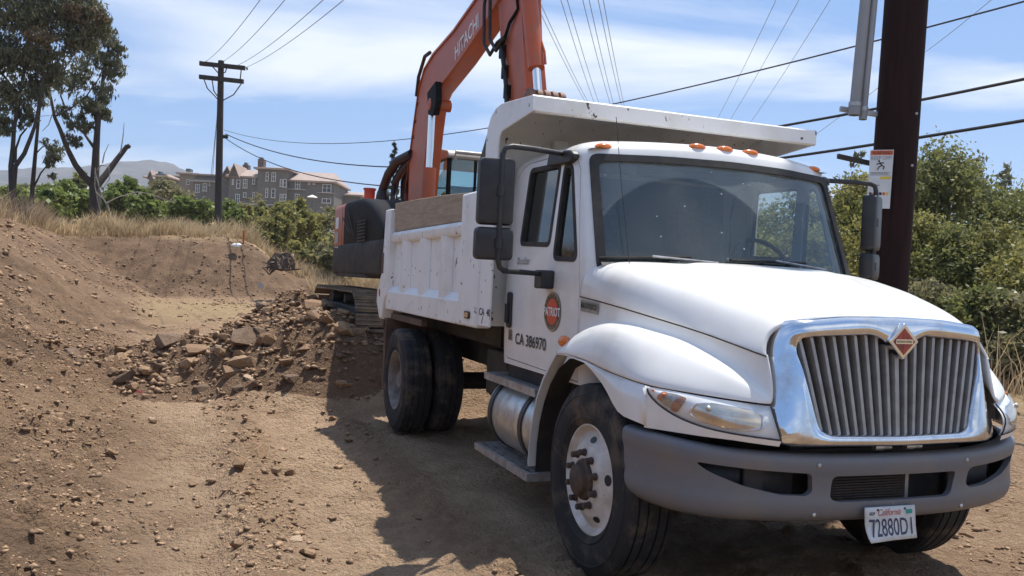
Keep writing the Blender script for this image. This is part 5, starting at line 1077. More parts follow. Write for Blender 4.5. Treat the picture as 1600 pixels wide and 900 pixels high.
# arm with bucket cylinder
ar = MB().prism([(-5.30, 5.75), (-4.75, 5.85), (-4.52, 5.2), (-4.50, 4.6), (-4.42, 4.2), (-4.22, 3.6), (-4.15, 3.20), (-4.55, 3.15), (-4.78, 3.57), (-5.08, 4.18), (-5.28, 4.8), (-5.36, 5.3)], 0.03, 0.27, 'y').build('arm', 'exc_orange', E_, bevel=0.015)
MB().prism([(-4.66, 4.6), (-4.50, 4.6), (-4.22, 3.6), (-4.36, 3.6)], 0.028, 0.045, 'y').build('arm_plate', 'exc_orange', ar)
a, b, c_ = Vector((-4.38, 0.00, 5.05)), Vector((-4.06, 0.07, 3.78)), Vector((-4.02, 0.085, 3.52))
cy = MB().tube([a, b], 0.088, 18).build('bucket_cylinder', 'exc_orange', E_, smooth=40); MB().tube([b, c_], 0.045, 14).build('cylinder_rod', 'rod_chrome', cy, smooth=40)
MB().lathe([(0.0005, -0.16), (0.10, -0.16), (0.10, 0.16), (0.0005, 0.16)], (-4.34, 0.14, 4.93), 'y', 16).build('cylinder_pin', 'exc_black', cy)
MB().tube([(-4.16, 0.09, 4.24), (-4.02, 0.135, 3.95), (-3.99, 0.14, 3.82)], 0.014, 6).tube([(-4.16, 0.09, 4.24), (-4.22, 0.06, 4.28), (-4.16, 0.10, 4.34)], 0.012, 6).build('cylinder_pipe', 'exc_orange', cy)
MB().tube([(-4.55, 0.03, 5.0), (-4.62, 0.02, 4.7), (-4.55, 0.02, 4.52), (-4.75, 0.0, 4.42), (-4.95, 0.0, 4.22)], 0.02, 8).build('arm_pipe', 'exc_black', ar)
for q, (x, z) in enumerate(((-5.38, 5.6), (-5.17, 5.5))):
    MB().tube([(x, -0.02, z), (x - 0.12, -0.06, 4.8), (x - 0.06, -0.06, 4.35), (x + 0.15, -0.05, 4.17), (x + 0.33, -0.03, 4.27), (-4.93, 0.0, 4.30)], 0.021, 8).build('arm_hose', 'hose', ar, smooth=60)
for z in (4.15, 3.9, 3.66, 3.45): MB().box(-5.02 + (4.15 - z) * 0.44, -4.90 + (4.15 - z) * 0.44, -0.02, 0.06, z - 0.07, z + 0.07).build('hose_clamp', 'exc_black', ar, bevel=0.01)
MB().tube([(-4.95, -0.01, 4.2), (-4.75, -0.01, 3.75), (-4.66, -0.01, 3.4)], 0.028, 8).build('arm_hose', 'hose', ar)
for k in range(5): MB().lathe([(0.0005, 0), (0.07, 0), (0.095, 0.012), (0.10, 0.04), (0.095, 0.066), (0.07, 0.078), (0.0005, 0.078)], (-4.02, -0.04 + 0.085 * k, 3.46), 'y', 18).build('link_bushing', 'pin_brown', E_, smooth=40)
MB().obox((-4.15, 0.02, 3.28), (0.06, 0, -0.22), (0, 0.03, 0), (0.06, 0, 0.016)).obox((-4.15, 0.32, 3.28), (0.06, 0, -0.22), (0, 0.03, 0), (0.06, 0, 0.016)).build('bucket_link', 'pin_brown', E_)
bk = MB().prism([(-4.00, 3.05), (-4.25, 3.25), (-4.7, 3.42), (-5.18, 3.32), (-5.50, 2.95), (-5.55, 2.5), (-5.3, 2.15), (-5.2, 2.2), (-5.38, 2.55), (-5.32, 2.9), (-5.10, 3.2), (-4.7, 3.3), (-4.3, 3.12), (-4.05, 2.95)], -0.02, 0.58, 'y').build('bucket', 'exc_black', E_, bevel=0.01)
for y in (-0.02, 0.57): MB().prism([(-4.00, 3.05), (-4.25, 3.25), (-4.7, 3.42), (-5.18, 3.32), (-5.50, 2.95), (-5.55, 2.5), (-5.3, 2.15)], y - 0.02, y + 0.02, 'y').build('bucket_side', 'track_steel', bk)
for k in range(5): MB().obox((-5.25, 0.08 + 0.12 * k, 2.08), (0.03, 0, 0), (0, 0.045, 0), (0.05, 0, -0.12)).build('bucket_tooth', 'track_steel', bk)

# ------------------------------------------------------------------ land behind, houses
pmat('hill_scrub', (0.115, 0.105, 0.100), (0.075, 0.076, 0.072), scale=0.018, rough=1.0, spec=0.0, c3=(0.165, 0.148, 0.135), s3=0.02, lo3=0.52, hi3=0.66, detail=10)
pmat('stucco', (0.150, 0.143, 0.132), (0.125, 0.119, 0.110), scale=0.4, rough=0.9)
pmat('stucco_dark', (0.13, 0.118, 0.105), (0.11, 0.10, 0.09), scale=0.4, rough=0.9)
pmat('stucco_tan', (0.24, 0.205, 0.155), (0.20, 0.17, 0.13), scale=0.4, rough=0.9)
pmat('roof_tile', (0.36, 0.275, 0.235), (0.29, 0.225, 0.195), scale=1.2, rough=0.9, stretch=(1, 1, 6))
pmat('trim_white', (0.55, 0.545, 0.53), rough=0.6)
pmat('trim_grey', (0.33, 0.31, 0.29), rough=0.7)
pmat('window_dark', (0.03, 0.035, 0.04), (0.09, 0.095, 0.10), scale=0.8, rough=0.15)
pmat('brick_brown', (0.13, 0.09, 0.075), (0.10, 0.07, 0.06), scale=3, rough=0.9)
pmat('canvas_white', (0.80, 0.80, 0.80), rough=0.7)
# far hill
hxs = np.linspace(-1900, 400, 150); hys = np.linspace(1150, 2300, 60); HX2, HY2 = np.meshgrid(hxs, hys)
sil = np.interp(HX2 / HY2 * 1500, [-1700, -887, -780, -700, -640, -590, -540, -470, -300, 200], [140, 140, 160, 176, 184, 175, 146, 104, 62, 36])
prof = np.sin(np.clip((HY2 - 1150) / 1150, 0, 1) * math.pi) ** 0.8
HZ2 = sil * prof * (HY2 / 1725) * 1.02 + 30 * fbm(HX2, HY2, 0.006, 4, 7) * prof + 8 * fbm(HX2, HY2, 0.03, 3, 9) * prof - 5 + 22
ihh = np.arange(HX2.size).reshape(HX2.shape); Fhh = np.stack([ihh[:-1, :-1], ihh[:-1, 1:], ihh[1:, 1:], ihh[1:, :-1]], -1).reshape(-1, 4)
tag(npmesh('hill', np.stack([HX2, HY2, HZ2], -1).reshape(-1, 3), Fhh, 'hill_scrub', smooth=True), 'hazy grey brown hill far behind the trees', kind='structure')

def z2p(x, y): return 230 + x / 5.161, 240 + y / 5.161
class House:
    """block of flats: everything is given in photo pixels on facade planes at real distances"""
    def __init__(s, name, label, Y): s.root = thing(name, label, 'building', at(400, 330, Y)); s.Y = Y; s.o = s.root.location
    def P(s, px, py, Y): return at(px, py, Y) - s.o
    def block(s, px0, px1, py_top, py_bot, Y, depth, mat='stucco', name='wall'):
        a, b = s.P(px0, py_top, Y), s.P(px1, py_top, Y); zb = s.P(px0, py_bot, Y).z; z = max(a.z, b.z)
        MB().box(a.x, b.x, a.y, a.y + depth, zb, z).build(name, mat, s.root, smooth=0); return a, b, zb, z
    def roof(s, px0, px1, py_e, py_r, Y, depth, hip=0.5, over=0.5, mat='roof_tile'):
        a, b = s.P(px0, py_e, Y), s.P(px1, py_e, Y); z0 = max(a.z, b.z); z1 = s.P((px0 + px1) / 2, py_r, Y).z
        x0, x1, y0, y1 = a.x - over, b.x + over, a.y - over, a.y + depth + over; ym = (y0 + y1) / 2; h = min(hip * (x1 - x0) / 2, (x1 - x0) * 0.49)
        v = [(x0, y0, z0), (x1, y0, z0), (x1, y1, z0), (x0, y1, z0), (x0 + h, ym, z1), (x1 - h, ym, z1)]
        v2 = [(x, y, z0 - 0.28) for x, y, _ in v[:4]]
        MB().add(v + v2, [(0, 1, 5, 4), (1, 2, 5), (2, 3, 4, 5), (3, 0, 4), (0, 6, 7, 1), (1, 7, 8, 2), (2, 8, 9, 3), (3, 9, 6, 0), (9, 8, 7, 6)]).build('roof', mat, s.root, smooth=0)
    def gable(s, px0, px1, py_e, py_apex, Y, depth, mat='roof_tile'):
        a, b = s.P(px0, py_e, Y), s.P(px1, py_e, Y); z0 = max(a.z, b.z); z1 = s.P((px0 + px1) / 2, py_apex, Y).z; xm = (a.x + b.x) / 2
        MB().prism([(a.x, z0), (b.x, z0), (xm, z1)], a.y, a.y + depth, 'y').build('gable', 'stucco_dark', s.root, smooth=0)
        for sx, q in ((-1, a.x), (1, b.x)):
            ex = (q - xm) * 0.12; ez = (z0 - z1) * 0.12
            MB().loft([[(xm, y, z1 + 0.02), (q + ex, y, z0 + ez + 0.02), (q + ex, y, z0 + ez + 0.25), (xm, y, z1 + 0.28)] for y in (a.y - 0.5, a.y + depth)], True, True).build('roof', mat, s.root, smooth=0)
    def window(s, x0, y0, x1, y1, Y, mull=True):
        (px0, py0), (px1, py1) = z2p(x0, y0), z2p(x1, y1); a, b = s.P(px0, py0, Y), s.P(px1, py1, Y)
        w = MB(); t = 0.10; Y0 = a.y
        fr = w.box(a.x, b.x, Y0 - 0.06, Y0 + 0.01, a.z - t, a.z).box(a.x - 0.05, b.x + 0.05, Y0 - 0.12, Y0 + 0.01, b.z - 0.12, b.z).box(a.x, a.x + t, Y0 - 0.06, Y0 + 0.01, b.z, a.z - t).box(b.x - t, b.x, Y0 - 0.06, Y0 + 0.01, b.z, a.z - t)
        if mull and (b.x - a.x) > 0.7: w.box((a.x + b.x) / 2 - 0.04, (a.x + b.x) / 2 + 0.04, Y0 - 0.05, Y0 + 0.01, b.z, a.z - t)
        if mull and (a.z - b.z) > 0.9: w.box(a.x + t, b.x - t, Y0 - 0.045, Y0 + 0.01, (a.z + b.z) / 2 - 0.03, (a.z + b.z) / 2 + 0.03)
        f = w.build('window', 'trim_white', s.root, smooth=0)
        MB().box(a.x + t, b.x - t, Y0 - 0.025, Y0 + 0.0, b.z, a.z - t).build('pane', 'window_dark', f, smooth=0)
    def band(s, x0, y0, x1, y1, Y, mat='trim_grey', out=0.35):
        (px0, py0), (px1, py1) = z2p(x0, y0), z2p(x1, y1); a, b = s.P(px0, py0, Y), s.P(px1, py1, Y); MB().box(a.x, b.x, a.y - out, a.y + 0.02, b.z, a.z).build('ledge', mat, s.root, smooth=0)
H = House('apartment_building', 'three storey grey apartment building with tan roofs and corner tower', 150)
H.block(*[z2p(1125, 0)[0], z2p(1512, 0)[0]], z2p(0, 235)[1], 345, 150, 12); H.roof(z2p(1085, 0)[0], z2p(1512, 0)[0], z2p(0, 228)[1], z2p(0, 118)[1], 150, 12, 0.35)
H.block(z2p(893, 0)[0], z2p(1128, 0)[0], z2p(0, 125)[1], 345, 148.5, 10); H.roof(z2p(893, 0)[0], z2p(1128, 0)[0], z2p(0, 122)[1], z2p(0, 82)[1], 148.5, 10, 0.8, 0.6)
H.block(z2p(662, 0)[0], z2p(893, 0)[0], z2p(0, 190)[1], 345, 149.5, 12); H.roof(z2p(662, 0)[0], z2p(950, 0)[0], z2p(0, 190)[1], z2p(0, 100)[1], 149.8, 12, 0.25); H.gable(z2p(662, 0)[0], z2p(742, 0)[0], z2p(0, 186)[1], z2p(0, 92)[1], 149.2, 8)
H.block(z2p(1515, 0)[0], z2p(1720, 0)[0], z2p(0, 335)[1], 345, 158, 12); H.roof(z2p(1500, 0)[0], z2p(1720, 0)[0], z2p(0, 335)[1], z2p(0, 285)[1], 158, 12, 0.3)
H.block(z2p(1518, 0)[0], z2p(1545, 0)[0], z2p(0, 208)[1], z2p(0, 320)[1], 156, 1.5, 'stucco_tan', 'chimney'); H.block(z2p(893, 0)[0], z2p(940, 0)[0], z2p(0, 45)[1], z2p(0, 130)[1], 151, 1.5, 'brick_brown', 'chimney'); H.block(z2p(905, 0)[0], z2p(930, 0)[0], z2p(0, 30)[1], z2p(0, 46)[1], 151.2, 1, 'window_dark', 'chimney_cap')
H.block(z2p(770, 0)[0], z2p(815, 0)[0], z2p(0, 90)[1], z2p(0, 130)[1], 156, 1.5, 'brick_brown', 'chimney'); H.block(z2p(783, 0)[0], z2p(803, 0)[0], z2p(0, 72)[1], z2p(0, 92)[1], 156.2, 1, 'window_dark', 'chimney_cap')
for w in ((958, 150, 978, 218), (1005, 150, 1035, 222), (955, 280, 973, 350), (1003, 282, 1032, 355), (1072, 208, 1090, 265), (1098, 205, 1122, 268), (1070, 325, 1088, 382), (1096, 325, 1120, 385)): H.window(*w, 148.45)
for w in ((1195, 215, 1233, 282), (1415, 245, 1483, 312), (1300, 222, 1315, 245), (1337, 222, 1352, 245), (1192, 325, 1228, 372), (1410, 360, 1482, 398)): H.window(*w, 149.95)
for w in ((722, 210, 750, 278), (775, 205, 807, 276), (850, 190, 870, 244), (712, 325, 745, 402), (775, 312, 800, 350), (850, 310, 866, 360), (686, 205, 698, 246)): H.window(*w, 149.45)
H.band(1130, 283, 1282, 297, 150); H.band(1375, 312, 1508, 324, 150); H.band(665, 402, 1125, 414, 148.4, out=0.2)
L_ = House('apartment_building', 'grey apartment wing with dark balcony opening left of the wooden pole', 165)
L_.block(z2p(370, 0)[0], z2p(662, 0)[0], z2p(0, 215)[1], 345, 160, 12); L_.roof(z2p(362, 0)[0], z2p(560, 0)[0], z2p(0, 222)[1], z2p(0, 195)[1], 160, 12, 0.5, 0.5, 'trim_grey')
L_.block(z2p(392, 0)[0], z2p(548, 0)[0], z2p(0, 170)[1], z2p(0, 300)[1], 163, 10); L_.roof(z2p(390, 0)[0], z2p(550, 0)[0], z2p(0, 170)[1], z2p(0, 145)[1], 163, 10, 0.9, 0.5)
L_.block(z2p(262, 0)[0], z2p(385, 0)[0], z2p(0, 160)[1], 345, 168, 10, 'stucco_tan'); L_.roof(z2p(258, 0)[0], z2p(400, 0)[0], z2p(0, 160)[1], z2p(0, 135)[1], 168, 10, 0.9, 0.5); L_.block(z2p(312, 0)[0], z2p(347, 0)[0], z2p(0, 122)[1], z2p(0, 145)[1], 172, 1.5, 'window_dark', 'chimney')
L_.gable(z2p(605, 0)[0], z2p(690, 0)[0], z2p(0, 190)[1], z2p(0, 112)[1], 158, 8)
for w in ((390, 245, 422, 312), (450, 238, 482, 300), (450, 345, 476, 385), (500, 230, 511, 256)): L_.window(*w, 159.95)
L_.window(320, 205, 341, 247, 167.95)
(p0, q0), (p1, q1) = z2p(385, 350), z2p(415, 420); a, b = L_.P(p0, q0, 160), L_.P(p1, q1, 160); MB().box(a.x, b.x, a.y - 0.02, a.y + 0.02, b.z, a.z).build('balcony_opening', 'window_dark', L_.root, smooth=0); L_.band(375, 418, 440, 432, 160)
R_h = House('apartment_building', 'small distant house with tan gabled roof at the foot of the hill', 200)
R_h.block(233, 262, 277, 330, 200, 10, 'stucco_tan'); R_h.roof(228, 250, 277, 269, 199, 8, 0.4); R_h.gable(231, 240, 279, 268, 196, 6); R_h.block(243, 259, 272, 300, 190, 8, 'stucco_dark'); R_h.roof(243, 260, 275, 269, 190, 8, 0.8); R_h.block(247, 251, 268, 273, 192, 1.5, 'window_dark', 'chimney'); R_h.roof(256, 282, 276, 270, 205, 10, 0.2, 0.3, 'hill_scrub')
F_h = House('low_house', 'low grey roofed house half hidden behind the left trees', 190)
F_h.block(30, 108, 290, 312, 190, 12, 'stucco_dark'); F_h.roof(25, 115, 291, 284, 190, 12, 0.2, 0.5, 'trim_grey')
um = thing('patio_umbrella', 'open white patio umbrella in front of the apartments', 'umbrella', at(490, 316, 140))
a = at(488, 308.5, 140) - um.location; MB().lathe([(0.0005, 0.42), (0.7, 0.12), (0.86, 0.0), (0.0005, 0.05)], a, 'z', 16).build('canopy', 'canvas_white', um); MB().tube([a, (a.x, a.y, a.z - 3)], 0.04, 6).build('pole', 'black_plastic', um)

# ------------------------------------------------------------------ poles and wires
pmat('pole_wood', (0.026, 0.0105, 0.0085), (0.017, 0.0075, 0.0065), scale=3, rough=0.85, spec=0.2, stretch=(6, 6, 0.5), bump=0.3, bscale=12)
pmat('pole_old', (0.045, 0.036, 0.034), (0.028, 0.024, 0.024), scale=2, rough=0.9, stretch=(5, 5, 0.5))
pmat('conduit', (0.30, 0.31, 0.32), (0.24, 0.245, 0.25), scale=3, rough=0.5, stretch=(1, 1, 0.3))
pmat('galvanised', (0.42, 0.42, 0.42), (0.33, 0.33, 0.33), scale=14, rough=0.45, metal=0.5)
pmat('wire_black', (0.012, 0.012, 0.014), rough=0.6)
pmat('wire_grey', (0.16, 0.17, 0.19), rough=0.6)
pmat('sign_white', (0.66, 0.66, 0.65), (0.58, 0.575, 0.56), scale=8, rough=0.5)
pmat('sign_orange', (0.62, 0.13, 0.03), rough=0.5)
pmat('sign_yellow', (0.70, 0.50, 0.04), rough=0.5)
pmat('ink_grey', (0.22, 0.22, 0.22), rough=0.6)
PD = 8.6
b0 = at(1364, 723, PD); t0_ = at(1416, 0, PD); ax = (t0_ - b0).normalized(); b0 = b0 - ax * ((b0.z + 0.3) / ax.z); pt = b0 + ax * 13
up_ = thing('utility_pole', 'thick dark brown wooden utility pole right behind the truck hood', 'utility pole', b0)
def pp(px, py, d=PD): return at(px, py, d) - b0
MB().tube([(0, 0, 0), tuple(ax * 4), tuple(ax * 8), tuple(ax * 13)], [0.207, 0.203, 0.198, 0.185], 40).build('trunk', 'pole_wood', up_, smooth=60)
def side_dir(): return Vector((1, 0, 0))
for (px, py) in ((1427, 178), (1420, 259)):
    c = pp(px, py, PD - 0.17); MB().obox(c, (0.028, 0.008, 0), (-0.003, 0.012, 0), (0, 0, 0.042)).build('pole_bracket', 'galvanised', up_, bevel=0.004); MB().obox(c + Vector((0.02, -0.02, 0)), (0.012, 0, 0), (0, 0.012, 0), (0, 0, 0.012)).build('bracket_bolt', 'galvanised', up_, bevel=0.003)
for (p_, q_) in (((1313, 170), (1378, 180)), ((1309, 244), (1372, 258))):
    a, b = pp(*p_, PD + 0.02), pp(*q_, PD + 0.02); d = (b - a); l = d.length / 2; d.normalize()
    MB().obox((a + b) / 2, d * l, Vector((0, 0.025, 0)), Vector((0, 0, 0.022))).build('strut', 'galvanised' if p_[1] < 200 else 'exc_grey', up_, smooth=0)
for (a_, b_, r_, d_, lab) in (((1352.5, -2), (1334.5, 180), 0.052, PD - 0.08, 'thicker grey metal conduit, left one of two beside the brown pole'), ((1366, -2), (1348, 187), 0.034, PD - 0.07, 'thinner grey metal conduit between the thicker one and the brown pole')):
    cdt = thing('conduit', lab, 'conduit', b0); a, b = pp(*a_, d_), pp(*b_, d_); u = (a - b).normalized(); MB().tube([b, b + u * 7.5], r_, 20).build('pipe', 'conduit', cdt, smooth=60)
    MB().tube([b + u * 0.0, b + u * 0.10], r_ * 1.12, 20).build('coupling', 'conduit', cdt, smooth=60); MB().tube([b + u * 0.085, b + u * 0.125], r_ * 1.2, 20).build('strap', 'galvanised', cdt, smooth=60)
# climbing warning sign on the pole
sn = Vector((-0.38, -0.92, 0)).normalized(); sxd = Vector((-sn.y, sn.x, 0)); sxd = sxd if sxd.x > 0 else -sxd
su = ax; sc0 = at(1375, 280, PD - 0.19); sg = thing('warning_sign', 'white keep off sign with orange header on the brown pole', 'sign', sc0)
def sfr(x, y, o=0.004): return frame(tuple(sxd * x + su * y - sxd.cross(su) * 0 + sn * o), sxd, su)
MB().obox((0, 0, 0), sxd * 0.105, sn * 0.002, su * 0.285).build('sign_panel', 'sign_white', sg, smooth=0)
def srect(x0, x1, y0, y1, mat, nm, o=0.0035): return MB().add([tuple(sxd * x + su * y + sn * o) for x, y in ((x0, y0), (x1, y0), (x1, y1), (x0, y1))], [(0, 1, 2, 3)]).build(nm, mat, sg, smooth=0, recalc=False)
srect(-0.10, 0.10, 0.235, 0.278, 'sign_orange', 'sign_header'); text('sign_lettering', 'WARNING', 'ink_black', sg, sfr(0, 0.256, 0.005), width=0.17, height=0.030); text('sign_lettering', 'KEEP OFF!', 'ink_grey', sg, sfr(0, 0.205, 0.005), width=0.18, height=0.036)
mb = MB()
for seg in (((-0.012, 0.165), (0.005, 0.135)), ((0.005, 0.135), (0.03, 0.12)), ((0.03, 0.12), (0.02, 0.095)), ((0.005, 0.135), (-0.02, 0.115)), ((-0.02, 0.115), (-0.03, 0.09)), ((-0.008, 0.155), (0.025, 0.16)), ((-0.008, 0.155), (-0.04, 0.145))): mb.tube([tuple(sxd * x + su * y + sn * 0.005) for x, y in seg], 0.005, 5)
q = sxd * -0.02 + su * 0.175 + sn * 0.005; mb.ball(q, 0.010, 0.004, 0.010, 8, 5); mb.build('climber_symbol', 'ink_black', sg)
for k, y in enumerate((0.065, 0.053, 0.041)): srect(-0.09, 0.085 - 0.02 * (k % 2), y - 0.003, y + 0.003, 'ink_grey', 'small_print')
srect(0.0, 0.095, 0.0, 0.025, 'sign_yellow', 'tag'); srect(-0.03, 0.0, -0.065, -0.055, 'ink_grey', 'small_print')
for k in range(6): srect(-0.09 + 0.03 * k, -0.066 + 0.03 * k, -0.155, -0.128, ('ink_black', 'sign_orange', 'sign_yellow')[k % 3], 'tag')

LD = 54.0
lb0 = at(341, 338, LD); lt = at(345.5, 96, LD); la = (lt - lb0).normalized(); lb0 = lb0 - la * 2.0
lp = thing('utility_pole', 'distant wooden utility pole with two crossarms before the apartments', 'utility pole', lb0)
def lpp(px, py, d=LD): return at(px, py, d) - lb0
MB().tube([(0, 0, 0), lpp(345.5, 95)], [0.24, 0.18], 16).build('trunk', 'pole_old', lp, smooth=60)
for (a_, b_) in (((312, 99), (383, 106.5)), ((311.5, 120), (380.5, 127.5))):
    a, b = lpp(*a_, LD - 0.25), lpp(*b_, LD - 0.25); d = b - a; MB().obox((a + b) / 2, d / 2, Vector((0, 0.09, 0)), Vector((0, 0, 0.13))).build('crossarm', 'pole_old', lp, smooth=0)
for (px, py) in ((313, 97), (322, 97.5), (350, 101), (371, 103.5), (386, 107)):
    c = lpp(px, py, LD - 0.25); MB().lathe([(0.02, -0.1), (0.06, -0.06), (0.05, 0.0), (0.065, 0.03), (0.0005, 0.1)], c, 'z', 10).build('insulator', 'exc_grey', lp)
for (a_, m_, b_) in (((318, 122), (324, 138), (342, 157)), ((331, 122), (334, 142), (343, 155)), ((379, 128), (365, 148), (348, 157)), ((377, 108), (376, 118), (375, 127)), ((355, 104), (352, 113), (346, 115)), ((332, 104), (340, 113), (345, 116))):
    MB().tube([lpp(*a_, LD - 0.35), lpp(*m_, LD - 0.4), lpp(*b_, LD - 0.3)], 0.035, 6).build('jumper_lead', 'wire_black', lp)
for (a_, b_) in (((341, 165), (327, 300)), ((340, 167), (330, 305))): MB().tube([lpp(*a_, LD), lpp(*b_, LD + 3)], 0.018, 5).build('guy_wire', 'wire_grey', lp)
MB().lathe([(0.0005, -0.18), (0.12, -0.15), (0.12, 0.15), (0.0005, 0.18)], lpp(352, 213.5, LD - 0.3), 'x', 10).build('cable_clamp', 'wire_black', lp)
def wire(label, A, YA, B, YB, sag, r, mat='wire_black', n=40, cat='cable', name='cable'):
    a, b = at(*A, YA), at(*B, YB); P = [a.lerp(b, t) - Vector((0, 0, 4 * sag * t * (1 - t))) for t in [k / n for k in range(n + 1)]]
    o = MB().tube([p - a for p in P], r, 6).build(name, mat); o.location = a; tag(o, label, cat); return o
wire('thin black cable highest of the three sagging cables from the left pole', (350, 203), LD, (1700, -25), 12, 1.45, 0.014)
wire('thick black bundled cable sagging from the left pole, middle of three', (352, 209), LD, (1750, 92), 13, 1.85, 0.027)
wire('thick black cable lowest of the three cables sagging from left pole', (351, 215), LD, (1750, 163), 10, 1.9, 0.023)
for lab, A, B in (('leftmost overhead line rising from the distant crossarm pole', (320, 97), (418, -16)), ('second overhead line from the left on the distant crossarm pole', (347, 97), (458, -16)), ('third overhead line from the left on the distant crossarm pole', (369, 103), (522, -16)), ('rightmost overhead line rising from the distant crossarm pole', (383, 106), (556, -16))):
    wire(lab, A, LD, B, 26, 0.25, 0.012, 'wire_black', name='power_line', cat='power line')
for k, (xt, xb) in enumerate(((836, 919), (843, 923), (877, 931), (887, 938), (911, 955), (921, 960), (935, 972), (943, 976))):
    wire('%s of the eight thin lines above the truck cab shield' % ('leftmost', 'second from left', 'third from left', 'fourth from left', 'fifth from left', 'sixth from left', 'seventh from left', 'rightmost')[k], (xb + (xb - xt) * 0.25, 200), 140, (xt - (xb - xt) * 0.1, -16), 60, 0.6, 0.028, 'wire_grey', name='power_line', cat='power line')
wire('thin overhead line passing closest left of the brown pole top', (1420, 100), 70, (1568, -16), 40, 0.1, 0.018, 'wire_grey', name='power_line', cat='power line'); wire('faint overhead line continuing down left behind the conduits', (1240, 235), 100, (1415, 104), 70, 0.1, 0.024, 'wire_grey', name='power_line', cat='power line')
for lab, A, B in (('leftmost of three parallel thin lines left of the conduits', (1100, 222), (1220, -16)), ('middle of three parallel thin lines left of the conduits', (1115, 226), (1257, -16)), ('rightmost of three parallel thin lines left of the conduits', (1145, 228), (1307, -16))):
    wire(lab, A, 130, B, 60, 0.5, 0.022, 'wire_grey', name='power_line', cat='power line')

# ------------------------------------------------------------------ trees, bushes, grass
leaf_mat('leaf_euc', (0.062, 0.070, 0.034), (0.205, 0.205, 0.120), 0.32, 0.5)
leaf_mat('leaf_euc_brown', (0.085, 0.062, 0.032), (0.17, 0.125, 0.065), 0.22, 0.5)
leaf_mat('leaf_olive', (0.125, 0.130, 0.036), (0.350, 0.318, 0.104), 0.48, 0.35)
leaf_mat('leaf_green', (0.090, 0.112, 0.034), (0.265, 0.262, 0.090), 0.48, 0.35)
leaf_mat('leaf_grey', (0.140, 0.138, 0.060), (0.310, 0.275, 0.140), 0.42, 0.35)
leaf_mat('leaf_bright', (0.100, 0.140, 0.032), (0.265, 0.310, 0.085), 0.42, 0.25)
leaf_mat('leaf_pine', (0.018, 0.034, 0.022), (0.050, 0.072, 0.042), 0.15, 0.5)
leaf_mat('grass_dry', (0.34, 0.235, 0.125), (0.62, 0.475, 0.28), 0.35, 0.5, 0.8)
leaf_mat('grass_brown', (0.22, 0.15, 0.095), (0.44, 0.32, 0.20), 0.3, 0.5, 0.8)
pmat('bark', (0.060, 0.047, 0.040), (0.034, 0.027, 0.024), scale=4, rough=0.95, stretch=(3, 3, 0.6), bump=0.5, bscale=12)
pmat('bark_pale', (0.36, 0.33, 0.29), (0.22, 0.19, 0.165), scale=5, rough=0.9)

def leaves(name, blobs, mat, parent, size=(0.05, 0.16), hang=0.0, per_clump=26, sig=0.17, shell=0.55):
    """blobs: (centre, radii, count). Leaf quads gathered in clumps spread through each blob's volume, more of them near its skin"""
    Vs, Ts = [], []
    for c, r, n in blobs:
        c = np.array(c, float); r = np.array(r, float); k = max(2, n // per_clump)
        d = NR.normal(size=(k, 3)); d /= np.linalg.norm(d, axis=1)[:, None]; rad = shell + (1 - shell) * NR.random(k); lo = NR.random(k) < 0.28; rad[lo] = NR.random(lo.sum()) ** 0.5 * shell
        cc = c + d * rad[:, None] * r; ct = NR.random(k)
        idx = NR.integers(0, k, n); sg_ = sig * r.mean() * (0.5 + NR.random(k))
        p = cc[idx] + NR.normal(size=(n, 3)) * sg_[idx][:, None] * np.array([1, 1, 0.8])
        a = NR.normal(size=(n, 3)); a[:, 2] -= hang * 2.2; a /= np.linalg.norm(a, axis=1)[:, None]
        b = NR.normal(size=(n, 3)); b -= (b * a).sum(1)[:, None] * a; b /= np.linalg.norm(b, axis=1)[:, None]
        s = (0.5 + 1.3 * NR.random(n) ** 1.6)[:, None]; a = a * size[1] * s * 0.5; b = b * size[0] * s * 0.5
        Vs.append(np.stack([p - a, p + b - a * 0.1, p + a, p - b - a * 0.1], 1)); Ts.append(np.clip(0.6 * ct[idx] + 0.4 * NR.random(n), 0, 1))
    V = np.concatenate(Vs); n = len(V); T_t = np.concatenate(Ts)
    return npmesh(name, V.reshape(-1, 3), np.arange(n * 4).reshape(-1, 4), mat, parent, T_t)
def gzf(x, y): return float(gz(np.array(float(x)), np.array(float(y))))
LKR = 0.72; LK = 1.0   # limb and clump sizes below are written for a tree 30 m away
def limb(mb, pts, r0, r1, n=8):
    k = len(pts); mb.tube(pts, [(LKR if LK > 1 else 1) * LK * lerp(r0, r1, i / (k - 1)) for i in range(k)], n)

# --- eucalyptus on the left bank, limb by limb
D1 = 46.0; LK = D1 / 30
base = at(150, 342, D1); eu = thing('eucalyptus_tree', 'nearest eucalyptus with a stubbed pale limb on the grassy bank', 'tree', base)
def q1(px, py, d=0.0): return at(px, py, D1 + d * LK) - base
mb = MB()
limb(mb, [Vector((0.05, 0, gzf(base.x, base.y) - base.z - 0.2)), q1(149, 325), q1(148, 300), q1(147, 288)], 0.30, 0.21, 10); limb(mb, [q1(147, 292), q1(149, 262), q1(150, 235), q1(152, 205), q1(155, 170), q1(160, 130, 0.3), q1(166, 95, 0.4), q1(172, 60, 0.5)], 0.21, 0.04, 10)
limb(mb, [q1(147, 292), q1(132, 276, -0.2), q1(118, 258, -0.4), q1(105, 232, -0.6), q1(95, 205, -0.8), q1(85, 182, -1), q1(80, 155, -1.1), q1(72, 125, -1.2), q1(66, 115, -1.2)], 0.17, 0.02, 10); limb(mb, [q1(150, 292), q1(166, 272, 0.3), q1(182, 250, 0.6), q1(199, 228, 0.8)], 0.17, 0.11, 10)
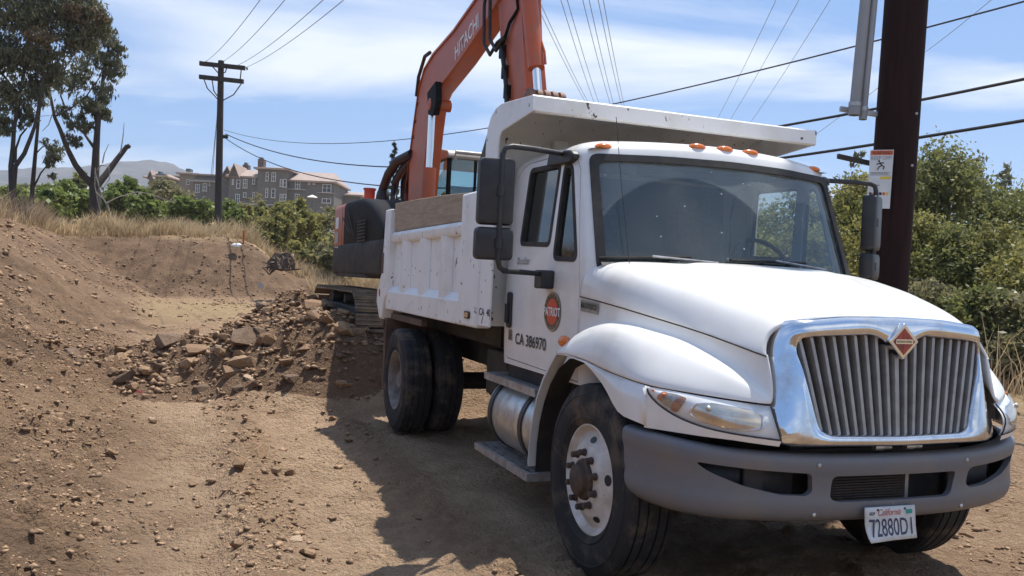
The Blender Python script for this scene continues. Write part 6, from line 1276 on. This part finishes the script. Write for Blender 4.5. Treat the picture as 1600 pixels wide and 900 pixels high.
limb(mb, [q1(199, 228, 0.8), q1(203, 230, 0.8)], 0.13, 0.09, 8); limb(mb, [q1(148, 232), q1(138, 218, 0.3), q1(131, 208, 0.5)], 0.08, 0.05); limb(mb, [q1(85, 182, -1), q1(110, 170, -0.8), q1(135, 150, -0.5), q1(158, 118, 0)], 0.05, 0.02)
limb(mb, [q1(131, 208, 0.5), q1(110, 190, 0.8), q1(95, 150, 1), q1(100, 90, 1.2), q1(110, 40, 1.4)], 0.06, 0.02)
tk_ = mb.build('trunk', 'bark', eu, smooth=60)
mb = MB()
for pts in ([(149, 262), (148, 290), (152, 310), (158, 335)], [(149, 270), (156, 296), (165, 318), (176, 340), (180, 346)], [(152, 266), (158, 258), (170, 260), (171, 280), (160, 296)], [(150, 300), (168, 318), (172, 335)], [(160, 255), (163, 240), (170, 225)], [(188, 240), (192, 215), (194, 192)], [(165, 318), (185, 308), (214, 300), (235, 303), (272, 317)]):
    limb(mb, [q1(x, y, -0.3) for x, y in pts], 0.035, 0.012, 5)
mb.build('dead_branch', 'bark_pale', eu, smooth=60)
blobs = []
for (px, py, d, rx, rz, n) in ((175, 105, 0.5, 0.42, 0.55, 1500), (182, 80, 0.5, 0.30, 0.32, 800), (160, 145, 0.2, 0.4, 0.45, 1200), (140, 165, -0.2, 0.55, 0.35, 1400), (128, 195, 0, 0.45, 0.35, 1100), (115, 222, -0.3, 0.28, 0.30, 600), (160, 180, 0.2, 0.30, 0.30, 700), (110, 130, 0.4, 0.6, 0.5, 1300), (130, 110, 0.6, 0.55, 0.5, 900)): blobs.append((q1(px, py, d), (rx, rx * 1.2, rz), n))
blobs += [(q1(168, 60, 0.4), (0.45, 0.45, 0.4), 900), (q1(150, 90, 0.3), (0.5, 0.5, 0.4), 900), (q1(100, 175, 0.4), (0.35, 0.3, 0.3), 500)]
leaves('crown', [(c, tuple(v * LK for v in r), int(n * 0.8)) for c, r, n in blobs], 'leaf_euc', eu, (0.06, 0.22), 0.8, 22, 0.13)
D2 = 38.0; LK = D2 / 33
base2 = at(50, 315, D2); e2 = thing('eucalyptus_tree', 'eucalyptus with forked twin stems and big dark crown at left edge', 'tree', base2)
def q2(px, py, d=0.0): return at(px, py, D2 + d * LK) - base2
mb = MB(); limb(mb, [Vector((q2(20, 312).x, q2(20, 312).y, gzf(base2.x + q2(20, 312).x, base2.y) - base2.z - 0.2)), q2(18, 285), q2(17, 260), q2(20, 232), q2(22, 200), q2(30, 150), q2(42, 90), q2(50, 20)], 0.16, 0.06, 8); limb(mb, [q2(20, 305), q2(24, 260), q2(38, 240), q2(48, 215), q2(54, 198), q2(62, 160), q2(70, 100), q2(80, 40)], 0.14, 0.05, 8); limb(mb, [q2(24, 255), q2(25, 232), q2(32, 212), q2(42, 200)], 0.07, 0.04)
limb(mb, [q2(0, 115), q2(40, 95), q2(72, 74)], 0.05, 0.02); limb(mb, [q2(30, 150), q2(0, 110), q2(-40, 60)], 0.07, 0.03); mb.build('trunk', 'bark', e2, smooth=60)
blobs = []
for (px, py, d, rx, rz, n) in ((20, 20, 0, 1.3, 1.0, 5200), (85, 25, 0.6, 1.25, 1.0, 5200), (130, 15, 0.2, 0.9, 0.8, 3600), (150, 40, 0, 0.62, 0.6, 2400), (120, 65, 0.4, 0.8, 0.6, 2800), (60, 90, 0.2, 0.9, 0.7, 3000), (10, 90, 0, 1.0, 0.9, 3600), (20, 150, 0, 0.8, 0.7, 2400), (8, 195, 0, 0.45, 0.45, 1000), (60, 140, 0.8, 0.55, 0.6, 1300), (40, 185, 0.3, 0.4, 0.4, 700), (-40, 100, 0, 1.3, 1.4, 4000), (60, -40, 0, 1.8, 1.0, 5000), (90, 120, 0.6, 0.5, 0.45, 1100)): blobs.append((q2(px, py, d), (rx, rx * 1.1, rz), n))
leaves('crown', [(c, tuple(v * LK for v in r), int(n * 0.95)) for c, r, n in blobs], 'leaf_euc', e2, (0.055, 0.19), 0.75, 24, 0.13)
leaves('crown', [(c, tuple(v * LK for v in r), n) for c, r, n in [(q2(120, 20, -0.6), (0.55, 0.4, 0.35), 900), (q2(60, 60, -0.9), (0.7, 0.4, 0.4), 800), (q2(150, 25, -0.5), (0.35, 0.3, 0.3), 500)]], 'leaf_euc_brown', e2, (0.05, 0.16), 0.7)
D3 = 40.0; LK = D3 / 31.5
base3 = at(50, 318, D3); e3 = thing('eucalyptus_tree', 'slim single stemmed eucalyptus between the forked one and the stubbed one', 'tree', base3)
def q3(px, py, d=0.0): return at(px, py, D3 + d * LK) - base3
mb = MB(); limb(mb, [Vector((q3(50, 322).x, q3(50, 322).y, gzf(base3.x, base3.y) - base3.z - 0.2)), q3(51, 290), q3(54, 255), q3(57, 220), q3(60, 190), q3(64, 150), q3(70, 100)], 0.13, 0.04, 8); limb(mb, [q3(54, 290), q3(64, 270), q3(74, 258), q3(85, 245)], 0.05, 0.02); limb(mb, [q3(56, 240), q3(66, 230), q3(80, 224)], 0.04, 0.015); mb.build('trunk', 'bark', e3, smooth=60)
leaves('crown', [(c, tuple(v * LK for v in r), n) for c, r, n in [(q3(78, 250), (0.36, 0.3, 0.30), 700), (q3(88, 235), (0.32, 0.3, 0.3), 600), (q3(82, 275), (0.22, 0.2, 0.12), 200), (q3(70, 225), (0.2, 0.2, 0.2), 200), (q3(66, 150), (0.4, 0.4, 0.4), 600)]], 'leaf_euc', e3, (0.045, 0.16), 0.7)
mb = MB()
for pts in ([(18, 168), (40, 162), (52, 170), (62, 182), (78, 180)], [(66, 118), (72, 135), (78, 155), (82, 178)], [(48, 165), (56, 175), (60, 190)], [(82, 178), (76, 195), (66, 205)]): limb(mb, [q3(x, y, -0.5) for x, y in pts], 0.028, 0.012, 5)
mb.build('dead_branch', 'bark_pale', e3, smooth=60)

LK = 1.0
# --- bushes: lumpy crown on a few stems
def bush(name, label, px, pt, Y, R, mat, n, size, cat='bush', group=None, zb=None, lump=8, trunk=True, hang=0.0, aspect=1.0):
    top = at(px, pt, Y); z0 = gzf(top.x, top.y) if zb is None else zb; Hh = max(0.6, top.z - z0); root = thing(name, label, cat, (top.x, top.y, z0), group)
    bl = []; rz = Hh * 0.52 * aspect; zc_ = Hh - rz
    bl.append(((0, 0, zc_), (R * 0.72, R * 0.72, rz * 0.8), int(n * 0.22)))
    for k in range(lump):
        a = 6.283 * (k + NR.random() * 0.7) / lump; e = NR.uniform(-0.75, 0.95); rr = NR.uniform(0.30, 0.48); ce = math.sqrt(max(0, 1 - e * e))
        bl.append(((R * 0.68 * ce * math.cos(a), R * 0.68 * ce * math.sin(a), zc_ + rz * 0.66 * e), (R * rr, R * rr, min(R, rz) * rr * 1.05), int(n * 0.78 / lump)))
    bl.append(((NR.uniform(-0.15, 0.15) * R, 0, Hh - rz * 0.26), (R * 0.34, R * 0.34, rz * 0.30), int(n * 0.08)))
    leaves('crown', bl, mat, root, size, hang)
    if trunk:
        mb = MB()
        for k in range(3):
            a = 6.283 * k / 3 + NR.random(); limb(mb, [(0.12 * math.cos(a), 0.12 * math.sin(a), -0.1), (R * 0.2 * math.cos(a), R * 0.2 * math.sin(a), Hh * 0.35), (R * 0.42 * math.cos(a), R * 0.42 * math.sin(a), Hh * 0.75)], 0.03 + 0.012 * Hh, 0.012, 6)
        mb.build('trunk', 'bark', root, smooth=60)
    return root
RS = (0.05, 0.10)
ord_ = ['first', 'second', 'third', 'fourth', 'fifth', 'sixth', 'seventh', 'eighth', 'ninth', 'tenth', 'eleventh', 'twelfth']
rt = [  # right of the truck: px, top py, distance, radius, material, leaves, label
 (1455, 222, 27, 2.3, 'leaf_green', 15000, 'tallest green tree immediately right of the brown pole'), (1405, 250, 30, 2.2, 'leaf_green', 9000, 'green tree half hidden by the brown pole'),
 (1335, 268, 29, 2.4, 'leaf_olive', 10000, 'olive tree seen between the truck roof and the brown pole'), (1270, 285, 30, 2.6, 'leaf_green', 8000, 'green tree framed by the driver side window'),
 (1520, 262, 29, 2.3, 'leaf_green', 12000, 'dark green tree second right of the brown pole along the skyline'), (1580, 285, 28, 2.4, 'leaf_green', 11000, 'dark green tree third right of the brown pole along the skyline'),
 (1660, 270, 28, 2.6, 'leaf_green', 6000, 'dark green tree cut by the right edge of the picture'),
 (1440, 330, 21, 1.7, 'leaf_olive', 11000, 'rounded olive bush directly right of the brown pole'), (1500, 355, 20.5, 1.5, 'leaf_green', 9000, 'green bush right of the rounded olive one'),
 (1560, 345, 20, 1.6, 'leaf_olive', 11000, 'sunlit olive bush near the right edge'), (1625, 370, 19, 1.7, 'leaf_olive', 8000, 'olive bush cut by the right edge of the picture'),
 (1365, 335, 22, 1.7, 'leaf_olive', 9000, 'olive bush behind the driver side mirror'), (1300, 345, 23, 1.9, 'leaf_olive', 8000, 'olive bush behind the windshield right corner'), (1225, 340, 24, 1.9, 'leaf_olive', 6000, 'olive bush behind the steering wheel'),
 (1455, 440, 17.5, 1.2, 'leaf_grey', 8000, 'low grey green bush above the hood and grille corner'), (1530, 450, 17, 1.2, 'leaf_green', 8500, 'low green bush above the right fender'), (1598, 455, 16.5, 1.2, 'leaf_grey', 7000, 'low grey green bush at the right edge'),
 (1385, 430, 18.5, 1.2, 'leaf_grey', 5000, 'low grey bush behind the foot of the brown pole'), (1160, 335, 26, 2.0, 'leaf_green', 5000, 'green bush behind the truck cab'), (930, 300, 36, 2.6, 'leaf_green', 4000, 'green bush seen only through the passenger side window'), (860, 290, 38, 2.8, 'leaf_green', 4000, 'green tree seen only through the passenger door glass')]
for px, pt, Y, R, mt, n, lab in rt: bush('tree' if 'tree' in lab else 'bush', lab, px, pt, Y, R, mt, int(n * (1.75 if px > 1200 else 0.8)), RS if Y < 25 else (0.062, 0.125), 'tree' if 'tree' in lab else 'bush', 'trees and bushes on the right', zb=0.0, aspect=1.0 if Y > 25 else 1.1)
for px, pt, Y, lab in ((1525, 240, 40, 'thin airy eucalyptus top showing above the right hand trees'), (1575, 250, 42, 'airy eucalyptus crown above the far right trees'), (1340, 232, 38, 'airy grey tree top left of the sign on the brown pole')): bush('eucalyptus_tree', lab, px, pt, Y, 1.0, 'leaf_euc', 1700, (0.07, 0.22), 'tree', None, zb=1.0, hang=0.6, aspect=0.55, lump=6)
# --- behind the far bank
BS = (0.16, 0.26)
mid = [(15, 288, 50, 1.7, 'leaf_bright', 3600, 'bright green bush at the left edge below the forked eucalyptus'), (75, 292, 52, 1.8, 'leaf_bright', 4200, 'bright green bush between the left eucalyptus stems'), (110, 282, 56, 2.0, 'leaf_bright', 5200, 'bright green bush behind the slim eucalyptus'), (185, 285, 58, 1.6, 'leaf_bright', 4500, 'bright green bush just right of the stubbed eucalyptus'), (205, 272, 60, 1.3, 'leaf_bright', 4000, 'tall pointed bright green bush right of the stubbed eucalyptus'),
 (228, 300, 55, 1.3, 'leaf_bright', 4000, 'bright green low bush in front of the apartments'), (125, 268, 70, 1.4, 'leaf_green', 2500, 'dark green bush top behind the bright bushes'), (255, 278, 85, 3.0, 'leaf_grey', 5000, 'grey green tree before the distant houses'), (285, 305, 62, 1.6, 'leaf_bright', 3600, 'light green bush left of the distant utility pole'),
 (312, 310, 62, 1.5, 'leaf_bright', 3200, 'light green bush touching the distant utility pole'), (358, 312, 64, 1.3, 'leaf_bright', 2600, 'light green bush right of the distant utility pole'), (385, 322, 66, 1.8, 'leaf_olive', 3200, 'olive bush below the apartment gable'), (412, 318, 70, 2.0, 'leaf_olive', 3600, 'olive bush below the apartment tower'),
 (462, 312, 60, 2.1, 'leaf_olive', 7500, 'large round olive bush before the apartments'), (430, 335, 55, 1.5, 'leaf_olive', 3400, 'low olive bush left of the large round one'), (512, 318, 72, 2.0, 'leaf_grey', 4200, 'grey green bush left of the excavator'), (395, 300, 110, 2.6, 'leaf_grey', 2200, 'grey green tree against the apartment wall'),
 (498, 360, 50, 1.5, 'leaf_olive', 3600, 'olive scrub above the dry grass left of excavator'), (525, 372, 47, 1.4, 'leaf_grey', 3200, 'grey scrub touching the excavator counterweight'), (600, 330, 60, 2.4, 'leaf_green', 3200, 'green bush behind the excavator boom foot'), (660, 345, 60, 2.4, 'leaf_green', 2500, 'green bush behind the truck bed front'), (560, 330, 75, 2.4, 'leaf_grey', 2500, 'grey bush behind the excavator body'), (700, 300, 80, 2.8, 'leaf_green', 3000, 'green tree seen through the excavator cab'), (745, 310, 80, 2.6, 'leaf_green', 2500, 'green tree behind the excavator cab')]
for px, pt, Y, R, mt, n, lab in mid: bush('tree' if 'tree' in lab else 'bush', lab, px, pt, Y, R, mt, n, BS, 'tree' if 'tree' in lab else 'bush', 'bushes behind the far bank', trunk=Y < 62)
for px, pt, Y, lab in ((617, 224, 70, 'dark pine standing behind the hoses of the excavator boom'), (640, 262, 74, 'shorter dark pine beside the boom')):
    p = at(px, pt, Y); z0 = gzf(p.x, p.y); Hh = p.z - z0; root = thing('pine_tree', lab, 'tree', (p.x, p.y, z0)); MB().tube([(0, 0, 0), (0, 0, Hh)], [0.2, 0.03], 8).build('trunk', 'bark', root)
    bl = []
    for k in range(26):
        f_ = k / 25; z = Hh * (0.25 + 0.74 * f_); rr = (1 - f_) * 1.25 + 0.12; a = k * 2.4; bl.append(((rr * 0.6 * math.cos(a), rr * 0.6 * math.sin(a), z), (rr * 0.62, rr * 0.62, 0.16 + 0.12 * (1 - f_)), 120))
    leaves('crown', bl, 'leaf_pine', root, (0.07, 0.30), 0.0, 12)
# --- dry grass
def grass(name, label, X, Y, hgt, mat, w=0.02, lean=0.85):
    n = len(X); Z = gz(X, Y); ptc = fbm(X, Y, 0.9, 3, 133); h = hgt * NR.uniform(0.35, 1.2, n) * np.clip(0.85 + 1.3 * ptc, 0.3, 1.6); a = NR.uniform(0, 6.283, n) * 0.5 + 3.0 * fbm(X, Y, 0.6, 2, 5); l = lean * NR.random(n) ** 0.7; th = NR.uniform(0, 6.283, n)
    p = np.stack([X, Y, Z - 0.03], -1); wd = np.stack([np.cos(th), np.sin(th), 0 * th], -1) * w * 0.5; tip = p + np.stack([np.cos(a) * l * h, np.sin(a) * l * h, h], -1); midp = p + (tip - p) * 0.55 + np.stack([-np.cos(a) * l * h * 0.18, -np.sin(a) * l * h * 0.18, 0.05 * h], -1)
    V = np.stack([p - wd, p + wd, midp + wd * 0.75, tip + wd * 0.15, tip - wd * 0.15, midp - wd * 0.75], 1); base_ = np.arange(n)[:, None] * 6
    F = np.concatenate([base_ + np.array([[0, 1, 2, 5]]), base_ + np.array([[5, 2, 3, 4]])], 0); t = NR.random(n) * 0.7 + 0.3 * (fbm(X, Y, 0.4, 2, 33) + 0.5)
    o = npmesh(name, V.reshape(-1, 3), F, mat, None, np.concatenate([t, t])); tag(o, label, kind='stuff'); return o
def st2w(s, t): return TO.x - TF.x * s - TL.x * t, TO.y - TF.y * s - TL.y * t
def tuft(n, s0, s1, t0, t1, cond, patch=0.45, sc=0.5, seed=1):
    s = NR.uniform(s0, s1, n); t = NR.uniform(t0, t1, n); x, y = st2w(s, t); _, S1, T1, TO1 = gz_base(x, y); k = cond(S1, T1, T1 - TO1) & (fbm(x, y, sc, 3, seed) > patch - 0.5)
    return x[k], y[k]
X, Y = tuft(42000, 41.6, 52, -9, 13, lambda s, t, d: (s > 42.2 - 0.25 * np.clip(-t, 0, 9)), 0.30, 0.35, 3); grass('dry_grass', 'tall dry straw coloured grass along the top of the far bank', X, Y, 0.85, 'grass_dry', 0.035)
X, Y = tuft(46000, 14, 46, 8, 18, lambda s, t, d: d > 5.2, 0.36, 0.45, 4); grass('dry_grass', 'dry grass tufts along the top of the left bank', X, Y, 0.85, 'grass_brown', 0.035)
X, Y = tuft(26000, 14, 46, 8, 18, lambda s, t, d: d > 5.0, 0.38, 0.45, 14); grass('dry_grass', 'straw coloured grass on the edge of the left bank', X, Y, 0.7, 'grass_dry', 0.03)
X, Y = tuft(26000, 30, 46, -12, -2.0, lambda s, t, d: (t < -2.4 - 0.02 * (46 - s)), 0.38, 0.4, 5); grass('dry_grass', 'dry brown weeds beyond the excavator tracks', X, Y, 0.8, 'grass_dry', 0.035)
X, Y = tuft(9000, -10, 16, -17, -8.5, lambda s, t, d: t < -9.5, 0.40, 0.5, 6); grass('dry_grass', 'dry weeds at the foot of the right hand bushes', X, Y, 0.75, 'grass_brown', 0.025)
X, Y = tuft(5000, -10, 16, -17, -8.5, lambda s, t, d: t < -9.0, 0.45, 0.5, 7); grass('dry_grass', 'pale straw stalks right of the truck', X, Y, 0.9, 'grass_dry', 0.02)

# --- small things on the site
pmat('wood_stake', (0.55, 0.42, 0.27), (0.42, 0.31, 0.19), scale=5, rough=0.85); pmat('stake_orange', (0.50, 0.11, 0.04), (0.36, 0.10, 0.05), scale=5, rough=0.8)
pmat('root_wood', (0.060, 0.040, 0.029), (0.15, 0.105, 0.075), scale=4, rough=0.95, lo=0.5, hi=0.7); pmat('flag_pink', (0.85, 0.10, 0.14), rough=0.6); pmat('bag_white', (0.75, 0.74, 0.70), rough=0.8)
def stick(name, label, A, B, Y, w, mat, cat):
    a, b = at(*A, Y), at(*B, Y - 0.2); o = MB().obox((b - a) / 2, Vector((w, 0, 0)), Vector((0, w * 0.5, 0)), (b - a) / 2).build(name, mat, smooth=0); o.location = a; return tag(o, label, cat)
stick('survey_stake', 'orange topped survey stake on the far bank near the left', (249, 378), (250, 350), 44.5, 0.05, 'stake_orange', 'stake'); stick('survey_stake', 'tall dark orange stake behind the white bag', (380, 392), (381, 360), 44.5, 0.04, 'stake_orange', 'stake'); stick('survey_stake', 'pale lath leaning against the far cut bank', (341, 450), (347, 412), 40, 0.03, 'wood_stake', 'stake')
g0 = at(407, 452, 40); sh_ = thing('shovel', 'shovel standing upright in the dirt below the far bank', 'shovel', g0); h0 = at(407.5, 428, 40) - g0
MB().tube([(0, 0, 0.25), h0], 0.025, 8).build('handle', 'wood_stake', sh_); MB().prism(rpoly([(-0.13, 0.02), (0.13, 0.02), (0.13, 0.26), (0.05, 0.36), (-0.05, 0.36), (-0.13, 0.26)], 0.03), -0.02, 0.0, 'y').build('blade', 'galvanised', sh_)
wb = at(369, 385, 43.2); o = MB().ball((0, 0, 0.03), 0.24, 0.20, 0.13, 14, 8).ball((0.12, 0, 0.08), 0.15, 0.14, 0.09, 10, 6).build('white_bag', 'bag_white'); o.location = wb; tag(o, 'small white bag lying in the grass on the bank', 'bag')
sb = at(440, 420, 40.5); stp = thing('root_ball', 'uprooted dark tree stump with torn roots on the bank', 'tree stump', sb)
mb = MB().lathe([(0.0005, 0.60), (0.22, 0.62), (0.40, 0.50), (0.46, 0.25), (0.40, 0.0), (0.0005, -0.1)], (0, 0, 0), 'z', 20); mb.v = [tuple(Vector((v[0] * 1.25, v[1], v[2])) * NR.uniform(0.62, 1.3)) for v in mb.v]; mb.build('stump', 'root_wood', stp, smooth=0)
for k in range(34):
    a = NR.uniform(0, 6.283); d = Vector((math.cos(a) * 1.3, -abs(math.sin(a)) * 0.6, NR.uniform(-0.1, 0.75))); p0 = d * 0.25; p1 = d * NR.uniform(0.45, 0.72); q_ = Vector(NR.normal(size=3) * 0.10)
    MB().tube([p0, p0.lerp(p1, 0.5) + q_, p1 + Vector(NR.normal(size=3) * 0.10)], [NR.uniform(0.04, 0.11), 0.05, 0.02], 6).build('root', 'root_wood' if k % 5 else 'bark_pale', stp, smooth=60)
fp = on_ground(213, 620); o = MB().add([(0, 0, 0.0), (0.07, 0.01, 0.005), (0.075, 0.03, 0.06), (0.0, 0.02, 0.07)], [(0, 1, 2, 3)]).tube([(0, 0.01, -0.05), (0, 0.01, 0.075)], 0.003, 5).build('marker_flag', 'flag_pink', smooth=0); o.location = (fp.x, fp.y, gzf(fp.x, fp.y)); tag(o, 'small pink marker flag in the dirt bank', 'flag')

# ------------------------------------------------------------------ hazy air over the whole place
hm = bpy.data.materials.new('haze'); hm.use_nodes = True; hn = hm.node_tree.nodes; hn.clear()
ho = hn.new('ShaderNodeOutputMaterial'); hv = hn.new('ShaderNodeVolumePrincipled'); hv.inputs['Color'].default_value = (0.80, 0.87, 0.97, 1); hv.inputs['Density'].default_value = 0.00026; hv.inputs['Anisotropy'].default_value = 0.3
hm.node_tree.links.new(hv.outputs[0], ho.inputs['Volume']); MATS['haze'] = hm
hz = MB().box(-2050, 1750, -420, 2500, -12, 235).build('haze', 'haze', smooth=0); tag(hz, 'thin pale haze in the air over the site', kind='stuff')
